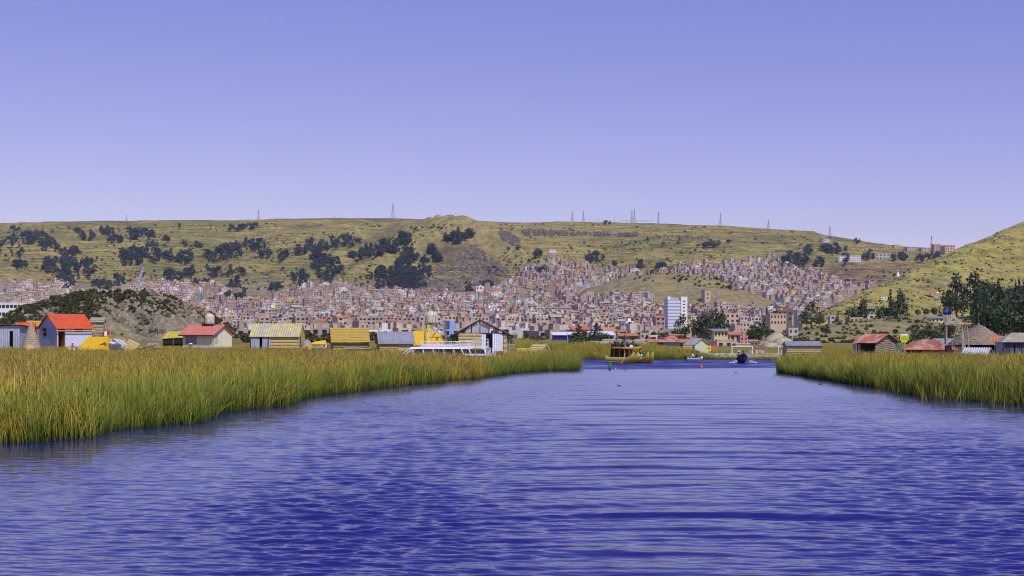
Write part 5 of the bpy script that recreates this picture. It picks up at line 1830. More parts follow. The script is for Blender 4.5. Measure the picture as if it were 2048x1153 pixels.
# -- water tank tower with a white chute
D = 192; s = px(D)
root = empty('tank_tower', (gx(868, D), D, 1.2), 0, 'timber tower carrying a water tank above a white chute', 'tank tower')
tops = ((-1.12, .0, 3.25), (1.35, -.5, 3.75), (1.45, .9, 3.5), (-1.0, 1.2, 3.25))
for x, y, z in tops: MB().tube([(x * 1.12, y * 1.1, -.3), (x, y, z)], .07).build('leg', WOOD, root)
MB().tube([(-1.2, 0, 1.55), (1.5, -.5, 1.55)], .05).tube([(-1.15, 0, 3.2), (.9, -.1, 3.2)], .06).tube([(-1.1, 1.2, 3.2), (.9, 1.0, 3.2)], .06).tube([(-1.2, .0, 1.5), (-1.1, 1.2, 1.5)], .05).build('beam', WOOD, root)
MB().tube([(-.4, 0, 0), (.5, -.2, 1.5)], .05).tube([(1.5, -.4, .1), (.2, -.1, 1.5)], .05).tube([(-.2, 0, 1.6), (1.35, -.5, 3.7)], .05).build('brace', WOOD, root)
MB().box(-1.25, .6, -.15, 1.3, 3.26, 3.34).build('platform', WOOD, root)
random.seed(2)
MB().lathe([(.82, 0), (.85, .1), (.80, .4), (.82, .55), (.80, .8), (.82, 1.0), (.70, 1.25), (.35, 1.48), (.2, 1.52)], 22, (-.35, .55, 3.36)).build('tank_body', TANK, root, True)
MB().lathe([(.2, 0), (.2, .08), (.05, .1)], 12, (-.35, .55, 4.88)).build('lid', TANK, root)
MB().tube([(-.2, -.28, 3.4), (-.05, -.28, 4.3), (.0, .1, 4.78)], .02, 5).tube([(.2, -.12, 3.4), (.25, -.15, 4.2), (.1, .2, 4.75)], .02, 5).build('rope', DARKWOOD, root)
MB().hexa([(-.75, -.45, 2.35), (1.35, -.75, 1.75), (1.35, -.35, 1.75), (-.75, -.05, 2.35), (-.75, -.5, 2.6), (1.4, -.8, 1.9), (1.4, -.4, 1.9), (-.75, -.02, 2.6)]).hexa([(-.1, .0, 2.75), (1.3, -.3, 1.95), (1.3, .1, 1.95), (-.1, .4, 2.75), (-.1, 0, 2.9), (1.3, -.3, 2.1), (1.3, .1, 2.1), (-.1, .4, 2.9)]).build('chute', WHITE, root)
MB().box(-.95, -.75, -.3, -.22, 1.3, 2.6).build('white_post', WHITE, root)
MB().hexa([(-.78, -.35, 2.75), (-.45, -.35, 2.75), (-.45, -.32, 2.75), (-.78, -.32, 2.75), (-.62, -.35, 3.22), (-.42, -.35, 2.98), (-.42, -.32, 2.98), (-.62, -.32, 3.22)]).build('green_panel', M('green_panel', (.22, .62, .05), .6, .1, 2), root)

# -- white tour boat moored in the reeds
D = 163; s = px(D)
root = empty('tour_boat', (gx(893, D), D, .0), R(-4), 'white tour boat with railed roof deck moored in the reeds', 'tour boat')
m = MB(); hull_mesh(m, 10.5, 2.6, .75, .3, 14, .3); m.build('hull', WHITE, root, True)
MB().box(-3.6, 2.3, -1.15, 1.15, .6, 1.0).build('cabin_side', WHITE, root)
MB().box(-3.5, 2.2, -1.02, 1.02, 1.0, 1.62).build('cabin_windows', DARKGLASS, root)
for x in (-3.5, -2.4, -1.3, -.2, .9, 2.0): MB().hexa([(x, -1.14, 1.0), (x + .16, -1.14, 1.0), (x + .16, -1.04, 1.0), (x, -1.04, 1.0), (x - .12, -1.14, 1.64), (x + .04, -1.14, 1.64), (x + .04, -1.04, 1.64), (x - .12, -1.04, 1.64)]).build('window_post', WHITE, root)
MB().hexa([(-3.9, -1.25, 1.63), (2.75, -1.25, 1.63), (2.75, 1.25, 1.63), (-3.9, 1.25, 1.63), (-3.7, -1.15, 1.82), (2.6, -1.15, 1.82), (2.6, 1.15, 1.82), (-3.7, 1.15, 1.82)]).build('roof', WHITE, root)
MB().hexa([(-2.9, -.9, 1.83), (1.5, -.9, 1.83), (1.5, .9, 1.83), (-2.9, .9, 1.83), (-2.5, -.6, 2.12), (1.1, -.6, 2.0), (1.1, .6, 2.0), (-2.5, .6, 2.12)]).build('upturned_canopy', M('mauve_canopy', (.56, .54, .66), .6, .1, 1), root)
for i, (x0, x1, x2, x3) in enumerate(((-4.9, -3.75, -4.75, -3.6), (-4.4, -3.4, -4.25, -3.25), (-3.8, -3.2, -3.65, -3.05))):
    MB().tube([(x0, -1.1, .95), (x1, -1.1, 1.72)], .06, 5).build('windscreen_bar', WHITE, root)
for y in (-1.05, 1.05):
    rl = MB()
    for z in (2.12, 2.42): rl.tube([(-2.9, y, z), (3.0, y, z)], .025, 5)
    rl.build('rail', WHITE, root)
    for k in range(8): MB().tube([(-2.9 + .84 * k, y, 1.82), (-2.9 + .84 * k, y, 2.42)], .022, 5).build('rail_post', WHITE, root)
# -- second boat with a white canopy frame, at the house steps
D = 160; s = px(D)
root = empty('canopy_boat', (gx(953, D), D, .0), R(-3), 'white boat with flat canopy and grille windscreen below the stilt house', 'boat')
m = MB(); hull_mesh(m, 5.2, 1.9, .5, .25, 12, .3); m.build('hull', WHITE, root, True)
MB().box(-1.75, 1.25, -.9, .9, 1.78, 1.98).build('canopy', WHITE, root)
MB().box(-1.5, .9, -.75, .75, .75, 1.6).build('cabin_shade', M('cabin_shade_tone', (.06, .05, .05), .8, .3, 2), root)  # solid dark block, the shade under the canopy put into its colour
MB().box(-1.3, .95, -.95, -.85, .95, 1.15).build('gunwale_board', WHITE, root)
for x0, x1 in ((-1.75, -1.2), (-.95, -.4)): MB().tube([(x0 + .1, -.88, 1.8), (x1 + .15, -.88, .55)], .07, 5).build('strut', WHITE, root)
MB().tube([(-.1, -.9, .5), (-.02, -.9, 2.05)], .03, 5).build('pole', STRAW, root)
for k in range(5): MB().tube([(1.0 + .13 * k, -.85, 1.70), (1.22 + .12 * k, -.85, .35)], .04, 5).build('grille_bar', WHITE, root)
MB().hexa([(1.0, -.9, 1.62), (1.6, -.9, 1.66), (1.6, -.5, 1.66), (1.0, -.5, 1.62), (1.15, -.9, 1.82), (1.55, -.9, 1.84), (1.55, -.5, 1.84), (1.15, -.5, 1.82)]).build('visor', GREYM, root)
for q in ((.85, 1.8, 1.3, .2), (1.75, 1.75, 2.15, .1)): MB().tube([(q[0], -.95, q[1]), (q[2], -.95, q[3])], .09, 5).build('bow_post', WHITE, root)
lr = MB()
lr.tube([(1.65, -.9, .5), (2.05, -.9, 2.3)], .035, 5).tube([(1.95, -.9, .4), (2.25, -.9, 2.1)], .035, 5)
for k in range(6): lr.tube([(1.70 + .06 * k, -.9, .7 + .27 * k), (1.98 + .05 * k, -.9, .65 + .26 * k)], .025, 4)
lr.build('ladder', WHITE, root)
for y in (-.85, .85):
    MB().tube([(-2.2, y, 2.35), (.2, y, 2.7), (1.25, y, 2.7), (1.25, y, 1.98)], .028, 5).tube([(-2.2, y, 2.1), (.2, y, 2.35), (1.25, y, 2.35)], .024, 5).build('rail', WHITE, root)
    for x, z in ((-1.6, 2.45), (-.8, 2.55), (.2, 2.7), (.75, 2.7)): MB().tube([(x, y, 1.98), (x, y, z)], .02, 5).build('rail_post', WHITE, root)

# -- house on stilts with reed wall
D = 168; s = px(D)
root = empty('stilt_house', (gx(962, D), D + 2, 0.0), 0, 'brown gabled stilt house with a reed wall and white corrugated door panel', 'house')
x = lambda u: (u - 962) * s
z = lambda y: gz(y, D)
zf = z(709)
FR = -2.0
MB().box(x(915), x(1014), FR, 2.2, zf - .12, zf).build('floor', WOOD, root)
for u in (925, 965, 1007, 1012):
    for y in (FR + .1, 2.0): MB().tube([(x(u), y, -.6), (x(u), y, zf - .1)], .07).build('stilt', WOOD, root)
MB().box(x(985), x(1008), FR - .05, FR + .06, zf, z(703)).build('sill_board', M('red_sill', (.36, .10, .04), .7, .15, 2), root)
for k in range(4):
    m = MB(); za, zb = z(694) + (z(667) - z(694)) * k / 4, z(694) + (z(667) - z(694)) * (k + 1) / 4
    reed_mat(m, x(917), x(963), za, zb, FR, 1, 50 + k); m.box(x(917), x(963), FR, FR + .08, za, zb - .01); m.build('reed_course', STRAW, root)
wall(MB(), 'x', x(917), x(963), zf, z(694) - .003, FR, .08).build('lower_wall', STRAW, root)
m = MB(); corr_sheet(m, (x(963), FR - .02, zf), (x(972) - x(963), 0, 0), (0, 0, z(669) - zf), .18, .025); m.build('wall_sheet', WHITEM, root)
m = MB(); corr_sheet(m, (x(985), FR - .03, z(703)), (x(1006) - x(985), 0, 0), (0, 0, z(668) - z(703)), .20, .03); m.build('door_panel', WHITEM, root)
wall(MB(), 'y', -2 + .1, 2.1, zf, z(669), x(917), .08).build('left_wall', STRAW, root)
wall(MB(), 'y', -2 + .1, 2.1, zf, z(669), x(1011), .08).build('right_wall', STRAW, root)
wall(MB(), 'x', x(918), x(1010), zf, z(669), 2.1, .08).build('back_wall', BLUEGREY, root)
m = MB(); reed_mat(m, x(1007), x(1014), zf, z(668), FR - .02, 4, 60); m.build('corner_reeds', STRAW, root)
MB().box(x(917), x(1013), FR - .02, FR + .1, z(669), z(666)).build('tie_beam', DARKWOOD, root)
for u, yt in ((930, 657), (943, 651), (960, 643), (978, 650), (992, 657)): MB().box(x(u) - .06, x(u) + .06, FR - .02, FR + .08, z(666), z(yt)).build('gable_post', DARKWOOD, root)
for a, b_, yt in ((931, 942, 655), (944.5, 958.5, 649), (961.5, 976.5, 649)): MB().box(x(a), x(b_), FR + .02, FR + .04, z(666), z(yt)).build('gable_pane', M('gable_glass', (.40, .40, .48), .12, .1, 1, spec=.6), root)
for sg, ue, ye in ((-1, 905, 671), (1, 1022, 671)):
    P0 = Vector((x(960), FR - .35, z(640))); Q = Vector((x(ue), FR - .35, z(ye)))
    n = Vector((0, 0, .09)); ey = Vector((0, 4.9, 0))
    a = [Q, P0, P0 + ey, Q + ey] if sg < 0 else [P0, Q, Q + ey, P0 + ey]
    MB().hexa([*a, *[v + n for v in a]]).build('roof_slope', M('brown_roof', (.30, .13, .09), .75, .2, 2), root)
    MB().hexa([*[v - n * 1.6 + Vector((0, .25, 0)) for v in a[:2]], *[v - n * 1.6 + Vector((0, -4.5, 0)) for v in a[2:]], *[v - n * .1 + Vector((0, .25, 0)) for v in a[:2]], *[v - n * .1 + Vector((0, -4.5, 0)) for v in a[2:]]]).build('rafter', DARKWOOD, root)
for u in (1019, 1024): MB().tube([(x(u), FR + .3, -.5), (x(u), FR + .3, z(668 if u == 1019 else 680))], .035, 5).build('side_pole', GREYM, root)
for y_ in (690, 697, 703): MB().tube([(x(1013), FR + .3, z(y_)), (x(1034), FR + .3, z(y_))], .025, 5).build('side_rail', NEWWOOD, root)
MB().box(x(1000), x(1018), FR - .9, FR - .2, .02, .1).build('landing_board', WOOD, root)

# -- golden hut tops beyond the reed point
D = 172
root = empty('reed_bundle_store', (gx(1048, D), D, .5), R(4), 'long rounded heap of golden reeds beside the stilt house', 'reed stack')
m = MB(); n = 10
for i in range(n + 1):
    X_ = -.85 + 1.75 * i / n
    for k in range(7):
        a = math.pi * k / 6; m.v.append((X_, -.7 * math.cos(a) + random.uniform(-.03, .03), .1 + 1.0 * math.sin(a) ** .7 + random.uniform(-.03, .03)))
for i in range(n):
    for k in range(6): a = 7 * i + k; m.f.append((a, a + 7, a + 8, a + 1)); m.m.append(0)
m.f.append(tuple(range(6, -1, -1))); m.m.append(0); m.f.append(tuple(range(7 * n, 7 * n + 7))); m.m.append(0)
m.build('reed_bundles', THATCH, root)
for q in (-.4, .4): MB().tube([(q, -.72, .1), (q, -.55, .85), (q, 0, 1.15), (q, .55, .85), (q, .72, .1)], .02, 5).build('binding', DARKWOOD, root)
gable_hut('reed_point_hut', 'small straw gabled hut behind the tip of the left reed bed', 'hut', anchor(1079, 170, 0, 0, R(-40), .35), R(-40), 1.6, 1.7, .8, .8, STRAW, M('pale_straw_roof', (.55, .46, .22), .95, .25, 5), 'thatch', .15, .2, rows=4)
# ------------------------------------------------------------------ far bank between the reed beds
BRICK = M('brick_wall', (.46, .31, .23), .9, .18, 2.5)
BRICKP = M('pale_brick', (.52, .40, .31), .9, .15, 2.0)
BRICKD = M('dark_brick', (.17, .12, .12), .9, .2, 2.0)
PLASTER = M('white_plaster', (.74, .74, .74), .85, .08, 1.0)
GREYPL = M('grey_plaster', (.46, .44, .42), .9, .12, 1.0)
YELPL = M('yellow_plaster', (.62, .52, .30), .9, .1, 1.0)
PINKPL = M('pink_plaster', (.55, .28, .27), .9, .1, 1.0)
TILE = M('orange_tile', (.52, .19, .085), .85, .2, 3.0)
REDROOF = M('red_long_roof', (.48, .17, .11), .7, .15, 2.0)
BLUEROOF = M('blue_roof', (.20, .24, .62), .5, .1, 1.0)
WHITEROOF = M('white_roof', (.76, .76, .78), .5, .06, 1.0)
GREENROOF = M('olive_roof', (.16, .17, .11), .8, .2, 2.0)

# white hotel block behind the knoll
root = block(-90, 112, 607, 668, PLASTER, 'long white hotel with bands of dark windows left of the rocky knoll', 4, 26, D=640, rot=0, win='band', name='hotel', cat='hotel', depth=.12, side_m=PLASTER)
# ten storey tower with white stair shaft
D = 1080; s = D / F
root = empty('tower_block', (gx(1350, D), D, gz(672, D)), R(10), 'tall pale tower block with a white stair shaft rising over the town', 'tower block')
fl = 11; h = (672 - 600) * s; Lw = 27 * s; fh = h / fl
VIOLET = M('violet_glass', (.34, .37, .52), .35, .1, .4, spec=.5)
TOWW = M('tower_slab', (.62, .64, .74), .7, .06, 1.0)
x0 = -19 * s
for k in range(fl):
    MB().box(x0, x0 + Lw, -5, 5, k * fh, k * fh + fh * .62).build('floor_band', TOWW, root)
    MB().box(x0 + .15, x0 + Lw - .15, -4.8, 4.8, k * fh + fh * .62, (k + 1) * fh).build('window_band', VIOLET, root)
sh = MB(); wall(sh, 'x', x0 + Lw + .05, x0 + Lw + 13 * s, -2, (672 - 594) * s, -5.6, .3, [(x0 + Lw + 1.5, x0 + Lw + 3.1, fh * (k + .35), fh * (k + .7)) for k in range(1, fl)])
sh.box(x0 + Lw + .05, x0 + Lw + 13 * s, -4.9, 5.4, -2, (672 - 594) * s - .01); sh.build('stair_shaft', PLASTER, root)
for k in range(1, fl): MB().box(x0 + Lw + 1.52, x0 + Lw + 3.08, -5.2, -5.1, fh * (k + .36), fh * (k + .69)).build('window', DARKGLASS, root)
MB().box(x0 + .5, x0 + 7 * s, -3, 3, h, h + 6 * s).build('roof_room', PLASTER, root)
MB().box(x0 + 7.3 * s, x0 + 25 * s, -2, 2, h, h + 4.5 * s).build('plant_room', BRICKP, root)

# brick tower on the green mound
p = hit(1412, 604, 1500)
root = empty('brick_tower', (p[0], p[1], p[2] - 1), R(22), 'lone square brick tower on the green mound', 'tower')
MB().box(-4, 4, -4, 4, -2, 14).build('shaft', BRICKP, root)
MB().box(-4.3, 4.3, -4.3, 4.3, 14, 14.8).build('cap', BRICK, root)
for z_ in (4, 9): MB().box(-1, 1, -4.06, -4.01, z_, z_ + 2).build('window', DARKGLASS, root)

SH = [  # u0, u1, ytop, ybase, material, label, storeys, columns, D, options
    (1105, 1146, 671, 690, BLUEP, 'low hall with a white and blue roof left of the conifers', 1, 5, 420, dict(roof_m=WHITEROOF, roof='shed', rot=4)),
    (1180, 1228, 671, 684, BLUEROOF, 'white roofed blue hall behind the conifers on the right', 1, 5, 450, dict(roof_m=WHITEROOF, roof='shed', rot=3)),
    (1238, 1277, 673, 690, GREENROOF, 'dark market shed with an orange brown roof behind the reed boat', 1, 4, 400, dict(roof_m=TILE, roof='shed', rot=6)),
    (1278, 1298, 668, 690, BRICKP, 'two storey brick house beside the flagpole', 2, 2, 390, {}),
    (1298, 1315, 673, 690, PLASTER, 'small white house with dark upper windows behind the red roofed hall', 2, 2, 380, {}),
    (1333, 1368, 671, 690, PINKPL, 'pink walled house with large dark windows below the tower block', 1, 3, 380, dict(roof_m=PINKPL)),
    (1370, 1384, 656, 690, BRICK, 'narrow brick house among the eucalyptus trees', 2, 1, 420, {}),
    (1205, 1292, 681, 700, GREYPL, 'long grey compound wall with openings behind the reed boat', 1, 9, 300, dict(depth=.1, rot=3)),
    (1142, 1160, 684, 701, BRICKP, 'brick box house left of the pale shed on the far bank', 1, 2, 290, {}),
    (1160, 1178, 690, 702, GREYPL, 'low pale shed under the conifers', 1, 2, 280, {}),
    (1179, 1197, 685, 702, BRICKP, 'brick hut right of the conifers on the far bank', 1, 2, 285, {}),
    (1197, 1216, 686, 702, M('cream_wall2', (.6, .56, .47), .9, .1, 1.5), 'cream walled hut with two openings on the far bank', 1, 2, 280, {}),
    (1252, 1292, 684, 701, BRICKP, 'brick warehouse with a blank front behind the reed boat', 1, 2, 270, dict(rot=5)),
    (1297, 1406, 682, 704, PLASTER, 'long low white building with a red roof on the far bank', 1, 9, 262, dict(roof_m=REDROOF, roof='gable', depth=.14, rot=2)),
    (1407, 1434, 686, 704, BRICKD, 'dark brick house left of the brick terrace', 1, 1, 275, {}),
    (1426, 1456, 663, 690, YELPL, 'cream two storey house with rows of square windows', 2, 4, 330, dict(roof_m=ZINC, roof='shed', rot=6)),
    (1456, 1482, 668, 690, BRICKP, 'house with a brick red roof right of the cream house', 1, 2, 340, dict(roof_m=REDROOF, roof='gable')),
    (1430, 1466, 682, 704, BRICKP, 'tan brick house in front of the cream two storey house', 1, 2, 280, dict(rot=8)),
    (1467, 1500, 689, 705, BRICKP, 'low brick house behind the football goal', 1, 3, 275, {}),
    (1478, 1496, 674, 692, PINKPL, 'small pink awninged house above the goal', 2, 2, 320, {}),
    (1498, 1516, 683, 700, PLASTER, 'white and pink shed right of the goal', 1, 2, 300, dict(roof_m=PINKPL, roof='shed')),
    (1316, 1332, 677, 700, BRICKD, 'dark brick house behind the red roofed hall', 1, 1, 320, {}),
    (1446, 1480, 628, 668, BRICKP, 'tall tan brick block with few windows right of the eucalyptus trees', 4, 3, 560, {}),
    (1478, 1496, 634, 668, GREYPL, 'narrow grey block beside the tall tan brick block', 4, 2, 560, {}),
    (1476, 1500, 646, 676, BRICKP, 'three storey brick house below the tall tan block', 3, 3, 480, {}),
    (1535, 1574, 629, 652, BRICKP, 'unfinished brick house with open verandas on the hill foot', 2, 5, 520, {}),
    (1550, 1586, 622, 645, BRICKD, 'dark unfinished frame house behind the veranda house', 2, 3, 545, {}),
    (1590, 1606, 620, 647, GREYPL, 'narrow grey concrete tower house on the hill foot', 3, 2, 530, dict(rot=30)),
    (1574, 1597, 658, 682, GREYPL, 'grey concrete block house with a white tank above the boulders', 2, 2, 420, {}),
    (1695, 1727, 636, 650, BRICK, 'orange brick house on the right slope', 1, 3, 560, {}),
    (1729, 1752, 618, 634, YELPL, 'yellow two storey house with a sheet roof on the right slope', 2, 4, 620, dict(roof_m=ZINC, roof='shed')),
    (1722, 1750, 630, 641, GREYPL, 'grey ruined house below the yellow house', 1, 2, 590, {}),
    (1658, 1672, 632, 650, GREYPL, 'thin grey house with a white tank on the right slope', 2, 1, 560, {}),
    (1805, 1830, 642, 656, PLASTER, 'white cottage with dark windows above the rust roofed hut', 1, 4, 520, dict(roof_m=ZINC, roof='gable')),
    (1833, 1856, 644, 657, BRICKP, 'ruined brick house right of the white cottage', 1, 2, 520, {}),
    (1859, 1888, 637, 656, M('cream_wall3', (.64, .58, .46), .9, .1, 1.5), 'cream house with a grey sheet roof left of the lookout', 2, 3, 520, dict(roof_m=ZINC, roof='shed')),
    (1760, 1776, 595, 600, PLASTER, 'small white house high on the right slope', 1, 2, None, {}),
    (1678, 1723, 512, 524, PLASTER, 'white three storey school high on the far slope', 3, 9, None, dict(rot=-4)),
    (1786, 1800, 490, 497, BRICKP, 'brick house at the left end of the hilltop row', 2, 3, None, {}),
    (1812, 1834, 494, 503, BRICKP, 'wide brick house in the middle of the hilltop row', 2, 4, None, {}),
    (1841, 1860, 496, 505, BRICKP, 'low brick house left of the hilltop pylon', 2, 3, None, {}),
    (1865, 1883, 489, 504, BRICK, 'tallest brick house of the hilltop row', 4, 4, None, {}),
    (1886, 1912, 491, 506, BRICKP, 'last brick house of the hilltop row beside the right hill', 3, 4, None, {}),
    (1748, 1782, 508, 520, GREYPL, 'grey house cluster right of the white school', 2, 4, None, {}),
    (1095, 1113, 500, 507, PLASTER, 'white house with dark windows on the terraces right of the pointed hill', 2, 5, None, {}),
    (1168, 1210, 616, 623, BRICKP, 'long school hall with an orange roof in the middle of the town', 1, 8, None, dict(roof_m=TILE, roof='gable', depth=.2, rot=2)),
    (1006, 1027, 621, 628, PLASTER, 'white hall with a light blue roof in the town', 1, 4, None, dict(roof_m=BLUEROOF, roof='gable', rot=3)),
    (714, 740, 611, 621, M('blue_yellow', (.25, .36, .66), .8, .3, .2), 'blue and yellow painted school in the town left of the pointed hill', 2, 5, None, {}),
    (486, 495, 604, 618, PLASTER, 'slim white tower house on the left slope', 3, 1, None, {}),
    (950, 965, 573, 590, PLASTER, 'white church with a small tower at the foot of the pointed hill', 2, 2, None, {}),
]
for (u0, u1, yt, yb, mt_, lb, st, nc_, D, kw) in SH:
    block(u0, u1, yt, yb, mt_, lb, st, nc_, D=D, **{'rot': 12, **kw})

# concrete reservoir on the ridge
p = hit(1649, 486, 1500)
root = empty('round_reservoir', (p[0], p[1], p[2] - 1.5), 0, 'round concrete reservoir near the plateau edge', 'reservoir')
MB().lathe([(12, 0), (12, 11.5), (11.3, 11.5), (11.3, 10.5), (.1, 10.4)], 28).build('drum', M('concrete', (.50, .46, .39), .9, .12, .3), root)
MB().lathe([(12.35, 10.2), (12.35, 11), (12.02, 11), (12.02, 10.2)], 28).build('rim', GREYPL, root)
# statue on the pointed hill
X, Y = gx(911, 2990), 2990.0
root = empty('hilltop_statue', (X, Y, H(X, Y) - .5), 0, 'tiny white monument on the summit of the pointed hill', 'monument')
MB().box(-2, 2, -2, 2, 0, 2.5).build('plinth', PLASTER, root)
MB().lathe([(1.0, 2.5), (.7, 4.5), (.9, 5.5), (.4, 6.2), (.5, 6.8), (.1, 7.3)], 8).build('figure', GREYPL, root)
MB().tube([(2.5, 0, 0), (2.5, 0, 9)], .18, 5).build('pole', GREYM, root)
# blue leaning mast behind the knoll
p = hit(281, 580, 1500)
root = empty('blue_slide', (p[0], p[1] - 20, p[2] - 1), 0, 'tall leaning blue structure above the rocky knoll', 'slide')
hh_ = 46 * p[1] / F
MB().hexa([(-1.5, -1.5, 0), (2.2, -1.5, 0), (2.2, 1.5, 0), (-1.5, 1.5, 0), (8.0, -1, hh_), (10.6, -1, hh_), (10.6, 1, hh_), (8.0, 1, hh_)]).build('blue_chute', M('sky_blue_paint', (.25, .32, .75), .5, .1, 1), root)
for k in range(4): MB().box(-1 + 2.3 * k, 2.6 + 2.3 * k, -1.7, 1.7, hh_ * (.2 + .2 * k), hh_ * (.2 + .2 * k) + .8).build('tread', PLASTER, root)

# ------------------------------------------------------------------ huts, goal, signs on the far bank
D = 222
root = empty('rust_hip_hut', (gx(1343, D), D, H(gx(1343, D), D)), R(-4), 'square grey hut with a rusty hip roof on the far bank', 'hut')
l = 1.25; hz_ = 1.35
wall(MB(), 'x', -l, l, -.3, hz_, -l, .08).build('front_wall', M('grey_green_board', (.34, .38, .36), .8, .1, 2), root)
MB().box(-l, -l + .08, -l + .09, l, -.3, hz_).box(l - .08, l, -l + .09, l, -.3, hz_).box(-l + .09, l - .09, l - .08, l, -.3, hz_).build('side_walls', GREYM, root)
MB().box(-l - .75, -l - .02, -l, l, -.3, hz_).build('lean_to', DARKWOOD, root)
e = l + .45; ap = [(-.35, 0, hz_ + .95), (.35, 0, hz_ + .95)]
for q in ([(-e - .3, -e, hz_), (e, -e, hz_), ap[1], ap[0]], [(e, -e, hz_), (e, e, hz_), ap[1]], [(e, e, hz_), (-e - .3, e, hz_), ap[0], ap[1]], [(-e - .3, e, hz_), (-e - .3, -e, hz_), ap[0]]):
    MB().poly(q).build('roof_slope', RUST, root)
D = 208
gable_hut('green_grey_hut', 'pale green board hut with a grey gable roof on the far bank', 'hut', anchor(1389, D, 0, -.4, R(-62), H(gx(1389, D), D) + .1), R(-62), 2.1, 2.2, 1.15, .72, M('pale_green_plank', (.50, .52, .36), .85, .12, 3), ZINC, 'corr', .25, .3)
D = 205
root = empty('straw_crate_hut', (gx(1375, D), D, .62), R(-2), 'small yellow boarded booth beside the pale green hut', 'booth')
MB().box(-.62, .62, -.5, .5, 0, .95).build('booth_body', M('yellow_board', (.56, .44, .16), .85, .2, 3), root)
MB().box(-.68, .68, -.55, .55, .96, 1.0).build('lid', STRAW, root)
for k in range(3): MB().box(-.6, .6, -.53, -.505, .18 + .26 * k, .2 + .26 * k).build('plank_joint', DARKWOOD, root)
for x_ in (-.5, .5): MB().box(x_ - .05, x_ + .05, -.4, .4, -.5, 0).build('leg', WOOD, root)
# square yellow sign with a dark mark
D = 196
root = empty('yellow_sign', (gx(1417.5, D), D, .2), 0, 'small square yellow sign with a dark mark on a post', 'sign')
MB().tube([(0, 0, -.3), (0, 0, 1.0)], .035, 6).build('post', WHITE, root)
MB().box(-.27, .27, -.03, .03, .72, 1.42).build('sign_board', M('sign_yellow', (.72, .70, .03), .5, .05, 2), root)
mk = MB(); mk.box(-.13, -.07, -.036, -.031, .88, 1.26).box(-.07, .12, -.036, -.031, 1.2, 1.26).box(-.07, .09, -.036, -.031, 1.04, 1.1).box(-.07, .12, -.036, -.031, .88, .94).box(.07, .12, -.036, -.031, 1.1, 1.2)
mk.build('sign_mark', BLACK, root)
root = empty('low_red_wall', (gx(1422.5, 232), 232, H(gx(1422, 232), 232)), R(2), 'low orange red wall behind the yellow sign', 'wall')
MB().box(-.9, .9, -.1, .1, -.3, .75).build('wall_face', M('orange_red_paint', (.52, .16, .09), .85, .12, 2), root)
MB().box(-.95, .95, -.14, .14, .752, .82).build('coping', M('orange_red_paint', (.52, .16, .09)), root)


def goal(u0, u1, yt, yb, D, label):
    s = px(D); w = (u1 - u0) * s / 2; h = (yb - yt) * s
    root = empty('football_goal', (gx((u0 + u1) / 2, D), D, gz(yb, D)), 0, label, 'goal')
    for x_ in (-w, w): MB().tube([(x_, 0, -.3), (x_, 0, h)], .06, 8).build('goal_post', WHITE, root)
    MB().tube([(-w - .06, 0, h + .055), (w + .06, 0, h + .055)], .055, 8).build('crossbar', WHITE, root)
    for x_ in (-w, w): MB().tube([(x_, 0, h), (x_ , 1.0, -.2)], .025, 5).build('back_stay', WHITE, root)


goal(1464, 1505, 694, 712, 203, 'white football goal left of the washing on the fence')
goal(1557, 1590, 694, 713, 201, 'white football goal half hidden behind the long reed shed')
for i, (u0, n_, mt_) in enumerate(((1499, 2, M('violet_cloth', (.36, .30, .46), .8, .2, 4)), (1512, 2, M('peach_cloth', (.62, .42, .30), .8, .2, 4)), (1519, 4, M('pink_cloth2', (.60, .30, .36), .8, .2, 4)))):
    for k in range(n_):
        D = 197; u = u0 + 3.0 * k
        root = empty('hanging_cloth', (gx(u, D), D, .18), 0, ('violet cloth hung on the pole fence beside the goal', 'peach cloth hung in the middle of the pole fence', 'pink cloth hung at the right of the pole fence')[i], 'cloth', 'washing hung on the pole fence')
        m = MB()
        for j in range(5):
            for q in range(3): m.v.append((-.09 + .09 * q + .015 * math.sin(j * 2 + q), .04 * math.sin(q * 2.2 + j + k), .15 + .19 * j))
        for j in range(4):
            for q in range(2): a = 3 * j + q; m.f.append((a, a + 1, a + 4, a + 3)); m.m.append(0)
        m.build('fabric', mt_, root)
        MB().tube([(-.1, 0, .92), (.1, 0, .92)], .012, 4).build('line', DARKWOOD, root)
D = 197.4
root = empty('pole_fence', (gx(1528, D), D, .15), 0, 'rough pole fence on the sandy bank between the goals', 'fence')
for k in range(10):
    u = 1497 + 6.6 * k
    x_ = (u - 1528) * px(D)
    MB().tube([(x_, 0, -.5), (x_ + random.uniform(-.04, .04), 0, random.uniform(.7, 1.15))], .032, 6).build('post', WOOD, root)
MB().tube([(-2.0, .03, .93), (-.1, .03, .95), (1.9, .03, .9)], .022, 5).tube([(.5, .03, .5), (1.9, .03, .52)], .02, 5).build('rail', WOOD, root)
D = 199
root = empty('orange_pole', (gx(1561.5, D), D, .2), R(0), 'slanting orange and white pole left of the long reed shed', 'pole')
MB().tube([(0, 0, -.3), (.08, 0, .8)], .045, 7).build('white_length', WHITE, root)
MB().tube([(.08, 0, .8), (.17, 0, 1.95)], .045, 7).build('orange_length', M('orange_paint', (.62, .17, .06), .6, .1, 2), root)
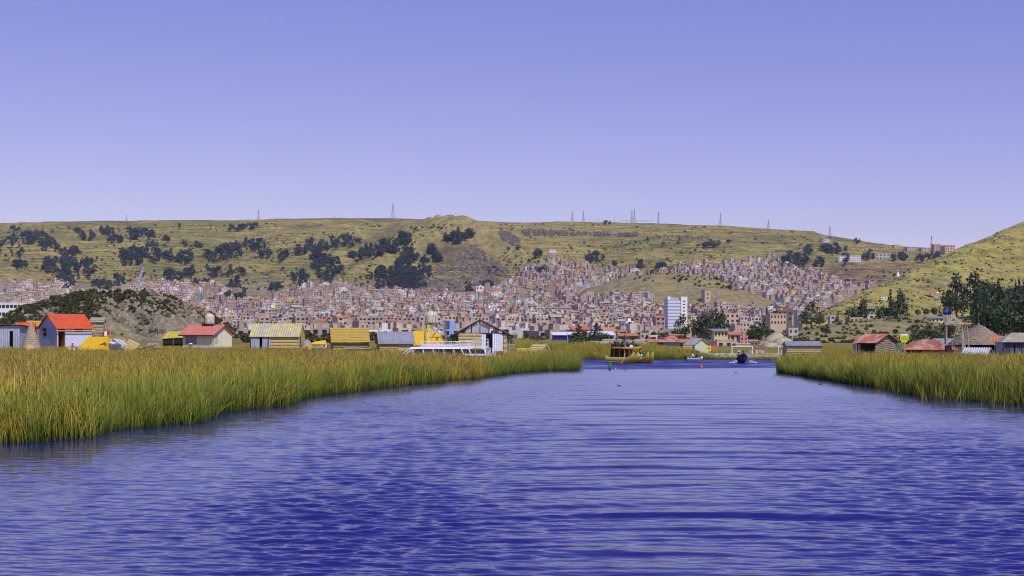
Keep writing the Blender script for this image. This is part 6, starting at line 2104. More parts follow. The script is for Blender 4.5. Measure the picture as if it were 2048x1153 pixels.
for u, yt, yb, D, lb in ((1297.5, 634, 706, 215, 'tall pale flagpole behind the reed boat'), (1584, 662, 690, 240, 'thin leaning lamp pole above the long reed shed'), (1135, 668, 704, 240, 'thin white pole left of the conifers'), (1168, 675, 704, 240, 'slim pole in front of the conifers')):
    root = empty('pole', (gx(u, D), D, H(gx(u, D), D) - .1), 0, lb, 'pole')
    h = gz(yt, D) - root.location.z
    MB().tube([(0, 0, -.2), (.03, 0, h * .5), (-.02, 0, h)], [.07, .05, .03], 7).build('shaft', GREYPL, root)
    MB().lathe([(.02, 0), (.07, .04), (.02, .1)], 8, (-.02, 0, h)).build('finial', GREYPL, root)

# boulders below the grey block house
for k, (u, y, sz) in enumerate(((1540, 700, 2.0), (1548, 686, 2.3), (1553, 676, 1.6), (1563, 690, 1.8), (1535, 705, 1.4), (1558, 704, 1.9), (1530, 694, 1.5), (1571, 684, 1.4), (1545, 708, 1.3))):
    D = 262 + (705 - y) * .9
    r = random.Random(400 + k)
    m = MB()
    bm_ = bmesh.new(); bmesh.ops.create_icosphere(bm_, subdivisions=2, radius=1)
    for v in bm_.verts: v.co *= r.uniform(.86, 1.12)
    me = bpy.data.meshes.new('boulder'); bm_.to_mesh(me); bm_.free(); me.materials.append(M('tan_boulder', (.40, .35, .24), .95, .25, 1.2, .5)); smooth_mesh(me)
    o = bpy.data.objects.new('boulder', me); COL.objects.link(o)
    z_ = gz(y, D) - .2
    o.location = (gx(u, D), D, z_); o.scale = (sz * .95, sz * .9, sz * .8); o.rotation_euler = (0, 0, r.uniform(0, 6))
    tag(o, ('largest tan boulder at the base of the pile', 'big tan boulder in the middle of the pile', 'tan boulder at the top of the pile', 'tan boulder on the right of the pile', 'small tan boulder at the left foot of the pile', 'tan boulder low on the right of the pile', 'tan boulder on the left of the pile', 'tan boulder at the upper right of the pile', 'smallest tan boulder at the foot of the pile')[k], 'boulder', 'tan boulders behind the long reed shed')

# ------------------------------------------------------------------ trees by the shore and on the right hill: (kind, u, ytop, ybase, D, wide, label)
TR = [('conifer', 1157, 650, 694, 330, 2.5, 'left of the two dark conifers on the far bank'), ('conifer', 1192, 648, 694, 330, 2.3, 'right of the two dark conifers on the far bank'), ('round', 1172, 664, 696, 318, 2.0, 'dark bushy tree between the two conifers'), ('round', 1207, 664, 694, 325, 1.5, 'bushy tree right of the two conifers'),
      ('euc', 1364, 630, 684, 400, 1.15, 'eucalyptus standing in front of the tower block'), ('euc', 1398, 632, 690, 410, .95, 'slim eucalyptus left in the big eucalyptus clump'), ('euc', 1416, 624, 690, 400, 1.2, 'broad eucalyptus in the middle of the big clump'), ('euc', 1430, 618, 684, 415, 1.0, 'tallest eucalyptus of the big clump'), ('euc', 1441, 621, 680, 420, 1.0, 'eucalyptus at the right end of the big clump'), ('euc', 1386, 640, 684, 425, .9, 'eucalyptus at the left end of the big clump'),
      ('round', 1308, 661, 684, 420, 1.0, 'small round tree left of the tower block'), ('conifer', 1463, 652, 676, 480, 1.0, 'small conifer below the tall tan brick block'),
      ('round', 1518, 642, 692, 330, 1.15, 'large dome shaped green tree above the boulders'), ('round', 1503, 656, 694, 322, .9, 'dark tree at the left of the dome shaped tree'), ('round', 1537, 660, 690, 335, .8, 'tree at the right of the dome shaped tree'),
      ('euc', 1622, 602, 652, 530, 1.25, 'tall eucalyptus beside the grey tower house'), ('round', 1640, 632, 662, 520, 1.3, 'dark tree right of the tall eucalyptus on the slope foot'), ('round', 1650, 648, 694, 400, 1.0, 'big dark tree above the long reed shed'), ('round', 1634, 662, 694, 395, .8, 'dark tree left of the big tree above the long reed shed'), ('round', 1612, 652, 675, 450, 1.0, 'bush tree behind the grey block house'),
      ('conifer', 1676, 622, 652, 560, .9, 'dark conifer beside the thin grey house'), ('round', 1711, 607, 640, 590, 1.1, 'round dark tree above the orange brick house'), ('euc', 1729, 600, 628, 620, 1.0, 'small eucalyptus left of the yellow house'), ('conifer', 1533, 618, 640, 600, 1.0, 'dark conifer left of the veranda house'),
      ('conifer', 1781, 583, 640, 600, .9, 'dark cypress pair on the slope, taller left one'), ('euc', 1799, 582, 640, 605, .95, 'tree leaning over the dark cypress on the slope'), ('round', 1790, 610, 648, 590, .9, 'dark tree below the cypress pair'), ('round', 1765, 608, 632, 610, .9, 'dark bush left of the cypress pair'),
      ('round', 1835, 617, 645, 560, .9, 'dark tree above the ruined brick house'), ('round', 1852, 615, 643, 560, .9, 'second dark tree above the ruined brick house'), ('round', 1868, 612, 642, 560, .8, 'dark tree above the cream house'), ('conifer', 1880, 612, 640, 560, .8, 'dark conifer right above the cream house'),
      ('euc', 1913, 547, 612, 640, .95, 'tall eucalyptus left of the pair above the lookout'), ('euc', 1947, 546, 606, 645, .85, 'tall eucalyptus right of the pair above the lookout'), ('round', 1902, 580, 622, 630, .9, 'dark tree below the tall eucalyptus pair'),
      ('round', 1850, 652, 690, 300, 1.0, 'dark bush tree behind the rust roofed hut'), ('round', 1870, 655, 692, 300, 1.1, 'dark bush left of the lookout legs'), ('round', 1895, 640, 690, 305, 1.0, 'dark tree behind the lookout legs'), ('round', 1830, 662, 690, 310, 1.0, 'low olive bush left of the dark bushes'), ('shrub', 1815, 668, 692, 300, 1.3, 'olive shrub behind the lime green sign')]
r = random.Random(9)
for kd, u, yt, yb, D, wd_, lb in TR:
    X = gx(u, D); z_ = H(X, D)
    zt_ = gz(yt, D)
    add_tree(kd, X, D, (zt_ - z_) / .97, lb, None, wd_, z_, r)
# the wood on the right hill
gn = 0
for k in range(60):
    u = r.uniform(1958, 2090); yb = r.uniform(606, 690); D = 690 - (yb - 600) * 3.6 + r.uniform(-10, 10)
    yt = yb - r.uniform(44, 66) * (620 / D)
    lim = 545 + max(0, (1985 - u)) * .9
    if yt < lim: yt = lim + r.uniform(0, 8)
    X = gx(u, D); z_ = H(X, D); h_ = max(8, gz(yt, D) - z_)
    row = 'upper edge' if yb < 630 else 'middle' if yb < 660 else 'lower edge'
    add_tree(r.choice(['euc', 'euc', 'conifer', 'round']), X, D, h_, f'dark tree in the {row} of the wood on the right hill', 'trees of the wood on the right hill', r.uniform(.75, 1.1), z_, r)

# shrine and pavilion on the right hill
p = hit(1796, 553, 400)
root = empty('white_shrine', (p[0], p[1], p[2] - .4), 0, 'small white conical shrine on the right hill', 'shrine')
MB().lathe([(1.3, 0), (1.2, .8), (.75, 1.8), (.35, 2.8), (.08, 3.5)], 12).build('cone', PLASTER, root)
MB().box(-.04, .04, -.04, .04, 3.4, 4.2).box(-.3, .3, -.03, .03, 3.8, 3.88).build('cross', PLASTER, root)
p = hit(1865, 596, 400)
D = p[1]; s = px(D)
root = empty('open_pavilion', (p[0], D, p[2]), R(-35), 'open pavilion with a red and white gable roof on the right hill', 'pavilion')
hw = 17 * s * .45
for x_ in (-2.6, 2.6):
    for y_ in (-2.2, 2.2): MB().tube([(x_, y_, -.5), (x_, y_, 3.0)], .12, 6).build('post', GREYPL, root)
for sg, mt_ in ((-1, RED), (1, WHITE)): MB().hexa([*( [(-3.2, sg * 2.8, 2.7), (3.2, sg * 2.8, 2.7), (3.2, 0, 4.0), (-3.2, 0, 4.0)] if sg < 0 else [(3.2, sg * 2.8, 2.7), (-3.2, sg * 2.8, 2.7), (-3.2, 0, 4.0), (3.2, 0, 4.0)]), *([(-3.2, sg * 2.8, 2.82), (3.2, sg * 2.8, 2.82), (3.2, 0, 4.12), (-3.2, 0, 4.12)] if sg < 0 else [(3.2, sg * 2.8, 2.82), (-3.2, sg * 2.8, 2.82), (-3.2, 0, 4.12), (3.2, 0, 4.12)])]).build('roof_slope', M('pavilion_red', (.50, .16, .13), .7, .1, 2) if sg < 0 else WHITE, root)
MB().poly([(3.15, -2.5, 2.75), (3.15, 2.5, 2.75), (3.15, 0, 3.95)]).build('gable', WHITE, root)
MB().box(-3.5, 3.5, -3, 3, -.6, .1).build('platform', GREYPL, root)
p = hit(1890, 603, 400)
root = empty('stone_terrace', (p[0], p[1], p[2] - .4), R(5), 'long stone terrace with a dark front right below the pavilion', 'terrace')
MB().box(-8, 5, -.5, 4, -1, 1.4).build('terrace_wall', M('terrace_stone', (.30, .27, .20), .95, .2, .8), root)
MB().box(-7, 4.5, -.56, -.52, -.3, .8).build('opening_shade', DARKWOOD, root)  # dark slab on the wall face, painting the shade of an opening
MB().box(-3, 1, 1, 3, 1.4, 3.0).build('low_room', GREYPL, root)

# ------------------------------------------------------------------ craft on the water
TOTORA = M('totora_roll', (.44, .35, .06), .9, .25, 6.0, .5, stretch=(1, 5, 5))
TOTORAD = M('totora_side', (.40, .33, .14), .9, .3, 6.0, .5)
D = 166.5
hd_ = R(-62)          # bow points right and towards the viewer
root = empty('reed_boat', (gx(1262, D), D + 1.2, 0), hd_, 'double hulled golden reed boat with upturned bows and an upper deck', 'reed boat')
root.scale = (.82,) * 3


def reed_roll(y0, L, rad, lift, name, mat):
    pts, rads = [], []
    n = 16
    for i in range(n + 1):
        t = i / n
        x_ = -L / 2 + L * t
        up = lift * max(0, (t - .72) / .28) ** 2 + lift * .55 * max(0, (.16 - t) / .16) ** 2
        pts.append((x_ - (.25 * max(0, (t - .85) / .15) ** 2), y0 * (1 - .12 * max(0, (t - .8) / .2)) , rad * .55 + up))
        rads.append(rad * (1 - max(0, (t - .70) / .30) ** 3.2 * .9) * (1 - max(0, (.14 - t) / .14) ** 1.5 * .8))
    MB().tube(pts, rads, 12).build(name, mat, root, True)


for yc in (-1.3, 1.3):
    for dy in (-.40, .40): reed_roll(yc + dy, 7.2, .50, 1.25, 'reed_roll', TOTORA)
    reed_roll(yc - .80 * (1 if yc < 0 else -1) * 1.0, 6.0, .16, .9, 'rim_roll', TOTORAD)
MB().box(-2.6, 1.6, -1.5, 1.5, .72, .80).build('lower_deck', TOTORAD, root)
for x_ in (-2.2, -.8, .5):
    for y_ in (-1.2, 1.2): MB().tube([(x_, y_, .78), (x_, y_, 2.0)], .06, 6).build('deck_post', M('orange_post', (.55, .24, .05), .7, .15, 3), root)
MB().box(-2.4, .6, -1.3, 1.3, 2.0, 2.10).build('upper_deck', TOTORA, root)
MB().tube([(-2.4, -1.35, 2.02), (.6, -1.35, 2.02)], .14, 8).tube([(.65, -1.3, 2.02), (.65, 1.3, 2.02)], .14, 8).build('deck_edge_roll', M('golden_roll', (.52, .32, .03), .85, .2, 5), root)
for y_ in (-1.25, 1.25): MB().tube([(-2.4, y_, 2.55), (.6, y_, 2.55)], .035, 5).build('hand_rail', WOOD, root)
for x_ in (-2.3, -1.3, -.4, .5):
    for y_ in (-1.25, 1.25): MB().tube([(x_, y_, 2.1), (x_, y_, 2.57)], .03, 5).build('rail_post', WOOD, root)
m = MB(); m.hexa([(-2.9, -1.4, .8), (-2.5, -1.4, .8), (-2.5, 1.4, .8), (-2.9, 1.4, .8), (-2.75, -1.3, 2.6), (-2.55, -1.3, 2.6), (-2.55, 1.3, 2.6), (-2.75, 1.3, 2.6)]); m.build('stern_screen', M('dark_reed_screen', (.06, .05, .03), .9, .3, 4), root)
MB().tube([(1.5, -1.7, 1.35), (2.4, -2.9, .0)], .035, 5).build('oar', NEWWOOD, root)
MB().tube([(2.0, 1.6, 1.0), (3.4, 3.6, .1)], .03, 5).build('oar', DARKWOOD, root)
Mw = root.matrix_basis
def on_boat(x_, y_, z_): return tuple(Matrix.Translation((gx(1262, D), D + 1.2, 0)) @ Matrix.Rotation(hd_, 4, 'Z') @ (Vector((x_, y_, z_)) * .82))
cl = lambda n, c_: M(n, c_, .85, .15, 6)
person(on_boat(.3, -1.0, 2.1), R(60), 'person in a red and white top standing at the front of the upper deck', cl('maroon_cloth', (.36, .07, .10)), cl('grey_blue_cloth', (.18, .19, .30)), 'stand', None, 'people on the reed boat', 'pole')
for k, (x_, y_, c1, lb) in enumerate(((-2.2, -.9, (.03, .03, .05), 'person in black at the stern of the upper deck'), (-1.6, .3, (.05, .06, .08), 'person in dark grey second from the stern on the upper deck'), (-.9, -.8, (.10, .08, .06), 'person in brown in the middle of the upper deck'), (-.3, .6, (.14, .16, .26), 'person in slate blue nearest the standing oarsman'))):
    person(on_boat(x_, y_, 2.1), R(20 + 30 * k), lb, cl('cloth%d' % k, c1), cl('navy_cloth', (.03, .035, .06)), 'sit', None, 'people on the reed boat', scale=1.05)
person(on_boat(1.5, -.8, .82), R(40), 'person in a white top standing on the lower deck of the reed boat', cl('white_cloth', (.70, .70, .72)), cl('black_cloth2', (.03, .03, .04)), 'stand', None, 'people on the reed boat', 'row', .9)
person(on_boat(.8, 1.2, .82), R(-10), 'person in dark clothes sitting on the lower deck between the hulls', cl('dark_cloth3', (.05, .05, .09)), cl('white_cloth2', (.66, .66, .70)), 'sit', None, 'people on the reed boat', 'row')

# white outboard boat
D = 180
root = empty('outboard_boat', (gx(1389, D), D, 0), R(4), 'small white outboard boat near the far bank', 'boat')
m = MB(); hull_mesh(m, 2.0, .9, .42, .12); m.build('hull', WHITE, root, True, loc=(0, 0, -.08))
MB().box(-1.25, -1.0, -.15, .15, .15, .62).build('outboard_motor', BLACK, root)
MB().box(.1, .15, -.35, .35, .4, .72).build('windscreen', DARKGLASS, root)
person((gx(1383, D), D, .12), R(80), 'person in white steering the small outboard boat', cl('white_cloth', (.7, .7, .7)), cl('navy_cloth', (.03, .03, .06)), 'sit', None, arms='row')
person((gx(1393, D), D, .12), R(80), 'person in dark clothes at the bow of the small outboard boat', cl('black_cloth2', (.03, .03, .04)), cl('navy_cloth', (.03, .03, .06)), 'sit')


def spray(name, u, D, w, label, side):
    r = random.Random(int(u))
    m = MB()
    for k in range(70):
        t = r.random()
        x_ = side * (.15 + w * t); z_ = max(0, r.gauss(.12, .07) * (1 - t) * 1.6)
        q = r.uniform(.02, .05)
        m.lathe([(q * .3, -q), (q, 0), (q * .3, q)], 5, (x_, r.uniform(-.2, .2), z_))
    o = m.build(name, M('foam', (.82, .84, .88), .6, .05, 3), loc=(gx(u, D), D, .02))
    return tag(o, label, kind='stuff')


D = 166
root = empty('speedboat', (gx(1486.5, D), D + .9, 0), R(-90), 'dark blue speedboat heading straight towards the viewer', 'speedboat')
m = MB(); hull_mesh(m, 3.2, 1.15, .62, .22, 12, .4); m.build('hull', M('navy_hull', (.018, .02, .075), .3, .1, 2, spec=.5), root, True, rot=(0, R(-7), 0))
MB().box(-.4, -.34, -.45, .45, .6, .95).build('windscreen', DARKGLASS, root)
person((gx(1482, D), D + 1.7, .35), 0, 'person in pale clothing on the left in the speedboat', cl('khaki_cloth', (.45, .42, .34)), cl('navy_cloth', (.03, .03, .06)), 'sit', M('straw_hat', (.72, .66, .52)))
person((gx(1491, D), D + 1.7, .38), 0, 'person in black on the right in the speedboat', cl('black_cloth2', (.03, .03, .04)), cl('navy_cloth', (.03, .03, .06)), 'sit')
spray('bow_spray', 1477, D, .9, 'white spray thrown left by the speedboat', -1)
spray('bow_spray', 1496, D, .9, 'white spray thrown right by the speedboat', 1)
spray('wake_foam', 1378, 180.2, .5, 'short white wake behind the outboard boat', -1)

# markers
D = 139.5
root = empty('channel_marker', (gx(1219.5, D), D, 0), R(10), 'green cylindrical marker post standing in the channel', 'marker buoy')
MB().lathe([(.12, -.3), (.125, .60), (.11, .63), (.02, .64)], 14, jit=0).build('cylinder', M('green_buoy', (.05, .24, .11), .5, .1, 3), root, True, rot=(R(3), R(2), 0))
MB().lathe([(.128, .5), (.128, .56), (.124, .56), (.124, .5)], 14).build('band', M('dark_green', (.02, .08, .04)), root)
root = empty('float', (gx(1231, 140), 140, 0), R(30), 'little yellow float right of the green marker', 'float')
MB().lathe([(.02, -.06), (.07, -.02), (.07, .06), (.03, .12)], 10).build('float_body', M('sign_yellow', (.72, .70, .03)), root, True, rot=(R(25), 0, 0))
MB().tube([(0, 0, .1), (-.08, 0, .2)], .012, 5).build('tag', M('sign_yellow', (.72, .70, .03)), root)
D = 145
root = empty('mooring_buoy', (gx(1402.5, D), D, .05), 0, 'round orange red buoy floating in mid channel', 'buoy')
MB().lathe([(.03, -.15), (.12, -.1), (.165, .03), (.13, .15), (.05, .22)], 14).build('ball', M('orange_buoy', (.70, .10, .03), .5, .08, 3), root, True)
MB().lathe([(.03, .2), (.03, .26), (.01, .27)], 8).build('eye', M('orange_buoy', (.70, .10, .03)), root)
for u, y, lb in ((1238.5, 773, 'small dark water bird right of the green marker'), (1641, 770, 'tiny dark water bird near the right reeds'), (1472, 747, 'grebe diving with a small bow wave in mid channel')):
    D = CAM_H * F / (y - HORIZON)
    root = empty('water_bird', (gx(u, D), D, 0), R(190), lb, 'bird')
    root.scale = (.6,) * 3
    m = MB(); n = 8
    m.tube([(-.20, 0, .07), (-.12, 0, .07), (0, 0, .05), (.10, 0, .06), (.15, 0, .10), (.16, 0, .17), (.18, 0, .20), (.22, 0, .20), (.27, 0, .19)], [.01, .05, .075, .06, .03, .022, .03, .024, .004], 8)
    m.build('body', M('dark_feathers', (.04, .035, .035), .7, .2, 10), root, True)
    MB().hexa([(-.16, -.07, .06), (.06, -.085, .06), (.06, -.06, .06), (-.16, -.05, .06), (-.18, -.03, .11), (.05, -.05, .11), (.05, -.03, .11), (-.18, -.01, .11)]).build('wing', M('dark_feathers', (.04, .035, .035)), root)

# things at the far end of the left island
D = 214
root = empty('white_launch', (gx(1112, D), D, .45), R(3), 'white launch with a mast ashore left of the coloured barrels', 'boat')
m = MB(); hull_mesh(m, 2.6, 1.0, .45); m.build('hull', WHITE, root, True)
MB().box(-.6, .9, -.35, .35, .4, .85).build('cabin', WHITE, root)
for k in range(3): MB().box(-.45 + .42 * k, -.2 + .42 * k, -.37, -.355, .5, .75).build('window', DARKGLASS, root)
MB().tube([(-1.05, 0, .3), (-.98, 0, 1.9)], .03, 5).build('mast', NEWWOOD, root)
for u, mt_, lb in ((1111, BLUEP, 'blue barrel in front of the white launch'), (1118.5, YTARP, 'yellow barrel in front of the white launch'), (1125, M('orange_paint', (.62, .17, .06)), 'orange barrel in front of the white launch')):
    D = 206
    root = empty('barrel', (gx(u, D), D, .42), 0, lb, 'barrel', 'coloured barrels on the far bank')
    MB().lathe([(.22, 0), (.25, .06), (.25, .42), (.22, .48), (.03, .48)], 14).build('drum', mt_, root, True)
    MB().lathe([(.26, .14), (.26, .17), (.245, .17), (.245, .14)], 14).build('hoop', BLACK, root)
# ------------------------------------------------------------------ huts on the right bank
D = 182; s = px(D); L, W, hw, hr = 4.2, 3.2, 1.22, .5
root = gable_hut('long_reed_shed', 'long low reed shed with a grey sheet roof at the right bank', 'shed', (gx(1609, D), D + W / 2, .52), R(-1), L, W, hw, hr, STRAW, ZINC, 'corr', .08, .12)
for k in range(5):
    m = MB(); reed_mat(m, -L / 2, L / 2, -.15 + .27 * k, -.15 + .27 * (k + 1), -W / 2, 1, 70 + k); m.build('reed_course', M('dull_straw', (.44, .36, .20), .95, .25, 7, .5), root)
MB().box(-L / 2 - .1, L / 2 + .1, -W / 2 - .2, -W / 2 - .14, hw - .14, hw - .06).build('eave_board', DARKWOOD, root)
for x_ in (-L / 2 - .04, L / 2 + .06): MB().tube([(x_, -W / 2 - .12, -.4), (x_, -W / 2 - .12, hw - .1)], .04).build('post', WOOD, root)

root = empty('covered_boat', (gx(1658, 188), 188, .5), R(3), 'white upturned boat on the ground right of the long reed shed', 'boat')
m = MB(); n = 10
for i in range(n + 1):
    t = i / n; w_ = .42 * math.sin(math.pi * min(1, .15 + t * .85)) ** .6 + .02
    for k in range(5):
        a = math.pi * k / 4; m.v.append((-.85 + 1.7 * t, -w_ * math.cos(a), .32 * math.sin(a) * (.75 + .4 * math.sin(i))))
for i in range(n):
    for k in range(4): a = 5 * i + k; m.f.append((a, a + 5, a + 6, a + 1)); m.m.append(0)
m.build('hull', WHITE, root)
MB().tube([(-.8, 0, .3), (.8, 0, .34)], .025, 5).build('keel', WHITE, root)

# -- hut with wavy thatch gable and rust roof
D = 176; rot = R(-52); L, W, hw, hr = 2.7, 4.0, 1.72, .92
loc = anchor(1750, D, L / 2, -W / 2, rot, .52)
root = gable_hut('wavy_thatch_hut', 'hut with wavy grey thatch courses on its gable and a rusty red roof', 'hut', loc, rot, L, W, hw, hr, DARKWOOD, RUST, 'corr', .45, .35, {'front': [(-L / 2 + .5, L / 2 - .15, -.2, hw - .1)]}, side_m=GREYTHATCH)
nr_ = 7
for k in range(nr_ + 2):
    za = -.15 + .27 * k; zb = za + .30
    half = W / 2 if zb < hw else max(.25, (W / 2) * (1 - (zb - hw) / hr))
    if za > hw + hr - .25: continue
    m = MB(); reed_mat(m, -half, half, za, zb, 0, 1, 80 + k, wavy=.07)
    o = m.build('thatch_course', GREYTHATCH, root, rot=(0, 0, R(90)), loc=(L / 2 + .01, 0, 0))
for x_ in (-L / 2 - .2, -L / 2 + .55): MB().box(x_ - .12, x_ + .12, -W / 2 - .3, -W / 2 - .1, -.4, hw - .25).build('post', GREYM, root)
MB().box(-L / 2 - .32, -L / 2 - .08, -W / 2 - .32, -W / 2 - .08, -.4, -.0).build('blue_plinth', BLUEP, root)
# -- rust roof and props behind it
D = 188
root = empty('lean_to_shelter', (gx(1722, D), D, .52), R(6), 'ramshackle lean-to with pale rusty roof left of the wavy thatch hut', 'shelter')
m = MB(); corr_sheet(m, (-.7, -.6, 1.75), (2.1, 0, .35), (.0, 1.3, .25), .25, .03); m.build('roof_sheet', RUST, root)
MB().box(-.35, .1, -.55, -.5, -.2, 1.15).build('white_panel', WHITE, root)
for x_ in (-.6, .2, 1.2): MB().tube([(x_, -.5, -.4), (x_, -.5, 1.85 + .15 * x_)], .045).build('post', DARKWOOD, root)
MB().tube([(-1.15, -.7, -.3), (-.6, -.6, 1.2)], .05).build('prop', NEWWOOD, root)
# -- green booth
D = 168
root = empty('green_booth', (gx(1798, D), D, .4), R(-5), 'small green board booth left of the lime green sign', 'booth')
MB().box(-.32, .30, -.3, .3, 1.25, 1.62).build('top_board', GREENP, root)
MB().box(-.32, -.12, -.3, -.26, .35, 1.25).box(.06, .28, -.3, -.26, .55, 1.25).build('side_board', GREENP, root)
for x_ in (-.03, .24): MB().tube([(x_, -.2, -.6), (x_, -.2, 1.3)], .035, 6).build('leg', WOOD, root)
# -- lime sign
D = 146; s = px(D)
root = empty('lime_sign', (gx(1808.5, D), D, 0), 0, 'lime green shield sign with dark lettering on a tall post in the reeds', 'sign')
MB().tube([(.04, .05, -.4), (.06, .05, 1.6), (.05, .05, 2.5)], .05, 8).build('post', M('pale_post', (.50, .46, .36), .85, .2, 3), root)
zt, zb = gz(668, D), gz(685.5, D); zm = gz(679, D); w_ = 8.6 * s
def shield(m, k, y0, y1):
    q = [(-w_ * k, zt), (w_ * k, zt), (w_ * k * 1.02, zm), (w_ * k * .55, zb), (-w_ * k * .55, zb), (-w_ * k * 1.02, zm)]
    b = len(m.v); m.v += [(a, y0, c_) for a, c_ in q] + [(a, y1, c_) for a, c_ in q]
    m.f.append(tuple(b + i for i in range(6))); m.f.append(tuple(b + 6 + i for i in range(5, -1, -1))); m.m += [0, 0]
    for i in range(6): j = (i + 1) % 6; m.f.append((b + i, b + 6 + i, b + 6 + j, b + j)); m.m.append(0)
    return m
shield(MB(), 1, -.03, .0).build('sign_board', LIME, root)
MB().hexa([(-w_ * .55, -.037, gz(672.3, D)), (w_ * .55, -.037, gz(672.3, D)), (w_ * .55, -.032, gz(672.3, D)), (-w_ * .55, -.032, gz(672.3, D)), (-w_ * .93, -.037, gz(668.4, D)), (w_ * .93, -.037, gz(668.4, D)), (w_ * .93, -.032, gz(668.4, D)), (-w_ * .93, -.032, gz(668.4, D))]).build('white_panel', WHITE, root)
r = random.Random(4)
mk = MB()
for (yy_, n_, x0_, st_, hh_) in ((674.5, 4, -.155, .085, .085), (678.3, 9, -.33, .075, .085)):     # letter strokes too worn to read
    zc = gz(yy_, D)
    for k in range(n_):
        xa = x0_ + st_ * k
        mk.box(xa, xa + .018, -.037, -.032, zc - hh_ / 2, zc + hh_ / 2)
        if k % 3 != 1: mk.box(xa + .018, xa + .05, -.037, -.032, zc + hh_ / 2 - .018, zc + hh_ / 2)
        if k % 2 == 0: mk.box(xa + .05, xa + .064, -.037, -.032, zc - hh_ / 2, zc + hh_ / 2)
        else: mk.box(xa + .018, xa + .05, -.037, -.032, zc - .01, zc + .01)
mk.build('lettering', BLACK, root)
MB().tube([(-.02, .03, zb + .1), (.05, .05, zb - .1)], .03, 5).build('bracket', GREYM, root)
root = empty('thin_stake', (gx(1796, 144), 144, 0), 0, 'thin pale stake in the reeds left of the lime green sign', 'stake')
MB().tube([(0, 0, -.4), (.03, 0, 1.75)], .035, 6).build('shaft', M('pale_post', (.50, .46, .36)), root)
MB().box(-.05, .08, -.02, .02, 1.72, 1.78).build('cap', WOOD, root)

# -- building with rust hip roof
D = 172; s = px(D)
root = empty('rust_roof_building', (gx(1864, D), D + 1.8, .5), R(-3), 'low building with a wide rusty hip roof and an orange wall', 'building')
l, w_, hz_ = 2.75, 1.7, .95
wall(MB(), 'x', -l, -.9, -.4, hz_, -w_, .08, [(-l + .15, -1.0, .1, .75)]).build('front_wall', DARKWOOD, root)
wall(MB(), 'x', -.895, l, -.4, hz_, -w_, .08).build('orange_wall', M('orange_board', (.62, .15, .04), .8, .15, 3), root)
MB().box(-l, -l + .08, -w_ + .09, w_, -.4, hz_).box(l - .08, l, -w_ + .09, w_, -.4, hz_).box(-l + .09, l - .09, w_ - .08, w_, -.4, hz_).build('side_walls', DARKWOOD, root)
ex, ey_, rz_ = l + .38, w_ + .4, hz_ + 1.15
A = [(-ex, -ey_, hz_ - .05), (ex, -ey_, hz_ - .05), (ex, ey_, hz_ - .05), (-ex, ey_, hz_ - .05)]; R0, R1 = (-.6, 0, rz_), (.75, 0, rz_ - .05)
for nm, q in (('a', [A[0], A[1], R1, R0]), ('b', [A[1], A[2], R1]), ('c', [A[2], A[3], R0, R1]), ('d', [A[3], A[0], R0])):
    m = MB(); m.poly(q); m.build('roof_slope', RUST, root)
for k in range(13):
    t = k / 12
    a = Vector(A[0]).lerp(Vector(A[1]), t); b_ = Vector(R0).lerp(Vector(R1), t)
    MB().tube([a + Vector((0, 0, .02)), b_ + Vector((0, 0, .02))], .022, 4).build('roof_rib', RUST, root)
root = empty('black_box', (gx(1896.5, 168), 168, 1.0), 0, 'black box on a post in front of the rust roofed building', 'box')
MB().box(-.32, .32, -.25, .25, .25, .95).build('box_body', BLACK, root)
MB().tube([(0, 0, -.6), (0, 0, .25)], .04).build('post', WOOD, root)
root = empty('thin_lamp', (gx(1908, 166), 166, .3), 0, 'thin lamp post right of the black box', 'lamp post')
MB().tube([(0, 0, -.4), (0, 0, 1.75)], .035, 6).build('post', GREYM, root)
MB().tube([(0, 0, 1.72), (-.42, 0, 1.95)], .025, 5).build('arm', BLACK, root)
# -- small cream hut between lookout and round hut
D = 192
root = gable_hut('cream_hut', 'small cream walled hut with pinkish roof behind the lookout', 'hut', (gx(1926, D), D, .5), R(-10), 1.9, 1.8, 1.15, .4, CREAM, SALMON, 'corr', .2, .25)
D = 205
gable_hut('zinc_shed', 'grey sheet roofed shed behind the lookout legs', 'shed', (gx(1893, D), D, .5), R(-5), 3.2, 2.4, 1.25, .7, DARKWOOD, ZINC, 'corr', .2, .25)

# -- lookout platform with blue barrel
D = 184; s = px(D)
root = empty('lookout_platform', (gx(1912, D), D, .5), R(-4), 'timber lookout platform with a ladder frame and a blue barrel on top', 'lookout')
zp = gz(651, D) - .5
for x_, y_, x2 in ((-1.3, -.8, -1.35), (-1.1, .9, -1.15), (1.15, -.8, 1.45), (1.0, .9, 1.2), (.55, -.8, .6)): MB().tube([(x2, y_, -.4), (x_, y_, zp)], .085).build('leg', M('pale_timber', (.40, .35, .27), .85, .25, 3), root)
MB().tube([(-.75, -.85, .9), (-.05, -.85, zp)], .045).tube([(-.05, -.85, zp), (1.45, -.85, -.2)], .05).tube([(-.4, .9, .9), (.5, .9, zp)], .04).build('brace', M('pale_timber', (.48, .44, .36), .85, .2, 3), root)
for k in range(9): MB().box(-1.55 + .33 * k, -1.55 + .33 * k + .3, -1.0, 1.0, zp, zp + .07).build('plank', NEWWOOD, root)
MB().tube([(-1.6, -1.02, zp + .16), (1.75, -1.02, zp + .16)], .05).build('edge_pole', NEWWOOD, root)
top = gz(630, D) - .5
